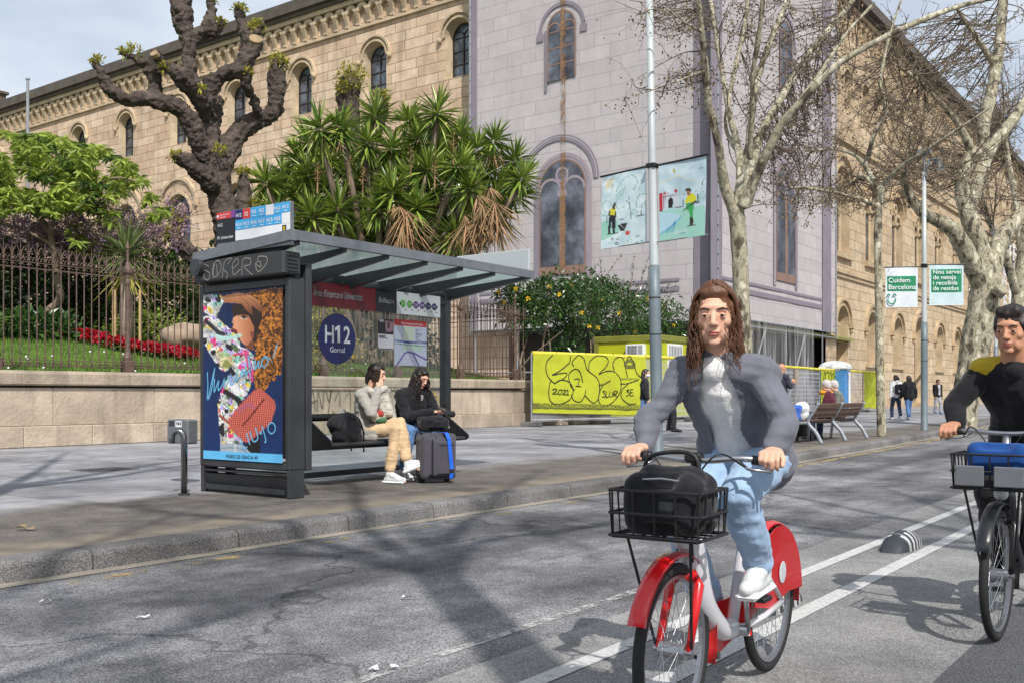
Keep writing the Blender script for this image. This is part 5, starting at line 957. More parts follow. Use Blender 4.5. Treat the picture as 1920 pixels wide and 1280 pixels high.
q = adP(425, 938); b.cyl((PX - .009, -q[0], q[1]), (PX - .011, -q[0], q[1]), .017, 12); b.text('PASEO DE GRACIA 49', A3(PX - .010, 7.99, .362), -Y1, Z1, .05, 1, 'CENTER', .004); b.build('poster_lettering', [mat('pale_blue_ink', (120, 196, 236), .5), M['black_sign']], adp)
b = MB(); b.box((PX - .016, 7.985, 1.19), (.004, 1.225, 1.69)); b.build('poster_glass', glass_mat('poster_glass', (.99, .99, .99), .0, .02, .25), bs)
# sign band
SYF = 8.36; b = MB(); b.box((7.62, SYF + .02, 2.115), (2.1, .03, .27)); b.build('sign_band', M['red_sign'], bs); b = MB()
b.text('Àrea d\'intercanvi Universitat', A3(8.06, SYF, 2.09), X1, Z1, .115, 0, 'CENTER', .012, .575); b.prism([(.06 * math.cos(a), .06 * math.sin(a)) for a in np.linspace(0, 2 * math.pi, 21)[:-1]], A3(7.48, SYF + .002, 2.12), X1, Z1, .003, 0); b.text('B', A3(7.48, SYF - .006, 2.085), X1, Z1, .10, 1, 'CENTER', .01)
b.build('sign_lettering', [M['text_dim'], M['red_sign']], bs.children[-1])
b = MB(); b.box((8.855, SYF + .02, 2.115), (.365, .03, .27)); sb = b.build('sign_band', M['black_sign'], bs); b = MB(); b.text('Enllaços', A3(8.855, SYF, 2.095), X1, Z1, .085, 0, 'CENTER', .01); b.build('sign_lettering', M['text_dim'], sb)
b = MB(); b.box((9.45, SYF + .02, 2.115), (.82, .03, .27)); sb = b.build('sign_band', M['white_sign'], bs); b = MB()
for i in range(6):
    x = 9.15 + .118 * i; mi = (0, 0, 1, 1, 2, 2)[i]; b.prism([(.045 * math.cos(a), .045 * math.sin(a)) for a in np.linspace(0, 2 * math.pi, 17)[:-1]], A3(x, SYF + .002, 2.11), X1, Z1, .003, mi); s_ = -1 if i == 0 else 1; b.prism([(s_ * .047, -.02), (s_ * .068, 0), (s_ * .047, .02)], A3(x, SYF + .002, 2.11), X1, Z1, .003, 3); b.box((x + .05, SYF + .003, 2.04), (.03, .002, .008), 3)
    b.text(('V13', 'V15', 'D50', 'D20', 'H16', 'H12')[i], A3(x, SYF - .005, 2.098), X1, Z1, .036, 4, 'CENTER', .004)
b.build('sign_symbol', [M['green_sign'], M['lilac_sign'], M['navy'], M['black_sign'], M['white_sign']], sb)
# glass back wall and what is stuck on it
GY = 8.44
for (xa, xb) in ((6.70, 8.66), (8.675, 9.985)): b = MB(); b.box(((xa + xb) / 2, GY, 1.09), (xb - xa, .012, 1.94)); b.build('glass_pane', M['pane'], bs)
b = MB(); b.box((8.34, GY, .09), (3.3, .045, .06)); b.build('bottom_rail', M['dark_grey'], bs)
c = pY(632, 635, GY - .012); b = MB(); b.prism([(.291 * math.cos(a), .291 * math.sin(a)) for a in np.linspace(0, 2 * math.pi, 49)[:-1]], c, X1, Z1, .004); rd = b.build('route_disc', M['navy'], bs); b = MB(); b.text('H', c + A3(-.125, -.007, -.045), X1, Z1, .275, 0, 'CENTER', .018, .82); b.text('2', c + A3(.15, -.007, -.045), X1, Z1, .275, 0, 'CENTER', .018, .82); b.add([c + A3(a - .012, -.007, z - .045) for a, z in ((.012, 0), (.052, 0), (.052, .197), (.02, .197), (-.028, .165), (-.028, .128), (.012, .15))], [(0, 1, 2, 3, 6), (3, 4, 5, 6)]); b.text('Gornal', c + A3(0, -.007, -.155), X1, Z1, .085, 0, 'CENTER', .008); b.build('route_lettering', M['text_dim'] if False else M['text_white'], rd)
def ink_rect(x0, y0, x1, y1): p, q = pY(x0, y0, GY - .014), pY(x1, y1, GY - .014); return p, q
def map_paint(S, T):
    c = Canvas(S, T, (196, 200, 218)); c.fill([(0, 0), (1, 0), (1, .13), (0, .13)], (190, 50, 44)); c.fill([(.28, .15), (.6, .15), (.6, .45), (.28, .45)], (200, 208, 190)); c.fill([(.28, .52), (.85, .52), (.85, .68), (.28, .68)], (188, 206, 196))
    for yy in (.475, .5): c.line([(0, yy - .02), (.25, yy - .015), (.33, yy), (1, yy - .01)], .02, (60, 70, 130), 1, False)
    c.line([(0, .53), (.3, .54), (1, .56)], .015, (60, 110, 90), 1, False); c.line([(.08, 1), (.32, .73), (.42, .70), (.6, .72), (1, .86)], .035, (92, 62, 150), 1, False); c.line([(.76, 1), (.58, .74)], .03, (92, 62, 150), 1, False)
    for i in range(9): c.line([(.66, .2 + .03 * i), (.66 + .2 * (.6 + .4 * math.sin(i * 5)), .2 + .03 * i)], .012, (80, 84, 100), 1, False)
    c.line([(.26, .13), (.26, .7)], .02, (160, 180, 180), 1, False); return c.I
def note_paint(S, T):
    c = Canvas(S, T, (216, 212, 216)); c.fill([(0, 0), (1, 0), (1, .5), (0, .5)], (30, 24, 32)); c.fill([(.45, .05), (.95, .08), (.95, .4), (.5, .42)], (150, 110, 120)); c.fill([(.6, .1), (.72, .1), (.74, .3), (.6, .3)], (40, 22, 30)); c.fill([(0, .95), (1, .95), (1, 1), (0, 1)], (40, 34, 40)); c.fill([(0, 0), (.42, .02), (.3, .12), (.1, .1)], (190, 186, 192), .8)
    for i in range(10): c.line([(.06, .55 + .034 * i), (.06 + .8 * (.55 + .4 * math.sin(i * 3.3)), .55 + .034 * i)], .014 if i > 2 else .024, (110, 106, 114), 1, False)
    return c.I
for (nm, rect, fn, nx, ny) in (('stop_map', (739, 598, 800, 686), map_paint, 60, 80), ('notice', (709, 597, 738, 656), note_paint, 40, 60)):
    p, q = ink_rect(*rect); o = printed_panel(nm, nx, ny, fn, lambda s, t, p=p, q=q: A3(p[0] + (q[0] - p[0]) * s, GY - .014, p[2] + (q[2] - p[2]) * t), bs)
    if nm == 'stop_map': b = MB(); b.text('Àrea d\'intercanvi Universitat', A3((p[0] + q[0]) / 2 + .02, GY - .018, p[2] - .055), X1, Z1, .035, 0, 'CENTER', .004); b.build('map_lettering', M['text_white'], o)
# bench
b = MB(); b.cyl((6.72, 8.25, .74), (9.98, 8.25, .74), .042, 14); b.box((9.98, 8.33, .74), (.05, .18, .05)); b.box((6.70, 8.33, .74), (.04, .2, .05)); b.build('backrest_rail', M['black'], bs)
b = MB(); b.bbox((8.56, 8.03, .455), (2.3, .42, .04), .012); b.box((8.56, 8.1, .42), (2.3, .08, .06)); b.build('seat', M['dark_grey'], bs)
for x in (7.40, 9.72):
    b = MB(); b.prism([(8.30, .78), (8.22, .78), (7.80, .50), (7.79, .46), (7.84, .43), (8.14, .40), (8.2, .46)], (x, 0, 0), Y1, Z1, .022); b.prism([(.02 * math.cos(a), .026 * math.sin(a)) for a in np.linspace(0, 6.28, 13)[:-1]], (x - .003, 8.12, .58), Y1, Z1, .028, 1); b.build('bench_end', [M['black'], M['galv']], bs)
for x in (7.6, 9.5): b = MB(); b.bbox((x, 8.32, .44), (.05, .24, .05), .01); b.build('seat_bracket', M['dark_grey'], bs)
# route board on the roof
RX = SX0 + .02; b = MB(); b.bbox((RX + .03, 7.72, 2.62), (.05, 1.08, .36), .006); b.box((RX + .03, 7.72, 2.44), (.04, 1.08, .1)); rb = b.build('route_board', M['grey_metal'], bs)
y0b, y1b = 8.26, 7.18; zt = 2.795; F0 = RX - .0005; b = MB(); wc = (y0b - y1b)
def cell(s0, s1, t0, t1, m, lift=0.0): b.box((F0 + .002 - lift, y0b - wc * (s0 + s1) / 2, zt - .30 * (t0 + t1) / 2), (.004, wc * (s1 - s0), .30 * (t1 - t0)), m)
cell(0, .205, 0, .22, 3); cell(.205, .262, 0, .22, 4); cell(0, .262, .225, 1, 1); lab = [['H12', '52', 'N1', 'N2', '', 'N12', 'N13'], ['N14', 'N15', 'N16', 'N17', 'N18', 'N28', ''], ['', '', '', '', '', '', '']]
for r_ in range(3):
    for k in range(7):
        s0 = .268 + k * .1045; t = lab[r_][k]; cell(s0, s0 + .1025, r_ / 3 + .004, (r_ + 1) / 3 - .004, 2 if (r_, k) == (0, 0) else 3 if (r_, k) == (0, 1) else 5 if t else 0)
        if t: b.text(t, A3(F0 - .003, y0b - wc * (s0 + .051), zt - .30 * (r_ / 3 + (.21 if t not in ('H12', '52') else .24))), -Y1, Z1, .055 if len(t) < 3 else .05, 0, 'CENTER', .01)
        if t and t not in ('H12', '52'): b.box((F0 - .002, y0b - wc * (s0 + .051), zt - .3 * (r_ / 3 + .275)), (.002, .05, .009), 6)
cell(.905, .955, .72, .95, 1, .004); b.box((F0 - .004, y0b - wc * .93, zt - .25), (.003, .028, .045), 7); b.text('H12', A3(F0 - .003, y0b - wc * .055, zt - .14), -Y1, Z1, .045, 0, 'CENTER', .004); b.text('Pl. Universitat', A3(F0 - .003, y0b - wc * .13, zt - .265), -Y1, Z1, .043, 0, 'CENTER', .003); b.text('Àrea d\'intercanvi', A3(F0 - .003, y0b - wc * .115, zt - .032), -Y1, Z1, .022, 0, 'CENTER', .002); b.text('Universitat', A3(F0 - .003, y0b - wc * .09, zt - .056), -Y1, Z1, .022, 0, 'CENTER', .002); b.cyl((F0 - .003, y0b - .018, zt - .035), (F0, y0b - .018, zt - .035), .014, 10, 0)
b.build('route_table', [M['white_sign'], M['black_sign'], M['navy'], M['signal_red'], M['lilac_sign'], M['cyan_sign'], mat('pale_print', (180, 214, 234), .5), M['yel_fl']], rb)
b = MB(); b.bbox((SX1 - .06, 7.76, 2.62), (.04, 1.16, .36), .006); b.box((SX1 - .06, 7.76, 2.44), (.03, 1.1, .08)); b.build('blank_board', mat('pale_blank_board', (176, 184, 186), .45, .1, .05, 1), bs)
# dirt at the foot of the panel stays on the pavement material; bike hook and grey box beside it
p = pz(345, 927); t = thing('bike_hook', 'bent steel tube stand with a hooked top beside the advertising panel', 'bike stand', tuple(p)); b = MB()
pts = [p + A3(0, 0, 0), p + A3(0, 0, .55)] + [p + A3(0, 0, .56) - RT * .06 + RT * .06 * math.cos(a) + Z1 * .075 * math.sin(a) for a in np.linspace(.2, math.pi, 9)] + [p - RT * .12 + A3(0, 0, .51)]
b.tube(pts, .03, 14); b.build('tube', M['steel'], t, True); b = MB(); b.lathe(p, [(.06, 0), (.06, .012), (.034, .02)], 14); b.build('base_ring', M['dark_grey'], t)
p = pz(343, 905); bx = pd(342, 738, 11.1) * A3(1, 1, 0); t = thing('utility_box', 'small grey stickered steel box on a short stem behind the bent tube stand', 'box', (bx[0], bx[1], 0)); zc = pd(343, 808, np.dot(bx, FW))[2]
Rm = np.stack([Y1, -X1, Z1], 1); b = MB(); b.bbox((bx[0], bx[1], zc), (.14, .38, .27), .015); bxo = b.build('box_body', M['grey_metal'], t); b = MB(); b.bbox((bx[0] + .03, bx[1], zc / 2 - .06), (.05, .05, zc - .12), .008); b.build('stem', M['dark_grey'], t)
b = MB(); b.box((bx[0] - .0715, bx[1] - .03, zc + .085), (.003, .11, .07)); b.box((bx[0] - .0715, bx[1] + .1, zc + .09), (.003, .08, .06), 1); b.box((bx[0] - .0715, bx[1] + .1, zc - .08), (.003, .09, .06), 0)
for i in range(3): b.box((bx[0] - .0735, bx[1] - .065 + .03 * i, zc + .09), (.002, .018, .03), 2)
b.build('sticker', [M['white_sign'], M['dark_grey'], M['black_sign']], bxo)
# ================================================================ plane trees along the kerb
def bark_plane():
    m, t, b, o = new_mat('plane_bark'); g = nd(t, 'ShaderNodeNewGeometry'); mp = nd(t, 'ShaderNodeMapping'); mp.inputs['Scale'].default_value = (1, 1, .55); t.links.new(g.outputs['Position'], mp.inputs[0])
    n = nd(t, 'ShaderNodeTexNoise', Scale=5.0, Detail=5.0, Roughness=.55); t.links.new(mp.outputs[0], n.inputs['Vector']); r = ramp(t, [(.38, lin((84, 78, 68))), (.44, lin((128, 122, 104))), (.46, lin((166, 160, 138))), (.53, lin((158, 152, 130))), (.55, lin((120, 116, 98))), (.62, lin((196, 190, 168)))], n.outputs['Fac']); r.color_ramp.interpolation = 'LINEAR'
    n2 = nd(t, 'ShaderNodeTexNoise', Scale=30.0, Detail=4.0); t.links.new(mp.outputs[0], n2.inputs['Vector']); r2 = ramp(t, [(.35, (.75,) * 3), (.6, (1.05,) * 3)], n2.outputs['Fac']); mm = nd(t, 'ShaderNodeMixRGB', blend_type='MULTIPLY'); mm.inputs[0].default_value = 1; t.links.new(r.outputs[0], mm.inputs[1]); t.links.new(r2.outputs[0], mm.inputs[2]); t.links.new(mm.outputs[0], b.inputs['Base Color']); b.inputs['Roughness'].default_value = .9; b.inputs['Specular IOR Level'].default_value = .2
    bp = nd(t, 'ShaderNodeBump', Strength=.5, Distance=.02); t.links.new(n.outputs['Fac'], bp.inputs['Height']); t.links.new(bp.outputs[0], b.inputs['Normal']); return m
M['bark'] = bark_plane(); M['twig'] = mat('brown_twigs', (112, 101, 90), .9, 0, .25, 2, spec=.2); M['dry_leaf'] = mat('withered_leaves', (140, 124, 94), .8, 0, .3, 1.5, island=.4, trans=.2); M['seed'] = mat('seed_balls', (62, 50, 42), .9, 0, .2, 5)
def plane_tree(label, base, limbs, d0, regions, seed, tw=.006, leaf=.05, world=False, sub=6, vox=0):
    t = thing('plane_tree', label, 'tree', base, 0, 'plane trees along the street'); rng = np.random.default_rng(seed); bt, bw, bl, bb = MB(), MB(), MB(), MB(); pts = []
    for L in limbs:
        if world: Q = catmull([q[:3] for q in L], 5); rr = np.interp(np.linspace(0, len(L) - 1, len(Q)), range(len(L)), [q[3] for q in L])
        else: Q, rr = traced(L, d0)
        rr = rr * (1 + .10 * np.array([mnoise.noise(Vector(q * 1.9)) for q in Q])); bt.tube(Q, rr, 12 if rr[0] > .08 else 8)
        for q, r_ in zip(Q[len(Q) // 4 if rr[0] < .13 else len(Q) * 2 // 3:], rr[len(Q) // 4 if rr[0] < .13 else len(Q) * 2 // 3:]): pts.append(q)
        if rr[0] > .12:
            for k in range(2, len(Q), 3): dd = ball_dirs(1, rng)[0]; bt.ell(Q[k] + dd * rr[k] * .75, rr[k] * rng.uniform(.3, .5), 7, 5)
    pts = np.array(pts)
    def spray(a, c, k):
        mid = (a + c) / 2 + rng.normal(size=3) * .12 * np.linalg.norm(c - a) ** .5 + A3(0, 0, -.05); Q = catmull([a, mid, c], 4); bw.tube(Q, np.linspace(tw * 2.6, tw, len(Q)), 5, caps=False)
        for _ in range(k):
            s0 = Q[int(rng.integers(len(Q) // 3, len(Q)))]; e = s0 + rng.normal(size=3) * A3(.28, .28, .2) + (c - a) * .06; bw.tube([s0, (s0 + e) / 2 + rng.normal(size=3) * .05, e], [tw, tw * .8, tw * .55], 3, caps=False)
            n = max(0, int(leaf * 100 * rng.uniform(.3, 1.6)))
            if n: P = s0 + (e - s0) * rng.random((n, 1)) + rng.normal(size=(n, 3)) * .03; V, F = leaf_geo(P, ball_dirs(n, rng) + A3(0, 0, -.6), .06 * rng.uniform(.6, 1.3, n), .04, rng, .5); bl.add(V, F)
            for q in range(int(rng.integers(0, 3))): p = s0 + (e - s0) * rng.random() + A3(0, 0, -rng.uniform(.05, .12)); bb.ell(p, .014, 5, 4)
    for reg in regions:
        if len(reg) == 4:
            poly, n, da, dz = reg; Ps = [pd(x, y, rng.uniform(da, dz)) for x, y in px_points(poly, n, rng)]
        else:
            c, r_, n = reg; Ps = [np.asarray(c) + q * np.asarray(r_) * rng.uniform(.4, 1) for q in ball_dirs(n, rng)]
        for c in Ps: q = pts[np.argmin(((pts - c) ** 2).sum(1) * rng.uniform(.5, 1.5, len(pts)))]; spray(q, c, sub)
    if vox: blob('trunk', bt, vox, M['bark'], t, 2, [(vox * .5, 6.0, 2.0)])
    else: bt.build('trunk', M['bark'], t, True)
    bw.build('twigs', M['twig'], t)
    if bl.n: bl.build('withered_leaves', M['dry_leaf'], t)['kind'] = 'stuff'
    if bb.n: bb.build('seed_balls', M['seed'], t)['kind'] = 'stuff'
    return t
LA = [[(1404, 852, 19), (1399, 780, 17), (1394, 650, 16), (1389, 540, 15.5), (1384, 430, 15), (1380, 392, 16)],
 [(1376, 395, 12), (1358, 345, 10, -.1), (1350, 290, 9, -.3), (1340, 240, 8, -.4), (1328, 190, 7.5, -.6), (1322, 120, 6.5, -.8), (1316, 60, 6, -1), (1306, -20, 5, -1.2)],
 [(1382, 395, 12), (1388, 340, 9, .3), (1385, 285, 7, .5), (1369, 220, 6, .7), (1360, 170, 5.5, .9), (1350, 110, 5, 1), (1338, 40, 5, 1.2), (1330, -20, 4, 1.3)],
 [(1386, 290, 5, .5), (1362, 245, 4.5, .9), (1366, 190, 4.5, 1.1), (1380, 120, 4.5, 1.3), (1396, 50, 4.2, 1.5), (1404, -20, 4, 1.7)],
 [(1388, 385, 13), (1400, 320, 9, .3), (1408, 230, 6.5, .6), (1420, 150, 6.2, .8), (1440, 90, 6, 1), (1460, 40, 5.5, 1.2), (1484, -20, 5, 1.4)],
 [(1406, 300, 6, -.2), (1410, 210, 5.2, -.5), (1411, 140, 5, -.8), (1421, 80, 5, -1), (1432, -15, 4.5, -1.3)],
 [(1392, 385, 12), (1412, 305, 9, .2), (1430, 245, 7.4, .5), (1460, 192, 7, .8), (1490, 142, 6.5, 1.1), (1532, 82, 6, 1.5), (1575, 32, 5, 1.8), (1612, -15, 4.5, 2)],
 [(1394, 388, 13, -.1), (1420, 325, 10, -.3), (1442, 280, 9, -.5), (1468, 230, 8, -.7), (1512, 180, 7, -.9), (1570, 122, 6.5, -1.1), (1640, 80, 6, -1.2), (1720, 42, 5.5, -1.2), (1800, 12, 5, -1.1), (1880, -8, 4, -1)],
 [(1502, 186, 5, -.8), (1542, 132, 5, -.5), (1580, 72, 4, -.2), (1640, 5, 3.5, 0)], [(1326, 130, 3, -.8), (1290, 145, 2.4, -1.1), (1235, 165, 2, -1.4), (1180, 185, 1.4, -1.6)], [(1316, 60, 3, -1), (1280, 40, 2.4, -1.5), (1230, 0, 2, -2)]]
p = pz(1404, 852); plane_tree('many-limbed pale plane tree with bare spreading branches in front of the printed tarpaulin corner', tuple(p), LA, p @ FW, [([(1160, 150), (1230, 130), (1330, 100), (1330, 230), (1240, 180), (1165, 200)], 20, 15, 17), ([(1150, 0), (1330, 0), (1330, 60), (1200, 50)], 26, 15, 18), ([(1330, 0), (1600, 0), (1620, 140), (1540, 260), (1440, 330), (1400, 200)], 120, 15.5, 20), ([(1420, 260), (1560, 150), (1560, 380), (1450, 390)], 50, 16, 19)], 81, .0045, .016, vox=.021)
LB = [[(1653, 818, 9), (1650, 700, 8), (1648, 560, 7.4), (1646, 440, 7), (1652, 350, 6.4)], [(1648, 388, 5), (1600, 370, 4, -.4), (1530, 355, 3.4, -.8), (1480, 352, 2.4, -1)], [(1648, 356, 5), (1622, 312, 4.5, .3), (1600, 290, 3.6, .5), (1560, 280, 3, .8), (1520, 285, 2, 1)], [(1622, 315, 4.5, .2), (1640, 250, 4.2, .2), (1662, 205, 4, .2), (1650, 165, 3.5, .3), (1656, 120, 3, .4), (1670, 60, 2.4, .5), (1690, 0, 2, .6)], [(1653, 350, 5), (1690, 312, 4.5, -.4), (1740, 280, 4, -.8), (1800, 240, 3, -1.2), (1860, 200, 2.4, -1.5)], [(1652, 360, 4, .4), (1618, 330, 4, .9), (1600, 345, 3, 1.2)]]
p = pz(1653, 818); plane_tree('slender young plane tree with a thin straight trunk beside the double bench', tuple(p), LB, p @ FW, [([(1430, 340), (1500, 240), (1600, 120), (1700, 140), (1800, 240), (1780, 330), (1700, 350), (1600, 400), (1480, 420)], 115, 22, 26)], 82, .006, .05, vox=.018)
LC = [[(1800, 812, 30), (1806, 780, 24), (1815, 720, 24), (1830, 640, 26), (1845, 565, 27), (1852, 520, 27)], [(1846, 545, 22), (1825, 500, 18, -.3), (1800, 452, 16, -.6), (1778, 424, 14, -.8), (1732, 400, 11, -1.2), (1704, 365, 9, -1.4), (1697, 332, 8, -1.5), (1712, 300, 6, -1.6)], [(1852, 525, 22), (1836, 462, 18), (1822, 420, 17), (1806, 360, 15, .3), (1812, 310, 14, .5), (1835, 285, 13, .6)], [(1856, 520, 20, .3), (1868, 470, 17, .6), (1890, 430, 15, .9), (1925, 395, 12, 1.2), (1960, 380, 10, 1.4)], [(1812, 400, 15, .5), (1832, 340, 15, .6), (1850, 290, 13, .8), (1882, 248, 11, 1), (1920, 195, 9, 1.2), (1960, 120, 7, 1.5)], [(1846, 300, 11, 1), (1845, 235, 11, 1.4), (1862, 160, 11, 1.8), (1874, 85, 10, 2.2), (1882, -15, 9, 2.5)], [(1826, 290, 9, .6), (1800, 240, 6, .4), (1770, 200, 5, 0), (1720, 150, 4, -.5), (1660, 110, 3, -.8)], [(1868, 552, 12, -.6), (1880, 540, 13, -.8)], [(1870, 130, 7, 2), (1830, 70, 5, 1.6), (1790, 10, 4, 1.2)]]
p = pz(1803, 799); plane_tree('thick leaning plane tree with mottled bark and heavy low fork, behind the second lamp post', tuple(p), LC, p @ FW, [([(1580, 70), (1700, 0), (1925, 0), (1925, 350), (1850, 420), (1760, 360), (1650, 260), (1600, 160)], 210, 27, 38), ([(1560, 240), (1700, 200), (1800, 330), (1700, 420), (1600, 330)], 60, 27, 34)], 83, .008, .05, vox=.042)
LD = [[(1902, 779, 13), (1898, 640, 12), (1910, 545, 11), (1920, 460, 10), (1935, 400, 8)], [(1908, 555, 9), (1885, 480, 8, -.5), (1868, 440, 7, -.8), (1850, 405, 5, -1)], [(1915, 480, 7), (1905, 380, 6, .5), (1890, 300, 5, 1), (1880, 220, 4, 1.4)]]
p = pz(1902, 781); plane_tree('farthest plane tree at the edge of view behind the third lamp post banner', tuple(p), LD, p @ FW, [([(1700, 180), (1925, 60), (1925, 540), (1870, 500), (1780, 380), (1700, 300)], 160, 40, 56)], 84, .011, .055)
# trees on this side of the street, out of view: their shadows cross the road
def road_tree(x, y, h, seed, lean=(0, 0), sp=2.9, tw=46, label='bare plane tree on the near side of the road'):
    r = np.random.default_rng(seed); f = A3(x + lean[0], y + lean[1], h); L = [[(x, y, ROAD_Z, .21), (x + lean[0] * .5, y + lean[1] * .5, h * .5, .17), (*f, .16)]]; tips = []
    for k in range(6):
        a = k * 1.05 + r.uniform(-.3, .3); e = f + A3(math.cos(a) * sp * .55, math.sin(a) * sp * .55, r.uniform(2, 3.4)); e2 = e + A3(math.cos(a) * sp * .5, math.sin(a) * sp * .5, r.uniform(1.2, 2.5)); L.append([(*f, .10), (*((f + e) / 2 + r.normal(size=3) * .2), .075), (*e, .05), (*e2, .024)]); tips.append(e)
    return plane_tree(label, (x, y, ROAD_Z), L, 1, [(f + A3(0, 0, 3.2), (sp, sp, 2.2), tw + 30)], seed, .008, .02, True, 5)
road_tree(.45, -1.15, 7.0, 91, (.1, .1), 3.0, 60); road_tree(4.0, -3.6, 5.6, 92, (.3, .2), 2.4); road_tree(-3.2, -.6, 5.6, 93)
road_tree(2.2, 6.75, 5.2, 94, (0, 0), 2.6, 20, label='bare plane tree on the pavement before the shelter')

# ================================================================ lamp posts with banners
M['pole_pale'] = mat('pale_grey_pole', (176, 184, 184), .45, .1, .1, 2, dirt=.15); M['pole_grey'] = mat('blue_grey_pole', (104, 116, 122), .5, .1, .15, 3, dirt=.3)
def q_paint(qx):                                                    # banner corner quad in drawing units -> picture
    (x0, y0), (x1, y1), (x2, y2), (x3, y3) = qx
    def f(S, T): return (x0 + (x1 - x0) * S) * (1 - T) + (x3 + (x2 - x3) * S) * T, (y0 + (y1 - y0) * S) * (1 - T) + (y3 + (y2 - y3) * S) * T
    return f
def left_paint(S, T):
    X, Y = q_paint([(150, 345), (630, 240), (620, 1140), (140, 1210)])(S, T); c = Canvas(X, Y, (196, 216, 220)); n = fbm(X, Y, .006, 3.0)[..., None]; c.I += n * np.array((36, 26, 22)); c.I[T > .985] = (206, 218, 224)
    c.fill([(140, 890), (330, 850), (330, 1010), (220, 1080), (140, 1110)], (132, 196, 168), .7); c.fill([(200, 380), (290, 370), (260, 460), (190, 500)], (232, 208, 140), .5); g = (104, 160, 136)
    for q in ([(310, 580), (330, 470), (420, 350), (500, 330), (540, 400), (500, 490)], [(310, 580), (400, 480), (420, 460), (380, 540), (310, 640), (330, 720), (400, 700)], [(490, 495), (550, 480), (565, 540), (530, 590)], [(620, 550), (560, 570), (520, 650), (530, 720), (580, 680), (630, 620)], [(580, 690), (630, 650), (610, 700)], [(200, 780), (160, 700), (180, 640), (240, 640), (260, 700)], [(180, 790), (160, 810), (210, 800)], [(450, 780), (500, 740), (540, 760), (480, 790)]): c.line(q, 6, g)
    k = (40, 44, 52); c.line([(180, 905), (400, 845), (645, 790)], 4, k, 1, False); c.line([(465, 865), (448, 590)], 6, k, 1, False); c.line([(450, 660), (424, 630)], 6, k, 1, False); c.line([(566, 800), (575, 700)], 6, k, 1, False); c.line([(208, 900), (210, 800)], 4, k, 1, False)
    c.fill([(240, 740), (268, 715), (305, 735), (315, 790), (300, 812), (240, 800)], (206, 200, 60)); c.line([(296, 668), (284, 700), (286, 722)], 26, (60, 46, 42), 1, False); c.fill([(236, 800), (306, 806), (294, 1015), (268, 1020), (258, 870), (240, 1030), (216, 1030)], (34, 38, 44)); c.line([(238, 760), (232, 805)], 16, (40, 44, 50), 1, False); c.line([(306, 770), (300, 830)], 14, (40, 44, 50), 1, False); c.line([(208, 1040), (318, 1020)], 10, (50, 54, 56), 1, False)
    c.fill([(320, 920), (425, 893), (392, 985), (346, 992)], (38, 40, 44)); c.line([(345, 915), (405, 990)], 6, (220, 220, 220), 1, False); c.line([(300, 850), (345, 915)], 4, (200, 200, 200), 1, False); c.fill([(395, 1010), (420, 985), (446, 1005), (436, 1035), (400, 1045)], (196, 76, 62))
    for (x, y, r_, col) in ((262, 1090, 10, k), (316, 1086, 11, k), (518, 1060, 15, k), (306, 1142, 17, k), (440, 1110, 24, (70, 150, 100)), (232, 1142, 7, g)): c.line([(x + r_ * math.cos(a), y + r_ * .8 * math.sin(a)) for a in np.linspace(0, 6.28, 9)], 6, col)
    c.line([(490, 1140), (610, 1098)], 5, (60, 110, 150)); return c.I
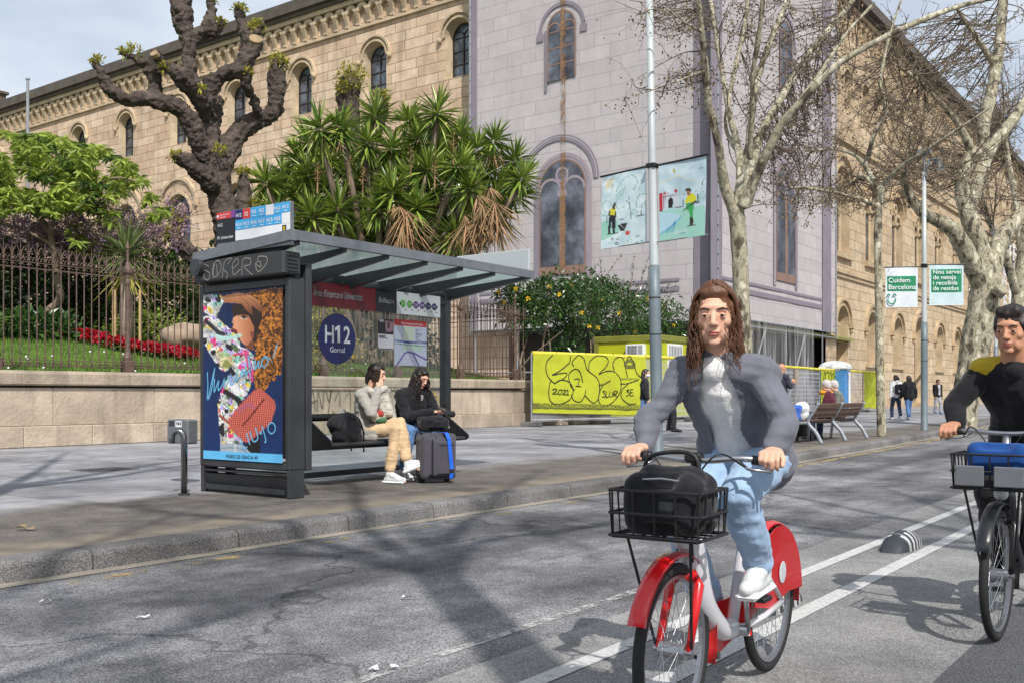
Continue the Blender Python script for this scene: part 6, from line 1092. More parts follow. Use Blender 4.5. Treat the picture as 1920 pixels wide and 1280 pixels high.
def right_paint(S, T):
    X, Y = q_paint([(805, 215), (1365, 95), (1390, 1050), (825, 1120)])(S, T); c = Canvas(X, Y, (184, 206, 214)); n = fbm(X, Y, .006, 8.0)[..., None]; c.I += n * np.array((30, 26, 24)); c.fill([(800, 780), (900, 735), (1370, 690), (1390, 1060), (820, 1130)], (150, 204, 184), .85); c.fill([(820, 780), (980, 765), (1060, 790), (1075, 830), (1010, 900), (820, 1040)], (176, 208, 222), .9)
    y = (226, 206, 120); c.line([(815, 430), (990, 345), (1060, 335), (1180, 385), (1290, 405)], 7, y, .8); c.line([(990, 258), (994, 286)], 26, (180, 164, 70), 1, False); c.line([(1120, 285), (1230, 262), (1320, 240)], 8, (84, 120, 170)); c.line([(1170, 245), (1250, 210)], 4, (140, 168, 200)); k = (42, 46, 54); rd = (176, 40, 56)
    c.fill([(820, 545), (858, 538), (860, 745), (820, 752)], rd); c.line([(860, 550), (1030, 510)], 8, (196, 110, 120), 1, False); c.line([(862, 582), (1035, 556)], 5, (120, 60, 70), 1, False)
    for x in (872, 886, 906, 992, 1014, 1034): c.line([(x, 570 - (x - 870) * .1), (x + 2, 725 - (x - 870) * .12)], 7, (210, 196, 204) if x > 890 else rd, 1, False)
    c.line([(880, 530), (880, 545)], 20, rd, 1, False); c.line([(1014, 500), (1014, 520)], 26, rd, 1, False); c.fill([(925, 720), (928, 610), (952, 585), (978, 610), (978, 712)], (34, 26, 32)); c.line([(805, 755), (1100, 695)], 5, k, 1, False)
    c.line([(1102, 690), (1104, 552), (1150, 540)], 5, k, 1, False); c.line([(1245, 525), (1262, 508), (1320, 500), (1328, 400), (1360, 360)], 5, k, 1, False); c.line([(1275, 560), (1285, 650)], 18, (70, 100, 90), 1, False); c.line([(1255, 660), (1310, 655)], 8, k, 1, False); c.line([(1370, 510), (1320, 540), (1285, 620), (1330, 590), (1350, 640)], 6, (96, 170, 140))
    c.fill([(1128, 640), (1140, 580), (1180, 545), (1230, 545), (1262, 600), (1258, 650), (1200, 660), (1180, 640), (1130, 668)], (208, 204, 44)); c.fill([(1130, 660), (1240, 655), (1228, 745), (1222, 830), (1190, 826), (1178, 760), (1140, 735)], (60, 160, 84)); c.line([(1160, 500), (1166, 545)], 44, (150, 104, 84), 1, False); c.line([(1136, 500), (1160, 488), (1184, 505)], 24, (34, 28, 28)); c.line([(1256, 640), (1200, 670)], 22, (40, 56, 64), 1, False); c.line([(1210, 660), (1105, 750)], 10, (34, 36, 40), 1, False); c.fill([(1190, 826), (1226, 830), (1240, 890), (1226, 915), (1192, 920)], (54, 46, 42)); c.line([(1165, 938), (1262, 922)], 14, (60, 56, 54), 1, False)
    for q in ([(810, 1040), (920, 960), (1010, 890), (1080, 820)], [(900, 1010), (1000, 880), (1010, 860)], [(950, 1000), (1005, 880)], [(980, 1000), (1015, 880)]): c.line(q, 9, (50, 130, 190), .9)
    c.fill([(985, 985), (1165, 965), (1168, 1015), (988, 1040)], (186, 212, 208), .8); c.line([(1060, 1000), (1145, 990)], 5, (120, 150, 150), 1, False); c.line([(1060, 1018), (1145, 1010)], 5, (120, 150, 150), 1, False); return c.I
def wave(s, t, k=0.0): return .03 * math.sin(3.1 * s + 2.2 * t + k) * (.3 + .7 * t)
def lamp_post(base, h, label, lean=(0, 0)):
    t = thing('lamp_post', label, 'lamp post', tuple(base), 0, 'lamp posts on the kerb'); base = A3(*base); ax = A3(lean[0], lean[1], 1); P = lambda z: base + ax * z
    b = MB(); b.tube([P(0), P(.02), P(1.6), P(1.9), P(1.92), P(2.45), P(2.47), P(2.95)], [.105, .09, .09, .09, .088, .088, .085, .085], 20); b.build('lower_shaft', M['pole_grey'], t, True); b = MB(); b.tube([P(2.95), P(2.98), P(4.5), P(h)], [.078, .072, .064, .05], 18); b.build('upper_shaft', M['pole_pale'], t, True)
    b = MB()
    for z in (1.9, 2.46): b.cyl(P(z), P(z + .02), .0925, 20)
    b.build('joint_ring', M['dark_grey'], t); b = MB(); b.tube([P(h - .3), P(h) + A3(0, -.12, .3), P(h) + A3(0, -.3, .32)], [.045, .04, .035], 10); b.build('arm', M['pole_grey'], t); o = P(h) + A3(0, -.36, .02); b = MB(); b.lathe(o, [(.2, 0), (.19, .04), (.15, .18), (.09, .26), (.05, .32)], 20); lh = b.build('lamp_hood', M['dark_grey'], t); b = MB(); b.lathe(o, [(.17, -.03), (.18, 0)], 20); b.build('lens', M['white_sign'], lh); b = MB(); b.bbox(P(h + .55), (.3, .3, .14), .02); b.cyl(P(h), P(h + .5), .03, 8); b.build('sensor_box', M['grey_metal'], t)
    return t, P
def banner(P, e, s0, s1, z0, z1, label, paint=None, parts=None, nx=60, ny=80, k=0.0):
    """hangs from an arm on the post; a thing of its own"""
    e = nrm(e); nn = nrm(np.cross(A3(0, 0, 1), e)); nn = nn if np.dot(nn, FW) < 0 else -nn; sgn = 1 if s1 > s0 else -1
    o = P(z0); t = thing('banner', label, 'banner', tuple(o + e * (s0 + s1) / 2), 0, 'banners on the lamp posts'); left = (s0, s1) if np.dot(e * s0, RT) < np.dot(e * s1, RT) else (s1, s0)
    surf = lambda s, q: P(z1) * A3(1, 1, 0) + A3(0, 0, P(z1)[2] - (z1 - z0) * q) + e * (left[0] + (left[1] - left[0]) * s) + nn * wave(s, q, k)
    printed_panel('cloth', nx, ny, paint, surf, t, M['ink_cloth']); b = MB(); b.cyl(P(z1 + .015), P(z1 + .015) + e * (s1 + .04 * sgn), .016, 8); b.bbox(P(z1 + .015), (.16, .16, .05), .01); b.build('hanger', M['black'], t); b = MB(); b.cyl(P(z0 + .01), P(z0 + .01) + e * s1, .011, 8); b.build('lower_rod', M['galv'], t)
    if parts:
        b = MB(); uu = nrm((surf(1, .5) - surf(0, .5)) * A3(1, 1, 0))
        for (txt, s, q, size, m, al) in parts:
            if isinstance(txt, str): b.text(txt, surf(s, q) + nn * .04, uu, Z1, size, m, al, .003)
            else: b.stroke([((a - .5) * abs(s1 - s0), (c - .5) * -(z1 - z0)) for a, c in txt], surf(.5, .5) + nn * .045, uu, Z1, size, m, 6)
        b.build('lettering', [M['white_sign'], mat('green_print', (28, 122, 84), .6)], t)
    return t
p = pz(1233, 860); t1, P1 = lamp_post(p, 7.4, 'near pale grey lamp post at the kerb right of the shelter, holding two painted banners', (-.0105, .0144))
e1 = A3(math.cos(R(77.6)), math.sin(R(77.6)), 0)
banner(P1, e1, .13, 1.06, 3.33, 4.49, 'pale watercolour banner with a sweeper in yellow jacket, black bin and scribbled trees', left_paint)
banner(P1, -e1, .13, 1.02, 3.31, 4.47, 'pale green watercolour banner with a worker hosing water beside a red arch', right_paint, k=2.0)
p = pz(1733, 806); t2, P2 = lamp_post(p, 7.1, 'lamp post with green and white lettered banners near the leaning plane tree'); e2 = A3(math.cos(R(118)), math.sin(R(118)), 0)
def plain(rect, bgc):
    def f(S, T):
        c = Canvas(S, T, bgc); c.I += (fbm(S, T, 3.0, 2.0) * 14)[..., None]; x0, y0, x1, y1 = rect; c.fill([(x0, y0), (x1, y0), (x1, y1), (x0, y1)], (30, 128, 88)); return c.I
    return f
banner(P2, e2, .17, 1.03, 3.38, 4.48, 'white banner reading Cuidem Barcelona in a green box above a smile', plain((.05, .21, .95, .60), (204, 212, 218)), [('Cuidem', .09, .375, .185, 0, 'LEFT'), ('Barcelona', .09, .545, .185, 0, 'LEFT'), ([(.04, .72), (.08, .665), (.13, .72)], 0, 0, .03, 1, '')[0:1] + (0, 0, .035, 1, ''), ([(.22, .72), (.27, .665), (.32, .72)], 0, 0, .035, 1, ''), ([(.05, .78), (.09, .88), (.18, .915), (.27, .88), (.31, .78)], 0, 0, .035, 1, '')], 50, 64)
banner(P2, -e2, .13, 1.03, 3.42, 4.53, 'banner with a tall green box of four lines reading Nou servei de neteja', plain((.06, .1, .95, .68), (184, 204, 208)), [('Nou servei', .1, .22, .165, 0, 'LEFT'), ('de neteja', .1, .355, .165, 0, 'LEFT'), ('i recollida', .1, .49, .165, 0, 'LEFT'), ('de residus', .1, .625, .165, 0, 'LEFT')], 50, 64, 1.0)
t3, P3 = lamp_post((45.4, 8.3, 0), 7.1, 'farthest lamp post beside the last plane tree'); banner(P3, e2, .12, 1.05, 4.1, 5.4, 'far pale watercolour banner half hidden by the last plane tree', left_paint, None, 30, 40)
# lattice mast far down the street
p = pd(1893, 740, 58); t = thing('lattice_mast', 'white lattice mast far down the street beside the last plane tree', 'mast', (p[0], p[1], 0)); b = MB(); p[2] = 0
for dx in (0, .55):
    for (ax, ay) in ((0, 0), (.3, 0), (0, .3), (.3, .3)): b.cyl(p + RT * dx + A3(ax, ay, 0), p + RT * dx + A3(ax, ay, 9.8), .03, 5)
    for k in range(24):
        z = .4 * k; b.cyl(p + RT * dx + A3(0, 0, z), p + RT * dx + A3(.3, 0, z + .4), .02, 4); b.cyl(p + RT * dx + A3(0, .3, z + .4), p + RT * dx + A3(0, 0, z), .02, 4)
b.build('truss', M['white'], t)

# ================================================================ double bench
M['bench_wood'] = mat('brown_bench_wood', (92, 70, 58), .6, 0, .3, 6, .2, 40, dirt=.3); M['bench_iron'] = mat('grey_bench_iron', (140, 146, 152), .5, .2, .1, 4)
bx0, bx1, by = 19.75, 22.75, 6.95; t = thing('bench', 'long double bench with brown slats and grey curved iron frames, facing away from the road', 'bench', ((bx0 + bx1) / 2, by + .3, 0))
for x in (bx0, (bx0 + bx1) / 2, bx1):
    b = MB(); b.tube(catmull([(x, by - .16, 0), (x, by - .05, .22), (x, by + .12, .43), (x, by + .02, .62), (x, by - .10, .82)], 6), np.linspace(.042, .03, 25), 10); b.tube(catmull([(x, by + .12, .42), (x, by + .4, .40), (x, by + .6, .40), (x, by + .64, .2), (x, by + .66, 0)], 6), .032, 10); b.build('frame', M['bench_iron'], t, True)
for sec in (0, 1):
    xa = bx0 + .04 + sec * (bx1 - bx0) / 2; xb = xa + (bx1 - bx0) / 2 - .08
    for (z, y) in ((.755, by - .055), (.64, by + .005), (.55, by + .055)): b = MB(); b.bbox(((xa + xb) / 2, y, z), (xb - xa, .035, .105 if z > .6 else .07), .008, 0, Matrix.Rotation(R(18), 3, 'X')); b.build('back_slat', M['bench_wood'], t)
    for y in (by + .2, by + .34, by + .48): b = MB(); b.bbox(((xa + xb) / 2, y, .44), (xb - xa, .125, .035), .008); b.build('seat_slat', M['bench_wood'], t)

# ================================================================ building-site fence, cabin and toilet
M['lime_mesh'] = mat('lime_mesh_cloth', (172, 178, 50), .75, 0, .10, 1.5, .25, 3, spec=.2); M['foam'] = mat('yellow_foam_tube', (222, 206, 70), .6, 0, .08, 3, dirt=.15); M['lime'] = mat('lime_cabin_paint', (178, 184, 26), .45, 0, .06, 1.5); M['olive'] = mat('olive_trim', (124, 126, 46), .55, 0, .1, 2); M['marker'] = mat('black_marker', (34, 36, 22), .7); M['grey_band'] = mat('grey_green_band', (96, 98, 40), .7)
def mesh_mat():
    m, t, b, o = new_mat('wire_mesh'); g, gg = facade_vec(t); sp = nd(t, 'ShaderNodeSeparateXYZ'); t.links.new(g, sp.inputs[0]); outs = []
    for k, fr in ((0, 14.0), (1, 5.0)):
        a = nd(t, 'ShaderNodeMath', operation='MULTIPLY'); a.inputs[1].default_value = fr; t.links.new(sp.outputs[k], a.inputs[0]); f = nd(t, 'ShaderNodeMath', operation='FRACT'); t.links.new(a.outputs[0], f.inputs[0]); l = nd(t, 'ShaderNodeMath', operation='LESS_THAN'); l.inputs[1].default_value = .12; t.links.new(f.outputs[0], l.inputs[0]); outs.append(l.outputs[0])
    mx_ = nd(t, 'ShaderNodeMath', operation='MAXIMUM'); t.links.new(outs[0], mx_.inputs[0]); t.links.new(outs[1], mx_.inputs[1]); n = nd(t, 'ShaderNodeTexNoise', Scale=.8, Detail=4.0); t.links.new(gg.outputs['Position'], n.inputs['Vector']); r = ramp(t, [(.4, (.06,) * 3), (.65, (.5,) * 3)], n.outputs['Fac']); ad = nd(t, 'ShaderNodeMath', operation='MAXIMUM'); t.links.new(mx_.outputs[0], ad.inputs[0]); t.links.new(r.outputs[0], ad.inputs[1])
    b.inputs['Base Color'].default_value = (.42, .43, .45, 1); tr = nd(t, 'ShaderNodeBsdfTransparent'); ms = nd(t, 'ShaderNodeMixShader'); t.links.new(ad.outputs[0], ms.inputs[0]); t.links.new(tr.outputs[0], ms.inputs[1]); t.links.new(b.outputs[0], ms.inputs[2]); t.links.new(ms.outputs[0], o.inputs[0]); return m
M['wire'] = mesh_mat()
ft = thing('site_fence', 'wire building-site fence topped with yellow foam tube and hung with lime mesh banners', 'fence', (36, 16.6, 0)); FP = [A3(25.2, 17.7, 0), A3(29.75, 16.25, 0), A3(33.2, 16.1, 0), A3(37.5, 16.4, 0), A3(42, 16.8, 0), A3(46.2, 17.1, 0), A3(50.0, 17.3, 0), A3(53.6, 17.3, 0), A3(56.8, 17.2, 0), A3(60.3, 17.1, 0)]; FT = 2.26
for k in range(len(FP) - 1):
    a, c = FP[k], FP[k + 1]; b = MB(); b.quad(a + Z1 * .15, c + Z1 * .15, c + Z1 * FT, a + Z1 * FT); b.build('mesh_panel', M['wire'], ft); b = MB(); b.cyl(a + Z1 * .02, a + Z1 * FT, .03, 8); b.build('fence_post', M['galv'], ft)
    b = MB(); u = nrm(c - a); b.cyl(a + Z1 * FT + u * .03, c + Z1 * (FT - (.01 if k else .02)) - u * .03, .062, 10); 
    for q in (.2, .45, .7): b.cyl(a + (c - a) * q + Z1 * FT - u * .008, a + (c - a) * q + Z1 * FT + u * .008, .066, 10, 1)
    b.build('foam_tube', [M['foam'], M['dark_grey']], ft); b = MB(); b.bbox(a + Z1 * .07, (.22, .7, .14), .02); b.build('concrete_foot', M['kerb'], ft)
b = MB(); b.cyl(FP[-1] + Z1 * .02, FP[-1] + Z1 * (FT + .5), .1, 10); b.build('foam_tube', M['foam'], ft)
def lime_banner(a, c, z0, z1, seed, n=40, mm=16):
    u = nrm(c - a); nn = nrm(np.cross(u, Z1)); nn = nn if np.dot(nn, FW) < 0 else -nn; L = np.linalg.norm(c - a); V = []
    S_ = lambda s, q: a + u * L * s + Z1 * (z0 + (z1 - z0) * q - (1 - q) * .12 * s) + nn * (.07 + .045 * mnoise.noise(Vector((s * 7, q * 2.5 + s * 3, seed))) + .02 * mnoise.noise(Vector((s * 20 + q * 9, q * 8, seed))) )
    for i in range(n + 1):
        for j in range(mm + 1): V.append(S_(i / n, j / mm))
    b = MB(); b.add(V, [(i * (mm + 1) + j, (i + 1) * (mm + 1) + j, (i + 1) * (mm + 1) + j + 1, i * (mm + 1) + j + 1) for i in range(n) for j in range(mm)]); o = b.build('lime_banner', M['lime_mesh'], ft, True); return o, S_, nn, u, L
def draw_on(S_, nn, paths, parent, name, m, wd, lift=.012, n=6):
    b = MB()
    for P in paths:
        Q = catmull([A3(q[0], q[1], 0) for q in P], n) if len(P) > 2 else np.array([A3(q[0], q[1], 0) for q in P]); W3 = np.array([S_(min(1, max(0, q[0])), min(1, max(0, q[1]))) + nn * lift for q in Q]); T = np.gradient(W3, axis=0); T /= np.linalg.norm(T, axis=1)[:, None] + 1e-9; N = np.cross(T, nn) * wd / 2; k = len(W3); b.add(np.concatenate([W3 + N, W3 - N]), [(k + i, k + i + 1, i + 1, i) for i in range(k - 1)])
    return b.build(name, m, parent)
ob, S_, nn, u, L = lime_banner(FP[0], FP[1], .42, 2.24, 1.0); G = lambda x, y: ((x - 105) / 1075, 1 - (y - 510 - (x - 105) * .05) / 570)
gr = [[(280, 525), (225, 600), (225, 700), (260, 770), (300, 800)], [(440, 540), (430, 600), (350, 680), (275, 720), (400, 700), (400, 740), (300, 800)], [(265, 760), (240, 850), (260, 970), (330, 1005), (430, 960), (465, 870), (430, 790), (350, 770), (290, 805)], [(470, 640), (455, 600), (510, 535), (560, 560), (580, 620), (600, 680), (690, 760), (715, 850), (700, 960), (650, 1000), (575, 925)], [(445, 910), (470, 970), (530, 985), (570, 930), (590, 870)], [(560, 800), (530, 700), (480, 665), (430, 720), (445, 830), (480, 870)], [(610, 690), (620, 600), (680, 545), (770, 550), (800, 600), (770, 660), (705, 720), (800, 690), (880, 720), (925, 800), (900, 930), (830, 1010), (750, 1035), (705, 980), (715, 900), (750, 830), (820, 785)], [(705, 830), (750, 820)], [(860, 700), (845, 620), (890, 560), (950, 570), (975, 660), (990, 760)], [(985, 600), (1010, 545), (1050, 620), (1080, 720), (1120, 760)], [(915, 820), (980, 820), (1090, 790)], [(1000, 820), (930, 880), (930, 960), (1000, 1020), (1080, 1020)], [(480, 765), (525, 765), (510, 835)], [(490, 830), (545, 838)]]
hand = [[(270, 860), (300, 852), (310, 870), (275, 900), (320, 900)], [(335, 862), (325, 900), (350, 905), (360, 868), (335, 862)], [(368, 870), (390, 865), (392, 880), (366, 908), (400, 908)], [(402, 875), (415, 865), (412, 912)], [(395, 912), (425, 914)], [(775, 885), (750, 890), (770, 915), (775, 935), (742, 948)], [(785, 890), (782, 945), (808, 942)], [(818, 892), (815, 940), (842, 940), (845, 892)], [(855, 945), (858, 892), (885, 895), (882, 915), (858, 918), (885, 945)], [(1005, 880), (975, 885), (1000, 910), (1002, 932), (970, 940)], [(1045, 880), (1018, 882), (1016, 938), (1045, 936)], [(1017, 908), (1038, 906)]]
draw_on(S_, nn, [[G(*q) for q in P] for P in gr], ob, 'graffiti', M['marker'], .032); draw_on(S_, nn, [[G(*q) for q in P] for P in hand], ob, 'graffiti', M['marker'], .03, .014)
draw_on(S_, nn, [[(0, .12), (.3, .12), (.6, .12), (1, .12)]], ob, 'banner_band', M['grey_band'], .17, .008, 8)
def text_on(S_, body, s0, s1, q0, h, parent, m, lift=.02):
    V, F = text_geo(body, .0); x0, x1 = V[:, 0].min(), V[:, 0].max(); W3 = np.array([S_(s0 + (s1 - s0) * (v[0] - x0) / (x1 - x0), q0 + v[1] * h) + nn * lift for v in V]); b = MB(); b.add(W3, F); return b.build('banner_lettering', m, parent)
text_on(S_, 'CONSTRUCCIÓ I REHABILITACIÓ I RESTAURACIÓ I MANTENIMENT', .05, .99, .10, .075, ob, M['lime_mesh'], .022); text_on(S_, 'naturalstone', .76, .93, .60, .06, ob, M['grey_band'])
draw_on(S_, nn, [[G(975 + 42 * math.cos(a) + 40, 650 - 55 * math.sin(a)) for a in np.linspace(0, math.pi, 9)], [G(972, 655), G(1062, 655)]], ob, 'emblem', M['grey_band'], .11, .010)
ob2, S2, nn, u, L = lime_banner(FP[6], FP[7], .25, 2.2, 5.0, 24, 12); g2 = [[(.08, .55), (.12, .9), (.2, .95), (.22, .6)], [(.2, .9), (.3, .95), (.34, .55)], [(.34, .9), (.42, .95), (.46, .5)], [(.46, .88), (.54, .93), (.58, .52)], [(.58, .85), (.66, .86), (.72, .5)], [(.1, .5), (.05, .35), (.1, .2), (.2, .25), (.18, .34)], [(.22, .45), (.3, .1), (.34, .5), (.42, .35), (.34, .28)], [(.44, .5), (.5, .45), (.46, .1), (.58, .12)], [(.6, .5), (.62, .1), (.7, .45), (.78, .4), (.72, .12)], [(.2, .1), (.4, .02), (.6, .05), (.72, .08)]]
draw_on(S2, nn, g2, ob2, 'graffiti', M['marker'], .06); lime_banner(FP[8], FP[9], .25, 2.2, 9.0, 24, 12)[0]
# stump of the old wall under the first banner
b = MB()
for (x, y, sx, sz) in ((26.9, 18.1, 1.0, .42), (27.9, 17.85, 1.0, .36), (28.9, 17.6, .9, .34), (26.6, 17.7, .5, .22)): b.bbox((x, y, sz / 2), (sx - .02, .6, sz), .03)
tag(b.build('wall_stump', M['wall']), 'low stump of old stone wall under the first lime banner', 'wall')
# cabin
cb = thing('site_cabin', 'lime green site cabin with olive roof edge, air conditioner and barred window', 'cabin', (37, 19.3, 0)); cx0, cx1, cy0, cy1 = 34.0, 41.0, 17.95, 20.75
b = MB(); b.box(((cx0 + cx1) / 2, (cy0 + cy1) / 2, 1.56), (cx1 - cx0, cy1 - cy0, 2.9))
for k in range(40): b.box((cx0 + .1 + k * .17, cy0 - .006, 1.6), (.06, .012, 2.7))
b.build('wall', M['lime'], cb); b = MB(); b.bbox(((cx0 + cx1) / 2, (cy0 + cy1) / 2, 3.13), (cx1 - cx0 + .14, cy1 - cy0 + .14, .24), .02); b.build('roof', M['olive'], cb); b = MB(); b.bbox((cx0 + .04, cy0 + .04, 1.5), (.2, .2, 3.0), .01); b.bbox((cx0 + .04, cy1 - .04, 1.5), (.2, .2, 3.0), .01); b.build('corner_post', M['olive'], cb)
p = pX(1192, 656, cx0 - .1); b = MB(); b.bbox(p, (.24, .78, .44), .02); ac = b.build('air_conditioner', M['white'], cb); b = MB(); b.box(p - A3(.122, -.1, 0), (.006, .42, .34)); 
for k in range(4): b.box(p - A3(.122, .18 + .05 * k, 0), (.006, .02, .34))
b.build('grille', M['dark_grey'], ac); b = MB()
for k in range(7): b.box(p - A3(.128, -.28 + .06 * k, 0), (.006, .008, .34))
for k in range(6): b.box(p - A3(.127, -.1, -.15 + .06 * k), (.005, .42, .008))
b.build('grille_wire', M['white'], ac); p = pY(1265, 668, cy0 - .02); b = MB(); b.bbox(p, (1.2, .06, .95), .01); wn = b.build('window', M['white'], cb); b = MB(); b.box(p - A3(0, .032, 0), (1.05, .006, .8)); b.build('pane', M['glass_win'], wn); b = MB()
for k in range(9): b.cyl(p + A3(-.52 + .13 * k, -.07, -.46), p + A3(-.52 + .13 * k, -.07, .46), .016, 6)
b.build('bar', M['white'], wn)
b = MB()
for x in (cx0 + .5, cx1 - .5):
    for y in (cy0 + .3, cy1 - .3): b.box((x, y, .055), (.4, .3, .11))
b.build('block', M['kerb'], cb)
# portable toilet
tp_ = pd(1566, 740, 53); tt = thing('portable_toilet', 'blue and white portable toilet with a domed white roof behind the site fence', 'toilet', (tp_[0], tp_[1], 0)); Mr = Matrix.Rotation(.15, 3, 'Z'); c0 = A3(tp_[0], tp_[1], 0)
b = MB(); b.bbox(c0 + Z1 * 1.2, (1.35, 1.35, 2.3), .06, 0, Mr); b.build('body', mat('toilet_blue', (70, 130, 186), .45, 0, .06, 2), tt); b = MB(); b.ell(c0 + Z1 * 2.4, (.85, .85, .36), 16, 9, 0, Mr); b.bbox(c0 + Z1 * 2.36, (1.5, 1.5, .14), .05, 0, Mr); b.build('roof', M['white'], tt); b = MB(); b.bbox(c0 + A3(.2, -.69, 1.15), (.5, .05, 2.0), .02, 0, Mr); b.build('door', M['white'], tt)
for s_ in (-.35, .4): b = MB(); b.ell(c0 + A3(s_, -.72, 2.44), .05, 8, 6); b.build('vent', M['black'], tt)

# ================================================================ lane separators, manhole, litter
M['rubber'] = mat('dark_rubber', (52, 56, 62), .65, 0, .2, 12, .2, 80, dirt=.2)
def separator(x, y):
    t = thing('lane_separator', 'rounded dark rubber lane separator with white side stripes between the two white lines', 'lane separator', (x, y, ROAD_Z), .06, 'lane separators')
    b = MB(); V = []; n, mm = 16, 10; L, W, H = .62, .21, .125
    hf = lambda i: (max(0, math.sin(math.pi * (i / n))) ** .55) 
    for i in range(n + 1):
        for j in range(mm + 1): a = math.pi * j / mm; V.append((x + L * (i / n - .5), y + W / 2 * math.cos(a) * (.55 + .45 * hf(i)), ROAD_Z + H * hf(i) * (math.sin(a) ** .7 if math.sin(a) > 0 else 0)))
    F = [(i * (mm + 1) + j, (i + 1) * (mm + 1) + j, (i + 1) * (mm + 1) + j + 1, i * (mm + 1) + j + 1) for i in range(n) for j in range(mm)]; V = np.array(V); b.add(V, F); b.build('body', M['rubber'], t, True)
    b = MB(); G_ = V.reshape(n + 1, mm + 1, 3)
    for i in range(3, n - 2, 1):
        if i % 2: continue
        for js in ((6, 10), (0, 4)):
            for j in range(js[0], js[1]):
                q = [G_[i, j], G_[i + 1, j], G_[i + 1, j + 1], G_[i, j + 1]]; c_ = A3(x, y, ROAD_Z); b.add([c_ + (v - c_) * 1.018 for v in q], [(0, 1, 2, 3)])
    for j in (4, 5): b.add([A3(x, y, ROAD_Z) + (v - A3(x, y, ROAD_Z)) * 1.02 for v in (G_[5, j], G_[11, j], G_[11, j + 1], G_[5, j + 1])], [(0, 1, 2, 3)])
    b.build('stripe', mat('pale_stripe', (186, 186, 184), .7, 0, .15, 20, dirt=.3) if 'stripe' not in M else M['stripe'], t); return t
p = pz(1702, 1027, ROAD_Z); s1_ = separator(p[0], 2.0); p = pz(1480, 1142, ROAD_Z); s2_ = copy_tree(s1_); s2_.location = (p[0], 2.0, ROAD_Z)
s1_['label'] = 'dark rubber lane separator with white stripes standing alone right of the cyclist'; s2_['label'] = 'dark rubber lane separator half hidden behind the cyclist on the red bicycle'
p = pz(197, 880); t = thing('manhole_cover', 'small dark rectangular access cover let into the pavement left of the shelter', 'manhole cover', (p[0], p[1], 0)); b = MB(); b.bbox((p[0], p[1], .006), (.62, .42, .012), .004); b.build('lid', M['dark_grey'], t); b = MB()
for s_ in (-1, 1): b.box((p[0] + s_ * .33, p[1], .004), (.03, .5, .014)); b.box((p[0], p[1] + s_ * .23, .004), (.63, .03, .014))
b.build('rim', M['kerb'], t)
rng = np.random.default_rng(5); M['paper'] = mat('paper', (204, 204, 208), .8)
for (x, y, w_, lab) in ((268, 1158, .032, 'scrap of white paper on the road in front of the shelter panel'), (85, 1130, .03, 'tiny paper scrap on the road at the far left near the kerb'), (766, 1122, .035, 'small white scrap on the road left of the red bicycle'), (700, 1256, .02, 'torn pale paper strip lying lowest on the road'), (738, 1253, .02, 'second torn paper strip lying right of the lowest one')):
    p = pz(x, y, ROAD_Z + .006); a = rng.uniform(0, 3); u = A3(math.cos(a), math.sin(a), 0); v = A3(-math.sin(a), math.cos(a), 0); b = MB(); V = [p + u * w_ * s_ + v * w_ * .35 * q + Z1 * (.004 + .02 * rng.random()) for s_ in np.linspace(-1, 1, 4) for q in (-1, 1)]; b.add(V, [(2 * i, 2 * i + 2, 2 * i + 3, 2 * i + 1) for i in range(3)]); tag(b.build('paper_scrap', M['paper']), lab, 'litter')
p = pz(47, 990, .02); b = MB(); V, F = leaf_geo(np.array([p, p + A3(.03, .02, 0)]), np.array([A3(1, .3, .2), A3(-.6, 1, .2)]), .1, .07, rng); b.add(V, F); tag(b.build('fallen_leaf', M['dry_leaf']), 'curled dry leaf on the pavement near the kerb at the far left', 'leaf')
# ================================================================ people: one continuous body each, clothes and hair as its children
SKIN = {'fair': mat('fair_skin', (214, 166, 140), .5, 0, .06, 14, spec=.4), 'tan': mat('tan_skin', (190, 138, 110), .5, 0, .06, 14, spec=.4), 'dark': mat('brown_skin', (128, 88, 68), .5, 0, .06, 14, spec=.4)}
M['hair_dark'] = mat('dark_hair', (36, 26, 22), .45, 0, .35, 60, .3, 160, spec=.5); M['hair_brown'] = mat('brown_hair', (96, 62, 40), .45, 0, .35, 60, .3, 160, spec=.5); M['hair_white'] = mat('white_hair', (184, 180, 175), .6, 0, .15, 50, .3, 160)
M['eye_white'] = mat('eye_white', (190, 180, 172), .3); M['iris'] = mat('dark_iris', (40, 26, 18), .15); M['lips'] = mat('lips', (168, 92, 84), .45); M['brow'] = mat('eyebrow', (44, 32, 26), .8)
def cloth(name, col, rough=.85, **k): return mat(name, col, rough, 0, k.pop('var', .14), k.pop('scale', 9), k.pop('bump', .25), k.pop('bscale', 140), spec=.2, sheen=.15, **k)
def frame(f, up=(0, 0, 1)):
    f = nrm(f); r = nrm(np.cross(f, nrm(up))); return f, r, np.cross(r, f)
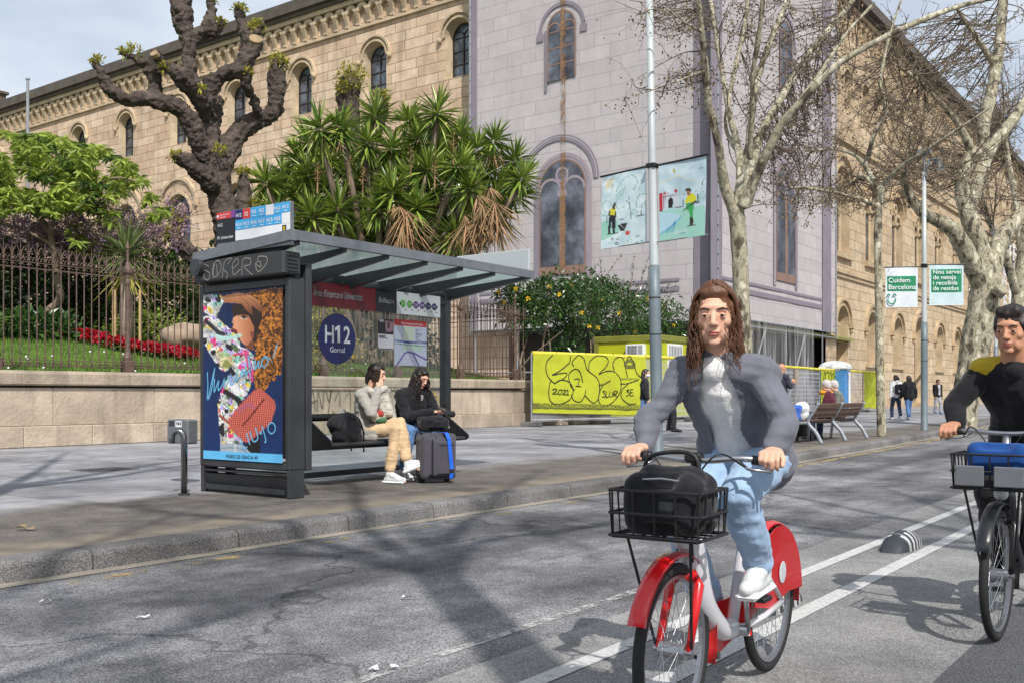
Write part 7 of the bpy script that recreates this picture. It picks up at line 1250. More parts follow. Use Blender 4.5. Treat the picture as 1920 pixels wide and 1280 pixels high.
class Body:
    """joints are world points; s scales the thicknesses"""
    def __init__(p, name, label, J, face, up=(0, 0, 1), s=1.0, skin='fair', male=False, group=None, base=None, voxel=.007):
        p.J = {k: np.asarray(v, float) for k, v in J.items()}; p.s = s; p.male = male; p.vox = voxel; p.skin = SKIN[skin]; p.f, p.r, p.u = frame(face, up); b0 = base if base is not None else A3(p.J['pel'][0], p.J['pel'][1], 0); p.t = None; p.name = name; p.label = label; p.group = group; p.base = b0; p.mb = MB(); p.hands = []
    def H(p, x, y, z): return p.J['head'] + (p.r * x + p.f * y + p.u * z) * p.s                # head space: right, forward, up
    def torso(p, b, o=0.0, low=True):
        J, s = p.J, p.s; w = 1.12 if p.male else 1.0; R_ = nrm(J['shR'] - J['shL']); hr = nrm(J['hiR'] - J['hiL']); pel, ch = J['pel'], (J['shL'] + J['shR']) / 2; ax = nrm(ch - pel); wa = pel + (ch - pel) * .42 + J.get('bend', 0)
        c2 = pel + (ch - pel) * .76 + J.get('bend', 0) * .6
        for q in (-1, 1):
            if low: b.rcone(pel + hr * q * .075 * s, (.105 + o) * s, wa + R_ * q * .05 * w * s, (.09 + o) * s * w, 14)
            else: b.rcone(pel + ax * .08 + hr * q * .07 * s, (.098 + o) * s, wa + R_ * q * .05 * w * s, (.09 + o) * s * w, 14)
            b.rcone(wa + R_ * q * .05 * w * s, (.09 + o) * s * w, c2 + R_ * q * .075 * w * s, (.1 + o) * s * w, 14); b.rcone(c2 + R_ * q * .07 * w * s, (.095 + o) * s * w, ch + R_ * q * .06 * s - ax * .03, (.07 + o) * s * w, 12)
            sh = J['shR'] if q > 0 else J['shL']; b.rcone(ch + R_ * q * .03 * s + ax * .03, (.05 + o) * s, sh, (.050 + o) * s * w, 12)
        b.rcone(pel, (.11 + o) * s, ch - ax * .06, (.1 + o) * s * w, 14)
    def arm(p, b, q, o=0.0, upto=1.0, r=1.0):
        J, s = p.J, p.s * (1.12 if p.male else 1.0); sh, el, wr = J['sh' + q], J['el' + q], J['wr' + q]; b.rcone(sh, (.049 * r + o) * s, el, (.037 * r + o) * s, 12); m_ = el + (wr - el) * .3; b.rcone(el, (.037 * r + o) * s, m_, (.037 * r + o) * s, 12); b.rcone(m_, (.037 * r + o) * s, el + (wr - el) * upto, (.027 * r + o + (1 - upto) * .01) * s, 12)
    def leg(p, b, q, o=0.0, upto=1.0, flare=0.0):
        J, s = p.J, p.s; hi, kn, an = J['hi' + q], J['kn' + q], J['an' + q]; b.rcone(hi, (.088 + o) * s, kn, (.056 + o) * s, 14); back = -nrm(np.cross(np.cross(an - kn, hi - kn), an - kn)) if np.linalg.norm(np.cross(an - kn, hi - kn)) > .01 else np.zeros(3); m_ = kn + (an - kn) * .3 + back * .012; b.rcone(kn, (.056 + o) * s, m_, (.055 + o) * s, 14); b.rcone(m_, (.055 + o) * s, kn + (an - kn) * upto, (.036 + o + flare) * s, 14)
    def head(p, b):
        J, s, H = p.J, p.s, p.H; Rm = np.stack([p.r, p.f, p.u], 1)
        E = lambda c, r: b.ell(H(*c), np.array(r) * s, 14, 10, 0, Rm)
        E((0, -.012, .034), (.074, .094, .086)); E((0, .020, -.032), (.058, .068, .080)); E((0, .012, .0), (.067, .082, .07)); E((0, .062, -.098), (.024, .022, .018)); E((0, .078, .030), (.050, .018, .018))
        for q in (-1, 1): E((q * .043, .044, -.022), (.021, .029, .026)); E((q * .034, .03, -.07), (.020, .04, .034)); E((q * .075, -.008, -.008), (.009, .020, .032)); E((q * .012, .098, -.034), (.009, .010, .008)); E((q * .032, .080, .017), (.019, .010, .006))
        b.rcone(H(0, .088, .012), .0085 * s, H(0, .108, -.030), .0115 * s, 10); E((0, .083, -.062), (.024, .013, .007)); E((0, .081, -.072), (.020, .013, .008)); E((0, .07, -.052), (.03, .02, .014))
        b.rcone(H(0, -.025, -.06), .058 * s * (1.1 if p.male else .95), (J['shL'] + J['shR']) / 2 + A3(0, 0, .02), .062 * s * (1.15 if p.male else 1), 14)
    def hand(p, b, q, f, n, curl=.5, spread=1.0, thumb=.5):
        """f towards the fingers, n the way the palm faces; the thumb leaves the side of the palm"""
        s = p.s * (1.1 if p.male else 1.0); w = p.J['wr' + q]; f = nrm(f); n = nrm(n - f * np.dot(n, f)); sd = np.cross(f, n) * (1 if q == 'L' else -1)
        K = [w + f * .086 * s + sd * k * s - n * .002 for k in (.030, .010, -.010, -.028)]
        for k in K: b.rcone(w + f * .015 * s + (k - w) * .12, .019 * s, k, .0125 * s, 8)
        b.rcone(K[0], .012 * s, K[3], .011 * s, 8); b.rcone(w + f * .03 * s + sd * .016 * s, .018 * s, w + f * .03 * s - sd * .014 * s, .017 * s, 8)
        for i, (k, L) in enumerate(zip(K, (.070, .078, .072, .056))):
            a = 0; P = k; fan = sd * (.10 * (1.5 - i)) * spread
            for j, (fr, rr) in enumerate(((.45, .0098), (.31, .0088), (.24, .008))):
                a += curl * (.55, .9, .6)[j] * (1 + .12 * i); d = nrm((f + fan) * math.cos(a) + n * math.sin(a)); e = P + d * L * fr * s; b.rcone(P, rr * s, e, (rr - .0008) * s, 8); P = e
        P = w + f * .028 * s + sd * .024 * s; d = nrm(f * .62 + sd * .75 * (1 - thumb * .5) + n * .5 * thumb); e = P + d * .040 * s; b.rcone(P, .0145 * s, e, .0115 * s, 8); d2 = nrm(f * .9 + sd * .25 * (1 - thumb) + n * .75 * thumb); b.rcone(e, .0115 * s, e + d2 * .032 * s, .009 * s, 8)
    def skin_body(p, arms=True, legs=True, hands=()):
        b = p.mb; p.torso(b, -.012); p.head(b)
        for q in 'LR': p.arm(b, q, -.004); p.leg(b, q, -.008)
        for h in hands: p.hand(b, *h[:1], *h[1:])
        for q in 'LR':
            if not any(h[0] == q for h in hands): d = nrm(p.J['wr' + q] - p.J['el' + q]); p.hand(b, q, d, nrm(A3(0, 0, -.2) - p.r * (1 if q == 'R' else -1) + p.f * .1), .35)
            d = nrm(p.J['to' + q] - p.J['an' + q]); b.rcone(p.J['an' + q], .034 * p.s, p.J['to' + q], .022 * p.s, 10)
        p.t = blob(p.name, b, p.vox, p.skin, None, 2)
        V = np.array([v.co[:] for v in p.t.data.vertices]) - p.base; p.t.data.vertices.foreach_set('co', V.astype(np.float32).ravel()); p.t.location = tuple(p.base); tag(p.t, p.label, 'person', p.group); p.t.data.update(); return p.t
    def face(p, lips=True, mask=False, open_=1.0):
        s, H = p.s, p.H; Rm = np.stack([p.r, p.f, p.u], 1)
        for q in (-1, 1):
            b = MB(); b.ell(H(q * .032, .0805, .0), np.array((.0125, .0095, .0062 * open_)) * s, 10, 8, 0, Rm); e = b.build('eye', M['eye_white'], p.t, True); b = MB(); b.ell(H(q * .032, .0802, .0045 * open_ + (1 - open_) * .002), np.array((.0142, .0108, .0052)) * s, 10, 8, 0, Rm); b.ell(H(q * .032, .0795, -.0062), np.array((.0135, .0098, .0035)) * s, 10, 8, 0, Rm); b.build('eyelid', p.skin, p.t, True); b = MB(); b.ell(H(q * .032, .0885, -.0005), np.array((.0064, .0042, .0058 * open_)) * s, 10, 6, 0, Rm); b.build('iris', M['iris'], e, True)
            b = MB(); b.tube([H(q * .014, .0955, .021), H(q * .034, .094, .027), H(q * .052, .079, .021)], [.003 * s, .0035 * s, .002 * s], 6); b.build('eyebrow', M['brow'], p.t)
        if lips and not mask:
            b = MB(); b.ell(H(0, .0885, -.0625), np.array((.022, .009, .0055)) * s, 12, 6, 0, Rm); b.ell(H(0, .0865, -.0715), np.array((.018, .009, .0062)) * s, 12, 6, 0, Rm); b.build('lips', M['lips'], p.t, True)
        if mask: b = MB(); b.ell(H(0, .042, -.055), np.array((.066, .078, .052)) * s, 14, 10, 0, Rm); b.build('face_mask', M['mask'], p.t, True)
    def garment(p, name, m, fn, voxel=None, fold=.007, fs=13, smooth=3):
        b = MB(); fn(b); return blob(name, b, voxel or p.vox * 1.15, m, p.t, smooth, [(fold, fs, 3.1), (fold * .55, (fs * 1.1, fs * 1.1, fs * 3.2), 5.2), (fold * .35, fs * 2.6, 7.7)])
    def hair(p, m, extra=None, cap=1.0, strands=0, L=.3, curl=.0, seed=1, r=.006, low=-.02):
        s, H = p.s, p.H; Rm = np.stack([p.r, p.f, p.u], 1); b = MB(); b.ell(H(0, -.022, .044), np.array((.083, .098, .088)) * s * cap, 16, 12, 0, Rm); b.ell(H(0, -.05, .0), np.array((.078, .072, .09)) * s * cap, 14, 10, 0, Rm); b.ell(H(0, .03, .085), np.array((.06, .055, .035)) * s * cap, 12, 8, 0, Rm)
        for q in (-1, 1): b.ell(H(q * .062, .005, .03), np.array((.022, .045, .05)) * s, 10, 8, 0, Rm)
        if extra: extra(b)
        h = blob('hair', b, .006 if p.vox < .008 else .01, m, p.t, 2, [(.006, 30, 1.0), (.002, (90, 90, 14), 2.0)])
        if strands > 300 or strands:
            rng = np.random.default_rng(seed); b = MB()
            for k in range(strands if strands > 300 else 0):            # combed over the crown from a parting
                sg = 1 if k % 2 else -1; y = rng.uniform(-.10, .068); d = rng.uniform(-.004, .006); w_ = rng.uniform(.94, 1.05); e = rng.uniform(.6, 1.0); P = [H(.006 * sg, y * .8 + .01, .1335 + d - max(0, y - .02) * .35), H(.040 * sg * w_, y * .95, .118 + d - max(0, y) * .3), H(.076 * sg * w_, y * .9 - .008, .062 + d), H(.088 * sg * w_, y * .75 - .016, -.01), H(.090 * sg * w_, y * .7 - .02 + rng.normal() * .006, -.09 * e), H(.092 * sg * w_ + rng.normal() * .008, y * .6 - .02 + rng.normal() * .01, -.20 * e)]
                b.tube(catmull(P, 4), np.linspace(r * 1.15, r * .5, 21) * s, 4)
            for k in range(strands if strands <= 300 else strands // 3):
                a = rng.uniform(.5, 2 * math.pi - .5) + math.pi / 2; c = H(.078 * math.cos(a), -.025 + .085 * math.sin(a), rng.uniform(-.02, .08)); out = (p.r * math.cos(a) + p.f * math.sin(a)); n = 9; P = []; ph = rng.uniform(0, 6); ll = L * rng.uniform(.6, 1.1)
                for i in range(n): t = i / (n - 1); P.append(c + A3(0, 0, -1) * ll * t * s + out * (.006 + .022 * t) * s * rng.uniform(.8, 1.2) + (p.r * math.cos(ph + t * 14) + p.f * math.sin(ph + t * 14)) * curl * s)
                b.tube(catmull(P, 2), np.concatenate([np.full(9, r), np.linspace(r, r * .4, 8)]) * s, 5)
            b.build('hair_strands', m, h, True)
        return h
    def open_front(p, o, half, zlo=-9, zhi=9):
        """leaves a jacket open down the front"""
        import bmesh
        bm = bmesh.new(); bm.from_mesh(o.data); ch = (p.J['shL'] + p.J['shR']) / 2; pel = p.J['pel']; r = nrm(p.J['shR'] - p.J['shL']); ax = nrm(ch - pel); f = np.cross(ax, r); f = f if np.dot(f, p.f) > 0 else -f; off = np.array(p.t.location); dead = []
        for q in bm.faces:
            c = np.array(q.calc_center_median()) + off - pel; k = np.dot(c, ax) / np.linalg.norm(ch - pel); lat = np.dot(c, r); fr = np.dot(c - ax * np.dot(c, ax), f)
            if fr > .02 and -.35 < k < 1.25 and abs(lat) < half * (1.15 - .35 * k) + .012 * math.sin(k * 9): dead.append(q)
        bmesh.ops.delete(bm, geom=dead, context='FACES'); bm.to_mesh(o.data); bm.free()
    def shoe(p, q, m, sole=None, L=.25):
        J, s = p.J, p.s; an, to = J['an' + q], J['to' + q]; d = nrm(to - an); d = nrm(to - (an + A3(0, 0, 0))); fw = to - an; dn = J.get('dn' + q, A3(0, 0, -1)); fw = nrm(fw - dn * np.dot(fw, dn)); sd = np.cross(fw, dn); heel = an + dn * .055 * s - fw * .035 * s; ball = heel + fw * .16 * s; tip = heel + fw * .225 * s
        b = MB(); b.rcone(heel, .036 * s, ball, .042 * s, 10); b.rcone(ball, .042 * s, tip, .032 * s, 10); b.rcone(an - dn * .01, .043 * s, heel + fw * .02, .04 * s, 10); b.rcone(an + fw * .02 * s, .042 * s, ball - dn * .012 * s, .038 * s, 10); o = blob('shoe', b, .008 if p.vox < .008 else .012, m, p.t, 3)
        if sole: bb = MB(); Rm = np.stack([fw, sd, -dn], 1); bb.bbox(heel + fw * .095 * s + dn * .03 * s, np.array((.295, .088, .032)) * s, .014, 0, Rm); bb.build('sole', sole, o)
        return o
M['mask'] = mat('face_mask_cloth', (196, 214, 226), .8); M['shoe_white'] = mat('white_trainers', (206, 208, 208), .6, 0, .12, 20); M['shoe_dark'] = mat('dark_shoes', (40, 40, 44), .6, 0, .2, 20); M['denim'] = cloth('blue_denim', (92, 126, 172), .9, var=.2, scale=14); M['denim_dark'] = cloth('dark_denim', (46, 58, 84), .9); M['denim_pale'] = cloth('pale_denim', (150, 176, 204), .9, var=.16, scale=8)
M['coat_black'] = cloth('black_coat_cloth', (30, 30, 34)); M['coat_grey'] = cloth('grey_wool_coat', (158, 155, 148), .95, bscale=220); M['scarf'] = cloth('pale_knit_scarf', (182, 178, 166), .95, bscale=90, bump=.6); M['chino'] = cloth('beige_trousers', (200, 172, 136)); M['bag_black'] = cloth('black_bag_nylon', (26, 26, 30), .7)
def phone(p0, f, up, label):
    f, r, u = frame(f, up); b = MB(); b.bbox(p0, (.072, .009, .148), .004, 0, np.stack([r, f, u], 1)); o = b.build('phone', M['black']); tag(o, label, 'phone'); b = MB(); b.box(p0 - f * .0052, (.064, .001, .138), 0, np.stack([r, f, u], 1)); b.build('screen', M['iris'], o); return o

# ---------------------------------------------------------------- woman in the grey coat, legs crossed, phone at her ear
SZ = .475
hip = A3(8.23, 8.12, SZ + .10); fd = nrm(A3(.10, -1, 0)); rd_ = np.cross(fd, Z1)                # she faces the road: her right is to the left of the picture
J = dict(pel=hip, hiR=hip + rd_ * .085 + fd * .03, hiL=hip - rd_ * .085 + fd * .03); ch = hip + A3(.02, -.09, .43); J.update(shR=ch + rd_ * .165 + A3(0, .02, -.01), shL=ch - rd_ * .165 + A3(0, -.02, 0), head=ch + A3(.02, -.07, .215))
J.update(knR=hip + fd * .43 + A3(.03, 0, .02) + rd_ * .02, anR=A3(8.20, 7.70, .10)); J['toR'] = J['anR'] + A3(.04, -.19, -.07)
J['knL'] = hip + fd * .42 + A3(.10, 0, .10); J['anL'] = pd(764, 868, np.dot(J['knL'], FW) - .12); J['toL'] = J['anL'] + A3(.10, -.16, -.09); J['dnL'] = nrm(A3(.05, -.45, -1))
# crossed: the right leg stands, the left one lies over it
J['elR'] = J['shR'] + A3(.0, -.17, -.215); J['wrR'] = J['head'] + A3(-.065, -.085, -.15); J['elL'] = J['shL'] + A3(.08, -.08, -.27); J['wrL'] = hip + fd * .30 + A3(.13, 0, .13)
w1 = Body('person', 'seated woman in grey coat, pale scarf and beige trousers holding a phone to her ear', J, A3(.42, -.90, -.14), A3(.08, 0, 1), .97, 'fair', base=A3(8.23, 7.95, 0), voxel=.0062)
w1.skin_body(hands=[('R', nrm(J['head'] + A3(.0, -.02, .03) - J['wrR'] + A3(0, 0, .08)), nrm(A3(.35, .6, .1)), .35, .6, .3), ('L', A3(.05, -.9, -.25), A3(-.2, 0, -1), .5)]); w1.face()
w1.garment('coat', M['coat_grey'], lambda b: (w1.torso(b, .024), [w1.arm(b, q, .020, .94, 1.08) for q in 'LR'], [b.rcone(J['hi' + q] + Z1 * .0, .105, J['hi' + q] + (J['kn' + q] - J['hi' + q]) * .42, .088, 14) for q in 'LR'], b.rcone(hip + A3(-.1, .02, -.04), .08, hip + A3(-.07, -.22, -.06), .05, 12)), None, .011, 9)
w1.garment('trousers', M['chino'], lambda b: ([w1.leg(b, q, .014, .84, .018) for q in 'LR'], b.rcone(J['hiL'], .1, J['hiR'], .1)), None, .008, 12)
w1.garment('scarf', M['scarf'], lambda b: ([b.rcone(w1.J['head'] + A3(.115 * math.cos(a), -.0 + .105 * math.sin(a), -.185 + .02 * math.sin(3 * a)), .045, w1.J['head'] + A3(.115 * math.cos(a + .6), .105 * math.sin(a + .6), -.185 + .02 * math.sin(3 * a + 1.8)), .045, 10) for a in np.arange(0, 6.28, .6)], [b.rcone(ch + A3(.03 + .02 * k, -.14, .02), .055, ch + A3(.05 + .03 * k, -.17 - .04 * k, -.22), .05, 10) for k in (-1, 1)], b.rcone(ch + A3(.06, -.17, -.2), .055, hip + A3(.08, -.22, .16), .05, 10)), None, .010, 16)
w1.hair(M['hair_dark'], lambda b: (b.rcone(w1.H(0, -.09, -.03), .045, w1.H(.0, -.1, -.10), .03, 10), b.rcone(w1.H(.06, -.01, .0), .028, w1.H(.062, -.02, -.06), .018, 8)), 1.0, 10, .10, .004, 3, .003)
w1.shoe('R', M['shoe_white'], M['white']); w1.shoe('L', M['shoe_white'], M['white'])
phone(J['head'] + A3(-.045, -.055, -.02) + w1.r * .03, A3(.5, .8, 0), nrm(A3(.12, -.2, 1)), 'dark phone held to the ear of the woman in the grey coat')
pc_ = pd(708, 780, np.dot(hip + fd * .26, FW)); b = MB(); b.ell(pc_, (.105, .07, .075), 16, 10); b.rcone(pc_ + A3(-.05, -.02, .02), .05, pc_ + A3(.06, -.02, .02), .05, 12); pou = blob('pouch', b, .008, cloth('cream_pouch_cloth', (206, 198, 176)), None, 3); tag(pou, 'small red, cream and green pouch on the lap of the woman in grey', 'pouch')
b = MB(); b.ell(pc_ + A3(-.012, -.032, .03), (.066, .055, .048), 12, 8); b.build('red_panel', cloth('red_pouch_cloth', (160, 60, 54)), pou, True, True); b = MB(); b.ell(pc_ + A3(.02, -.03, -.04), (.085, .06, .04), 12, 8); b.build('green_panel', cloth('green_pouch_cloth', (66, 108, 82)), pou, True)

# ---------------------------------------------------------------- woman in black looking down at her phone
hip = A3(8.92, 8.12, SZ + .10); fd = nrm(A3(-.36, -.93, 0)); rd_ = np.cross(fd, Z1); ch = hip + A3(-.0, -.13, .41)
J = dict(pel=hip, hiR=hip + rd_ * .085 + fd * .03, hiL=hip - rd_ * .085 + fd * .03, shR=ch + rd_ * .165, shL=ch - rd_ * .165 + A3(0, -.03, 0), head=ch + A3(.03, -.10, .205)); J.update(knR=hip + fd * .43 + rd_ * .15 + Z1 * .0, knL=hip + fd * .43 - rd_ * .15)
J['anR'] = A3(8.60, 7.86, .10); J['toR'] = J['anR'] + A3(-.06, -.18, -.07); J['anL'] = A3(9.0, 7.9, .10); J['toL'] = J['anL'] + A3(-.02, -.19, -.07)
J['elR'] = J['shR'] + A3(-.02, -.10, -.26); J['wrR'] = hip + A3(.035, -.40, .215); J['elL'] = J['shL'] + A3(.07, -.10, -.25); J['wrL'] = hip + A3(.15, -.40, .205)
w2 = Body('person', 'seated woman with long dark curly hair and black jacket looking at her phone', J, A3(-.16, -.95, -.40), A3(.0, -.3, 1), .98, 'fair', base=A3(8.92, 7.95, 0), voxel=.0062)
w2.skin_body(hands=[('R', A3(.55, -.6, -.05), A3(.1, .0, 1), .5, .7, .7), ('L', A3(-.45, -.6, -.05), A3(-.1, .0, 1), .5, .7, .7)]); w2.face(True, False, .55)
w2.garment('jacket', M['coat_black'], lambda b: (w2.torso(b, .030), [w2.arm(b, q, .024, .92, 1.1) for q in 'LR'], b.rcone(ch + A3(-.06, 0, .06), .05, ch + A3(.06, 0, .06), .05)), None, .010, 10)
w2.garment('jeans', M['denim'], lambda b: ([w2.leg(b, q, .012, .86, .012) for q in 'LR'], b.rcone(J['hiL'], .1, J['hiR'], .1)), None, .006, 14)
def striped():
    m, t, b, o = new_mat('striped_shirt'); g = nd(t, 'ShaderNodeNewGeometry'); sp = nd(t, 'ShaderNodeSeparateXYZ'); t.links.new(g.outputs['Position'], sp.inputs[0]); a = nd(t, 'ShaderNodeMath', operation='MULTIPLY'); a.inputs[1].default_value = 55; t.links.new(sp.outputs[2], a.inputs[0]); f = nd(t, 'ShaderNodeMath', operation='FRACT'); t.links.new(a.outputs[0], f.inputs[0]); r = ramp(t, [(.45, (.55, .55, .57)), (.5, (.03, .03, .05))], f.outputs[0]); t.links.new(r.outputs[0], b.inputs['Base Color']); b.inputs['Roughness'].default_value = .9; return m
w2.garment('shirt', striped(), lambda b: (b.rcone(ch + A3(.035, -.085, -.02), .042, hip + A3(.05, -.165, .16), .055, 12),), None, .004, 14)
w2.hair(M['hair_dark'], lambda b: (b.rcone(w2.H(-.075, -.035, .0), .038, w2.H(-.092, -.04, -.13), .036, 10), b.rcone(w2.H(.075, -.03, .0), .036, w2.H(.092, -.02, -.15), .036, 10), b.rcone(w2.H(0, -.09, .0), .06, w2.H(0, -.09, -.18), .07, 10)), 1.0, 150, .28, .012, 4, .0035)
w2.shoe('R', M['shoe_white'], M['white']); w2.shoe('L', M['shoe_white'], M['white'])
phone(hip + A3(.095, -.50, .245), A3(.05, .35, -.94), A3(.05, -.94, -.35), 'black phone lying in the hands of the woman in black')

# ---------------------------------------------------------------- luggage
def rbox(b, c, size, r, Rm=None):
    h = np.array(size) / 2 - r; c = np.asarray(c, float); Rm = np.eye(3) if Rm is None else np.asarray(Rm)
    for sx in (-1, 1):
        for sy in (-1, 1): b.rcone(c + Rm @ (h * (sx, sy, -1)), r, c + Rm @ (h * (sx, sy, 1)), r, 10)
    b.box(c, (h[0] * 2, h[1] * 2 + 2 * r, h[2] * 2), 0, Rm); b.box(c, (h[0] * 2 + 2 * r, h[1] * 2, h[2] * 2), 0, Rm); b.box(c, (h[0] * 2, h[1] * 2, h[2] * 2 + 2 * r), 0, Rm)
sc0 = A3(8.60, 7.36, 0); Rs = np.array(Matrix.Rotation(R(-30), 3, 'Z')); S = lambda x, y, z: sc0 + Rs @ A3(x, y, z)
t = thing('suitcase', 'dark grey wheeled suitcase with a bright blue strap standing before the woman in black', 'suitcase', tuple(sc0)); M['case'] = cloth('dark_grey_nylon', (72, 70, 78), .75); b = MB(); rbox(b, S(0, 0, .30), (.42, .27, .52), .055, Rs); blob('body', b, .010, M['case'], t, 2, [(.004, 9, 2)]); b = MB(); rbox(b, S(.045, -.135, .29), (.27, .07, .42), .03, Rs); blob('front_pocket', b, .008, M['case'], t, 2)
M['strap'] = cloth('blue_strap', (30, 96, 214), .6); b = MB(); b.tube(catmull([S(.055, -.02, .568), S(.075, -.12, .555), S(.085, -.178, .49), S(.10, -.178, .3), S(.115, -.178, .1), S(.115, -.15, .035)], 5), .021, 8, flat=.22) if False else None
for p0, p1 in ((S(.05, .05, .567), S(.075, -.13, .567)), (S(.075, -.135, .567), S(.09, -.182, .50)), (S(.09, -.182, .50), S(.125, -.182, .16)), (S(.125, -.182, .12), S(.115, -.178, .06))):
    ax = nrm(p1 - p0); sd = nrm(Rs @ A3(1, 0, 0) - ax * np.dot(Rs @ A3(1, 0, 0), ax)); nn = np.cross(ax, sd); b.box((p0 + p1) / 2, (.042, .006, np.linalg.norm(p1 - p0)), 0, np.stack([sd, nn, ax], 1))
b.build('strap', M['strap'], t); b = MB(); b.bbox(S(.125, -.184, .14), (.05, .014, .045), .004, 0, Rs); b.build('buckle', M['black'], t)
for x in (-.15, .15):
    b = MB(); b.lathe(S(x, .06, .04), [(.04, -.014), (.04, .014)], 14, 0, 'x'); b.build('wheel', M['black'], t)
b = MB(); b.tube([S(-.10, -.172, .50), S(-.10, -.172, .12)], .005, 6); b.tube([S(-.045, -.135, .53), S(-.07, -.14, .30), S(-.04, -.138, .08)], .005, 6); b.box(S(.07, -.172, .43), (.17, .006, .01), 0, Rs); b.build('zip', M['black'], t); b = MB(); b.tube([S(-.06, 0, .56), S(-.05, 0, .585), S(.05, 0, .585), S(.06, 0, .56)], .012, 8); b.build('handle', M['black'], t)
c = A3(sc0[0] + .02, sc0[1] + .06, .655); b = MB(); rbox(b, c, (.34, .22, .17), .05, Rs); b.rcone(c + A3(-.1, -.03, .05), .05, c + A3(.08, -.02, .06), .05); bb = blob('shoulder_bag', b, .009, M['bag_black'], None, 3, [(.012, 7, 1)]); tag(bb, 'black soft bag resting on the suitcase and the lap of the woman in black', 'bag'); b = MB(); b.tube([c + A3(-.13, -.125, .03), c + A3(.12, -.115, .03)], .004, 6); b.build('zip', M['black'], bb); b = MB(); b.box(c + A3(.1, -.13, -.03), (.05, .004, .012), 0, Rs); b.build('label', M['white'], bb)
c = pd(643, 803, 10.95); b = MB(); rbox(b, c + A3(.02, 0, -.0), (.36, .22, .30), .09, np.array(Matrix.Rotation(R(-28), 3, 'Y'))); b.rcone(c + A3(-.16, 0, .06), .07, c + A3(.02, -.02, .10), .09); b.rcone(c + A3(.0, 0, .1), .08, c + A3(.14, 0, -.08), .10); b.rcone(c + A3(-.1, -.03, -.07), .08, c + A3(.16, -.02, -.10), .08); bp_ = blob('backpack', b, .011, M['bag_black'], None, 3, [(.025, 6, 1), (.01, 15, 5)]); tag(bp_, 'slumped black backpack lying on the shelter bench beside the woman in grey', 'backpack')
b = MB(); b.tube(catmull([c + A3(-.02, -.12, .16), c + A3(.1, -.13, .12), c + A3(.19, -.12, -.02), c + A3(.22, -.1, -.14), c + A3(.20, -.12, -.26)], 5), .013, 8, flat=.4); b.tube([c + A3(-.02, -.13, -.13), c + A3(-.01, -.14, -.24)], .012, 6, flat=.4); b.build('strap', M['black'], bp_, True); b = MB(); b.tube(catmull([c + A3(-.06, -.02, .17), c + A3(-.03, -.03, .21), c + A3(.02, -.03, .18)], 4), .010, 8); b.build('loop', M['galv'], bp_)

# ---------------------------------------------------------------- standing and walking people
def walker(label, base, face, h, top, legs, hair, skin='fair', male=False, step=.0, topm=None, mask=False, arms=None, shoe=None, hairlen=0, coat=0.0, group=None, extra=None, hands=(), vox=.011, puffy=.022):
    k = h / 1.7; f, r, u = frame(face); base = A3(base[0], base[1], 0); Pp = lambda a, c, z: base + (r * a + f * c) * k + Z1 * z * k; J = dict(pel=Pp(0, 0, .92), hiL=Pp(-.085, 0, .88), hiR=Pp(.085, 0, .88), shL=Pp(-.175 if not male else -.195, .0, 1.38), shR=Pp(.175 if not male else .195, .0, 1.38), head=Pp(0, .035, 1.585))
    J.update(knL=Pp(-.09, step * .35 + .03, .48), anL=Pp(-.09, step * .45 - .02, .09 + max(0, -step) * .15), knR=Pp(.09, -step * .30 + .03, .48), anR=Pp(.09, -step * .5 - .02, .09 + max(0, step) * .15)); J['toL'] = J['anL'] + f * .19 * k - Z1 * .06; J['toR'] = J['anR'] + f * .19 * k - Z1 * .06
    J.update(elL=Pp(-.235, -step * .2 - .02, 1.12), wrL=Pp(-.25, -step * .3 + .06, .87), elR=Pp(.235, step * .2 - .02, 1.12), wrR=Pp(.25, step * .3 + .06, .87))
    if arms: J.update({q: Pp(*v) for q, v in arms.items()})
    p = Body('person', label, J, face, (0, 0, 1), k, skin, male, group, base, vox); p.skin_body(hands=hands); p.face(True, mask)
    p.garment('jacket', top, lambda b: (p.torso(b, puffy), [p.arm(b, q, puffy * .85, .95, 1.08) for q in 'LR'], [b.rcone(J['hi' + q], .10 + puffy * .5, J['hi' + q] + (J['kn' + q] - J['hi' + q]) * coat, .10 + puffy * .5) for q in 'LR'] if coat else None, b.rcone(p.H(0, -.03, -.14), .065 * k, p.H(0, -.02, -.16), .07 * k)), None, .010, 9)
    p.garment('trousers', legs, lambda b: ([p.leg(b, q, .014, .92, .012) for q in 'LR'], b.rcone(J['hiL'], .1, J['hiR'], .1)), None, .006, 12)
    if hair: p.hair(hair, (lambda b: [b.rcone(p.H(x, -.07, .02), .055, p.H(x * 1.3, -.075, -hairlen), .06, 10) for x in (-.045, .045)]) if hairlen else None, 1.0)
    for q in 'LR': p.shoe(q, shoe or M['shoe_dark'])
    if extra: extra(p, J, k)
    return p
def wpos(x, d): q = pd(x, 738, d); return q[0], q[1]
walker('woman in black jacket, jeans and face mask half hidden by the near lamp post', wpos(1209, 26.8), A3(.3, -.95, 0), 1.66, M['coat_black'], M['denim'], M['hair_dark'], step=.25, mask=True, shoe=M['shoe_white'], hairlen=.12)
walker('man in black jacket with a face mask walking just right of the near lamp post', wpos(1259, 26.4), A3(.2, -1, 0), 1.76, M['coat_black'], cloth('charcoal_trousers', (48, 48, 54)), M['hair_dark'], 'tan', True, -.2, mask=True)
def newspaper(p, J, k):
    c = (J['wrL'] + J['wrR']) / 2 + p.f * .13 + Z1 * .16; b = MB()
    for s_ in (-1, 1): b.add([c + p.r * 0 - Z1 * .2, c + p.r * s_ * .11 + p.f * .03 - Z1 * .2, c + p.r * s_ * .11 + p.f * .03 + Z1 * .2, c + Z1 * .2], [(0, 1, 2, 3)])
    tag(b.build('newspaper', mat('newsprint', (196, 186, 168), .9, 0, .3, 30)), 'folded pale paper held up by the bald man', 'newspaper')
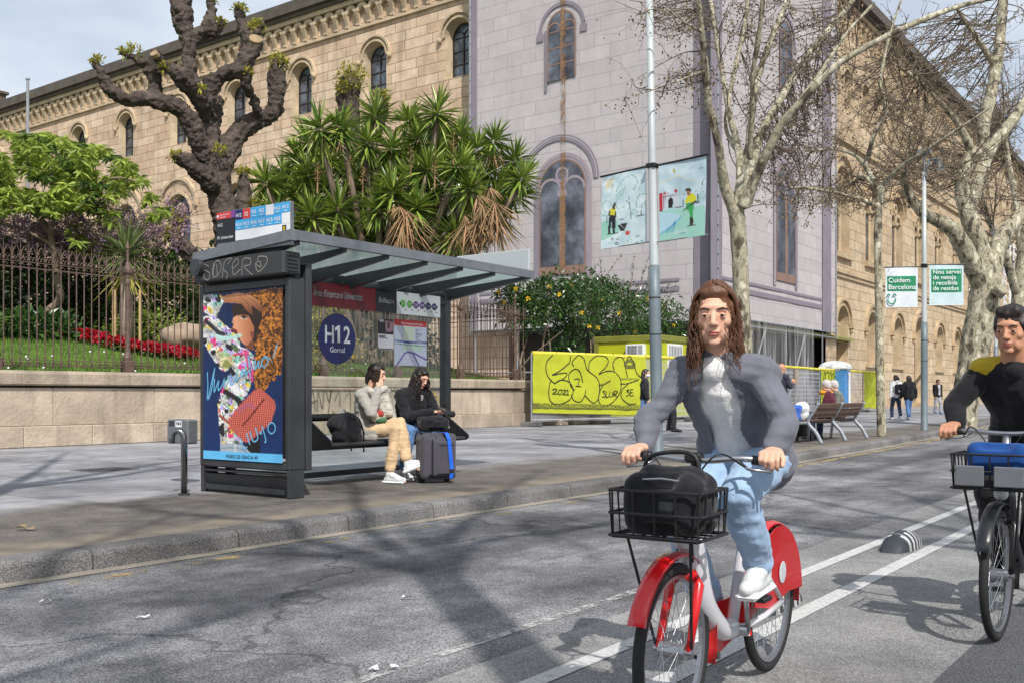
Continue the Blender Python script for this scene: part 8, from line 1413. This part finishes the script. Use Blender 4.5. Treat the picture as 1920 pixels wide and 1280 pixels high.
walker('bald man in long dark coat holding a pale paper left of the double bench', wpos(1464, 25.2), A3(.85, -.5, 0), 1.76, cloth('navy_coat', (52, 54, 66)), cloth('navy_trousers', (44, 48, 64)), None, 'tan', True, .1, coat=.42, arms=dict(elL=(-.23, .10, 1.14), wrL=(-.08, .30, 1.24), elR=(.23, .10, 1.14), wrR=(.10, .30, 1.2)), hands=[('L', A3(0, 0, 1), A3(.3, .5, 0), .8), ('R', A3(0, 0, 1), A3(.3, .5, 0), .8)], extra=newspaper)
def daypack(p, J, k):
    c = (J['shL'] + J['shR']) / 2 - p.f * .20 * k - Z1 * .22; b = MB(); rbox(b, c, (.27, .15, .40), .06, np.stack([p.r, p.f, p.u], 1)); o = blob('backpack', b, .014, M['bag_black'], None, 2, [(.01, 8, 2)]); tag(o, 'black backpack with a small white star mark worn by the woman in white', 'backpack'); b = MB(); pts = [(.05 * (1 if i % 2 == 0 else .42) * math.sin(i * math.pi / 5), .05 * (1 if i % 2 == 0 else .42) * math.cos(i * math.pi / 5)) for i in range(10)]; b.prism(pts, c - p.f * .088 - Z1 * .08, p.r, Z1, -.004); b.build('emblem', M['white'], o)
    b = MB(); b.rcone(p.H(-.07, -.05, -.15), .05, p.H(.07, -.05, -.15), .05); b.rcone(p.H(0, -.09, -.14), .07, p.H(0, -.08, -.2), .06); blob('hood', b, .012, M['hood'], p.t, 2)
M['hood'] = cloth('white_hood_cloth', (214, 214, 216))
walker('woman in a white hooded jacket and dark jeans walking away under a black backpack', wpos(1680, 39), A3(.75, .66, 0), 1.74, M['hood'], M['denim_dark'], M['hair_dark'], step=.35, shoe=M['shoe_white'], extra=daypack, hairlen=.04)
walker('woman with very long dark hair, black jacket and light blue jeans walking away', wpos(1704, 38.6), A3(.75, .66, 0), 1.70, M['coat_black'], M['denim'], M['hair_dark'], step=-.3, shoe=M['shoe_white'], hairlen=.42, coat=.12, puffy=.04)
def tee(p, J, k):
    b = MB(); b.rcone((J['shL'] + J['shR']) / 2 + p.f * .07, .085, J['pel'] + p.f * .055 + Z1 * .05, .10); blob('shirt', b, .014, M['tee'], p.t, 2)
M['tee'] = cloth('light_grey_tee', (190, 190, 194)); M['trk'] = cloth('grey_tracksuit', (156, 158, 166))
walker('man in pale grey tracksuit bottoms and open black jacket walking towards the road', wpos(1758, 50), A3(-.6, -.8, 0), 1.72, M['coat_black'], M['trk'], M['hair_dark'], 'tan', True, .2, shoe=cloth('blue_trainers', (104, 130, 166)), extra=tee, puffy=.026)
# two elderly people on the double bench, seen from behind
def sitter(label, x, top, hair, seed, dx, tilt):
    hip = A3(x, by + .30, .56); f = nrm(A3(dx, 1, 0)); r = np.cross(f, Z1); ch = hip + f * .06 + Z1 * .42; J = dict(pel=hip, hiL=hip - r * .085, hiR=hip + r * .085, shL=ch - r * .17, shR=ch + r * .17, head=ch + f * (.05 + tilt) + Z1 * .20); J.update(knL=hip + f * .42 - r * .09, knR=hip + f * .42 + r * .09); 
    for q in 'LR': J['an' + q] = J['kn' + q] + f * .02 - Z1 * .46; J['to' + q] = J['an' + q] + f * .19 - Z1 * .06; sg = 1 if q == 'R' else -1; J['el' + q] = J['sh' + q] + f * .08 + r * sg * .05 - Z1 * .26; J['wr' + q] = hip + f * .28 + r * sg * .1 + Z1 * .1
    p = Body('person', label, J, f + A3(0, 0, -.2), (0, 0, 1), .97, 'fair', False, None, A3(x, by + .3, 0), .011); p.skin_body(); p.face(); p.garment('coat', top, lambda b: (p.torso(b, .03), [p.arm(b, q, .024, .95, 1.1) for q in 'LR']), None, .012, 8); p.garment('trousers', M['denim_dark'], lambda b: [p.leg(b, q, .014, .93, .01) for q in 'LR'], None); p.hair(hair, None, 1.08); [p.shoe(q, M['shoe_dark']) for q in 'LR']; return p
p1 = sitter('white-haired person in maroon coat with an orange scarf sitting on the double bench', 21.75, cloth('maroon_coat', (84, 36, 50)), M['hair_white'], 1, -.15, .02)
p1.garment('scarf', cloth('orange_scarf', (214, 146, 44)), lambda b: [b.rcone(p1.J['head'] + A3(.12 * math.cos(a), .11 * math.sin(a), -.15), .045, p1.J['head'] + A3(.12 * math.cos(a + .7), .11 * math.sin(a + .7), -.15), .045, 10) for a in np.arange(0, 6.28, .7)], None)
sitter('white-haired person in grey-green coat sitting at the right end of the double bench', 22.3, cloth('grey_green_coat', (112, 114, 104)), M['hair_white'], 2, -.5, .04)
c = pd(1503, 782, 20.0); b = MB(); rbox(b, A3(c[0], by + .33, .62), (.30, .25, .34), .08); o = blob('bag', b, .014, cloth('blue_bag_nylon', (50, 92, 180), .7), None, 2, [(.03, 6, 1)]); tag(o, 'bright blue bag on the left end of the double bench', 'bag')
b = MB(); b.ell(A3(c[0] + .42, by + .33, .70), (.22, .16, .14), 12, 8); b.ell(A3(c[0] + .42, by + .32, .58), (.16, .14, .14), 12, 8); o = blob('bag', b, .014, cloth('white_bag_plastic', (214, 216, 218), .5), None, 2, [(.03, 7, 1)]); tag(o, 'white plastic bag with a dark green print on the double bench', 'bag'); b = MB(); b.ell(A3(c[0] + .42, by + .26, .79), (.08, .05, .03), 8, 6); b.build('print', mat('dark_green_print', (40, 66, 50), .6), o, True)
# folded shopping trolley under the bench
q = pd(1551, 815, 20.9); t = thing('shopping_trolley', 'black two-wheeled shopping trolley half hidden below the double bench', 'trolley', (q[0], by + .62, 0)); b = MB(); rbox(b, A3(q[0] - .1, by + .62, .36), (.34, .26, .52), .05); blob('sack', b, .015, M['bag_black'], t, 2, [(.015, 7, 1)])
for dy in (-.16, .16):
    b = MB(); b.lathe(A3(q[0] + .12, by + .60 + dy, .10), [(.075, -.015), (.1, -.015), (.1, .015), (.075, .015)], 18, 0, 'y'); wv_ = b.build('wheel', M['black'], t); b = MB()
    for k in range(3): a = k * 1.05; b.box(A3(q[0] + .12, by + .60 + dy, .10), (.15, .012, .012), 0, Matrix.Rotation(a, 3, 'Y'))
    b.build('spokes', M['galv'], wv_)
# ================================================================ bicycles and their riders
M['tyre'] = mat('tyre_rubber', (30, 30, 32), .8, 0, .2, 30, .2, 90); M['alu'] = mat('aluminium', (168, 170, 174), .3, .9, .08, 10); M['bike_red'] = mat('red_bike_paint', (196, 22, 26), .28, 0, .08, 3, coat=.4); M['bike_white'] = mat('white_bike_paint', (206, 206, 210), .3, 0, .05, 3, coat=.4); M['bike_black'] = mat('black_bike_paint', (26, 27, 30), .3, 0, .15, 4, coat=.3); M['lamp_red'] = mat('red_lens', (150, 14, 16), .15); M['lamp_clear'] = mat('clear_lens', (206, 210, 214), .1)
def bicycle(name, label, base, heading, k, paint, frame_m, guard_m, basket_m, share=True):
    t = thing(name, label, 'bicycle', tuple(base)); hx = nrm(A3(heading[0], heading[1], 0)); hy = np.cross(Z1, hx); base = A3(*base); W = lambda x, y, z: base + (hx * x + hy * y + Z1 * z) * k; Rm = np.stack([hx, hy, Z1], 1); WR = .315; hubs = {'rear': (-.53, .315), 'front': (.53, .315)}
    for nm, (x, z) in hubs.items():
        b = MB(); n = 44; A = np.arange(n) * 2 * math.pi / n; V = []
        for i in range(n):
            for j in range(8): a2 = j * math.pi / 4; rr = WR - .022 + .022 * math.cos(a2); V.append(W(x + rr * math.cos(A[i]), .021 * math.sin(a2), z + rr * math.sin(A[i])))
        b.add(V, [(i * 8 + j, i * 8 + (j + 1) % 8, ((i + 1) % n) * 8 + (j + 1) % 8, ((i + 1) % n) * 8 + j) for i in range(n) for j in range(8)]); wh = b.build('wheel', M['tyre'], t, True)
        b = MB(); V = []
        for i in range(n):
            for (r0, y) in ((.272, -.013), (.272, .013), (.255, .008), (.255, -.008)): V.append(W(x + r0 * math.cos(A[i]), y, z + r0 * math.sin(A[i])))
        b.add(V, [(i * 4 + j, i * 4 + (j + 1) % 4, ((i + 1) % n) * 4 + (j + 1) % 4, ((i + 1) % n) * 4 + j) for i in range(n) for j in range(4)]); b.build('rim', M['alu'], wh)
        b = MB()
        for i in range(28): a = i * 2 * math.pi / 28; q = .03 if i % 2 else -.03; b.cyl(W(x + .03 * math.cos(a + .8), q, z + .03 * math.sin(a + .8)), W(x + .256 * math.cos(a), 0, z + .256 * math.sin(a)), .0013 * k, 4)
        b.build('spokes', M['alu'], wh); b = MB(); b.cyl(W(x, -.05, z), W(x, .05, z), .03 * k, 14); b.cyl(W(x, -.075, z), W(x, .075, z), .012 * k, 10); b.build('hub', M['alu'], wh)
    def guard(x, z, a0, a1, m, wide=.036):
        b = MB(); V = []; n = 18
        for i in range(n + 1):
            a = a0 + (a1 - a0) * i / n
            for (y, r) in ((-wide, .338), (-wide * .8, .350), (0, .357), (wide * .8, .350), (wide, .338), (wide * .8, .346), (0, .352), (-wide * .8, .346)): V.append(W(x + r * math.cos(a), y, z + r * math.sin(a)))
        b.add(V, [(i * 8 + j, i * 8 + (j + 1) % 8, i * 8 + 8 + (j + 1) % 8, i * 8 + 8 + j) for i in range(n) for j in range(8)] + [tuple(range(8)), tuple(n * 8 + j for j in range(8))]); return b.build('mudguard', m, t, True)
    guard(.53, .315, R(25), R(200), guard_m); guard(-.53, .315, R(-15), R(190), guard_m)
    if share:                                                       # closed red skirt guards round the rear wheel, white-lettered fork panel at the front
        for s_ in (-1, 1):
            b = MB(); P = [(-.53 + .335 * math.cos(a), .315 + .335 * math.sin(a)) for a in np.linspace(R(5), R(178), 18)] + [(-.53 - .12, .34), (-.53 + .1, .30)]; b.prism(P, W(0, s_ * .048, 0) - Z1 * 0, hx * 1, Z1, .004 * s_) if False else b.add([W(p[0], s_ * .05, p[1]) for p in P] + [W(p[0], s_ * .046, p[1]) for p in P], [tuple(range(len(P))), tuple(range(2 * len(P) - 1, len(P) - 1, -1))] + [(i, (i + 1) % len(P), len(P) + (i + 1) % len(P), len(P) + i) for i in range(len(P))]); b.build('skirt_guard', guard_m, t)
    head, hl = W(.36, 0, .80), W(.40, 0, .62); bbk = W(-.06, 0, .28)
    b = MB(); b.tube(catmull([W(.372, 0, .72), W(.26, 0, .46), W(.08, 0, .31), bbk], 6), np.linspace(.048, .042, 19) * k, 14); b.tube([bbk, W(-.2, 0, .62), W(-.225, 0, .72)], .024 * k, 12)
    for s_ in (-1, 1): b.tube([bbk + hy * .03 * s_, W(-.3, .055 * s_, .29), W(-.53, .06 * s_, .315)], .014 * k, 8); b.tube([W(-.2, .02 * s_, .62), W(-.53, .06 * s_, .315)], .012 * k, 8)
    b.tube([W(.345, 0, .86), W(.405, 0, .58)], .034 * k, 14); fm = b.build('frame', frame_m, t, True)
    b = MB(); b.tube([W(.405, 0, .58), W(.42, 0, .55)], .03 * k, 12)
    for s_ in (-1, 1): b.tube([W(.41, .02 * s_, .58), W(.425, .055 * s_, .54), W(.53, .06 * s_, .315)], np.array((.02, .02, .013)) * k, 10)
    b.build('fork', paint, t, True)
    b = MB(); b.tube([W(.35, 0, .84), W(.315, 0, .99)], .02 * k, 12); b.tube(catmull([W(.24, -.30, .985), W(.30, -.18, 1.0), W(.325, -.05, .99), W(.325, .05, .99), W(.30, .18, 1.0), W(.24, .30, .985)], 5), .0125 * k, 10); hb_ = b.build('handlebar', M['alu'], t, True)
    for s_ in (-1, 1):
        b = MB(); b.tube([W(.285, s_ * .205, .996), W(.24, s_ * .305, .984)], .018 * k, 10); b.build('grip', M['black'], hb_, True); b = MB(); b.tube([W(.305, s_ * .17, .985), W(.34, s_ * .21, .965), W(.315, s_ * .29, .955)], .006 * k, 6); b.build('brake_lever', M['alu'], hb_, True)
    b = MB(); b.tube([W(-.225, 0, .72), W(-.245, 0, .84)], .015 * k, 10); b.build('seat_post', M['alu'], t, True)
    b = MB(); b.rcone(W(-.33, .045, .875), .055 * k, W(-.33, -.045, .875), .055 * k); b.rcone(W(-.31, 0, .885), .06 * k, W(-.12, 0, .88), .028 * k); blob('saddle', b, .010, M['black'], t, 4)
    b = MB(); b.cyl(bbk - hy * .07 * k, bbk + hy * .07 * k, .025 * k, 14); pa = R(65); c1 = A3(math.cos(pa), 0, math.sin(pa)) * .165
    for s_ in (-1, 1): e = bbk + (hx * c1[0] + Z1 * c1[2]) * s_ * k + hy * .085 * s_ * k; b.tube([bbk + hy * .07 * s_ * k, e], .011 * k, 8)
    cr_ = b.build('crank', M['alu'], t, True)
    for s_ in (-1, 1): e = bbk + (hx * c1[0] + Z1 * c1[2]) * s_ * k + hy * .135 * s_ * k; b = MB(); b.bbox(e, (.09 * k, .09 * k, .022 * k), .006, 0, Rm); b.build('pedal', M['black'], cr_)
    b = MB(); P = [(-.06 + .105 * math.cos(a), .28 + .105 * math.sin(a)) for a in np.linspace(R(-100), R(100), 12)] + [(-.52, .37), (-.56, .315), (-.52, .26)]; b.add([W(p[0], -.062, p[1]) for p in P] + [W(p[0], -.05, p[1]) for p in P], [tuple(range(len(P)))[::-1], tuple(range(len(P), 2 * len(P)))] + [(i, (i + 1) % len(P), len(P) + (i + 1) % len(P), len(P) + i) for i in range(len(P))]); b.build('chain_guard', guard_m if share else M['bike_black'], t)
    b = MB(); b.ell(W(.45, 0, .70), np.array((.035, .035, .035)) * k, 12, 8); b.build('headlight', M['lamp_clear'], t, True); b = MB(); b.bbox(W(-.885, 0, .42), (.02, .05, .06), .006, 0, Rm); b.build('rear_light', M['lamp_red'], t)
    if basket_m:
        b = MB()
        for (y0_, y1_, x0_, x1_) in ((-.17, -.17, .44, .70), (.17, .17, .44, .70), (-.17, .17, .44, .44), (-.17, .17, .70, .70)):
            for z in (.74, .82, .90): b.tube([W(x0_, y0_, z), W(x1_, y1_, z)], .006 * k, 6)
        for x in np.linspace(.44, .70, 5): b.tube([W(x, -.17, .90), W(x, -.16, .735), W(x, .16, .735), W(x, .17, .90)], .004 * k, 5)
        for y in np.linspace(-.16, .16, 5): b.tube([W(.44, y, .9), W(.45, y, .735), W(.69, y, .735), W(.70, y, .9)], .004 * k, 5)
        for s_ in (-1, 1): b.tube([W(.66, .12 * s_, .735), W(.53, .07 * s_, .33)], .006 * k, 6)
        b.build('basket', basket_m, t)
    for s_ in (-1, 1): b = MB(); b.tube(catmull([W(.33, s_ * .20, .97), W(.44, s_ * .13, 1.02), W(.45, s_ * .04, .88), W(.42, s_ * .03, .62)], 6), .0035 * k, 6); b.build('brake_cable', M['black'], hb_, True)
    if share:
        b = MB(); b.bbox(W(.335, 0, 1.0), (.05, .06, .035), .01, 0, Rm); b.build('bell', M['black'], hb_)
        for s_ in (-1, 1): b = MB(); b.ell(W(-.56, s_ * .054, .44), np.array((.05, .003, .05)) * k, 14, 6, 0, Rm); b.build('reflector', M['bike_white'], t)
    return t, W, hx, hy
def rider(label, W, k, face, top, legs, hair, skin, s=.93, male=False, hairx=None, strands=0, jacket=None, shoe=None, voxel=.0045, lean=0.0, up=(0, 0, 1), front=.075):
    hp = W(-.24, 0, .965); J = dict(pel=hp, hiL=W(-.20, .085, .955), hiR=W(-.20, -.085, .955), shL=W(.04 + lean, .16, 1.315 - lean * .4), shR=W(.04 + lean, -.16, 1.315 - lean * .4), head=W(.125 + lean * 1.4, .0, 1.545 - lean * .7)); J['bend'] = (W(-.03, 0, 0) - W(0, 0, 0))
    c1 = A3(math.cos(R(65)), 0, math.sin(R(65))) * .165; J['anL'] = W(-.06 + c1[0] - .06, .125, .28 + c1[2] + .115); J['toL'] = W(-.06 + c1[0] + .10, .135, .28 + c1[2] + .05); J['anR'] = W(-.06 - c1[0] - .08, -.125, .28 - c1[2] + .135); J['toR'] = W(-.06 - c1[0] + .08, -.135, .28 - c1[2] + .05); J['knL'] = W(.215, .13, .86); J['knR'] = W(.13, -.12, .67)
    J.update(elL=W(.13 + lean * .5, .285, 1.13), elR=W(.13 + lean * .5, -.285, 1.13), wrL=W(.205, .262, 1.03), wrR=W(.205, -.262, 1.03)); fwd = nrm(W(1, 0, 0) - W(0, 0, 0)); side = nrm(W(0, 1, 0) - W(0, 0, 0))
    p = Body('person', label, J, face, up, s, skin, male, None, A3(hp[0], hp[1], ROAD_Z), voxel); p.skin_body(hands=[('L', fwd * .85 + side * .12 - Z1 * .12, -Z1 + fwd * .1, 1.05, .6, .9), ('R', fwd * .85 - side * .12 - Z1 * .12, -Z1 + fwd * .1, 1.05, .6, .9)]); p.face()
    p.garment('top', top, lambda b: (p.torso(b, .007), [p.arm(b, q, .014, .93, 1.0) for q in 'LR'] if not jacket else None, b.rcone(p.H(0, -.035, -.185), .052, p.H(0, -.03, -.20), .056)), None, .0035, 11)
    if jacket: p.open_front(p.garment('jacket', jacket, lambda b: (p.torso(b, .026), [p.arm(b, q, .012, .93, 1.0) for q in 'LR'], b.rcone(p.H(0, -.055, -.165), .06, p.H(0, -.06, -.19), .07)), None, .011, 10), front)
    p.garment('trousers', legs, lambda b: ([p.leg(b, q, .013, .90, .012) for q in 'LR'], b.rcone(J['hiL'], .105, J['hiR'], .105), b.rcone(hp, .115, hp - fwd * .03, .115)), None, .008, 13)
    p.hair(hair, hairx(p) if hairx else None, 1.0, strands, .25, .009, 9, .0015)
    for q in 'LR': p.shoe(q, shoe or M['shoe_white'], M['white'])
    return p, J, fwd, side
K1 = .90; b1_ = (3.40, 1.52, ROAD_Z)
bk1, W, hx, hy = bicycle('bicycle', 'red and white step-through hire bicycle ridden by the woman in the white top', b1_, (-1, -.06), K1, M['bike_red'], M['bike_white'], M['bike_red'], M['black'])
r1, J, fw_, sd_ = rider('woman with brown hair, white top, grey jacket and pale jeans riding the red bicycle', W, K1, A3(-.93, -.36, -.05), cloth('white_top', (222, 220, 218)), M['denim_pale'], M['hair_brown'], 'fair', .93, False, lambda p: (lambda b: (b.rcone(p.H(-.062, -.02, .0), .034, p.H(-.082, -.02, -.17), .030, 10), b.rcone(p.H(.062, -.02, .0), .034, p.H(.082, -.02, -.17), .030, 10), b.rcone(p.H(0, -.09, .0), .05, p.H(0, -.09, -.19), .05, 10))), 520, cloth('grey_jacket', (104, 106, 116)))
c = W(.57, .01, .85); b = MB(); rbox(b, c, (.20, .27, .20), .05, np.stack([hx, hy, Z1], 1)); b.rcone(c + Z1 * .07 + hy * .07, .05, c + Z1 * .08 - hy * .07, .045); o = blob('handbag', b, .009, M['bag_black'], None, 2, [(.008, 9, 1), (.004, 26, 3)]); tag(o, 'black bag lying in the front basket of the red bicycle', 'bag'); b = MB(); b.tube([c + hx * .075 + hy * .11 + Z1 * .075, c + hx * .08 + Z1 * .085, c + hx * .075 - hy * .11 + Z1 * .075], .0035, 6); b.build('zip', M['alu'], o); b = MB(); b.bbox(c + hx * .1 + hy * .03 - Z1 * .0, (.006, .06, .03), .002, 0, np.stack([hx, hy, Z1], 1)); b.build('tag', M['dark_grey'], o); b = MB(); b.tube(catmull([c + hy * .1 + Z1 * .08, c + hy * .07 + Z1 * .16, c - hy * .07 + Z1 * .15, c - hy * .1 + Z1 * .08], 6), .007, 8); b.build('handle', M['black'], o, True)
b2_ = (5.46, .89, ROAD_Z); bk2, W, hx, hy = bicycle('bicycle', 'black bicycle ridden by the man in black at the edge of view', b2_, (-1, .02), .94, M['bike_black'], M['bike_black'], M['bike_black'], M['black'], False)
r2, J, fw_, sd_ = rider('man with short black hair and black top with yellow shoulders riding the black bicycle', W, .94, A3(-1, .12, -.1), M['coat_black'], cloth('black_trousers', (26, 26, 30)), M['hair_dark'], 'tan', .96, True, lambda p: (lambda b: (b.rcone(p.H(-.03, .05, .09), .03, p.H(.03, .05, .09), .03, 10),)), 0, None, M['shoe_dark'], .0055, .05)
b = MB()
for q, sg in (('L', 1), ('R', -1)):
    b2 = MB(); b2.rcone(J['sh' + q] - sd_ * sg * .09 + Z1 * .022, .066, J['sh' + q] - sd_ * sg * .0 + Z1 * .014, .069, 12); blob('shoulder_patch', b2, .009, cloth('yellow_cloth', (176, 152, 40)), r2.t, 2)
c = W(.58, .02, .88); b = MB(); rbox(b, c, (.18, .25, .15), .035, np.stack([hx, hy, Z1], 1)); o = blob('bag', b, .011, cloth('blue_bag_cloth', (24, 66, 128), .8), None, 3, [(.012, 7, 1)]); tag(o, 'blue bag carried on the front basket of the black bicycle', 'bag')
for s_ in (-1, 1):
    b = MB(); b.bbox(W(.715, s_ * .085, .80), (.012, .12, .09), .004, 0, np.stack([hx, hy, Z1], 1)); b.build('plate', M['grey_metal'], bk2)
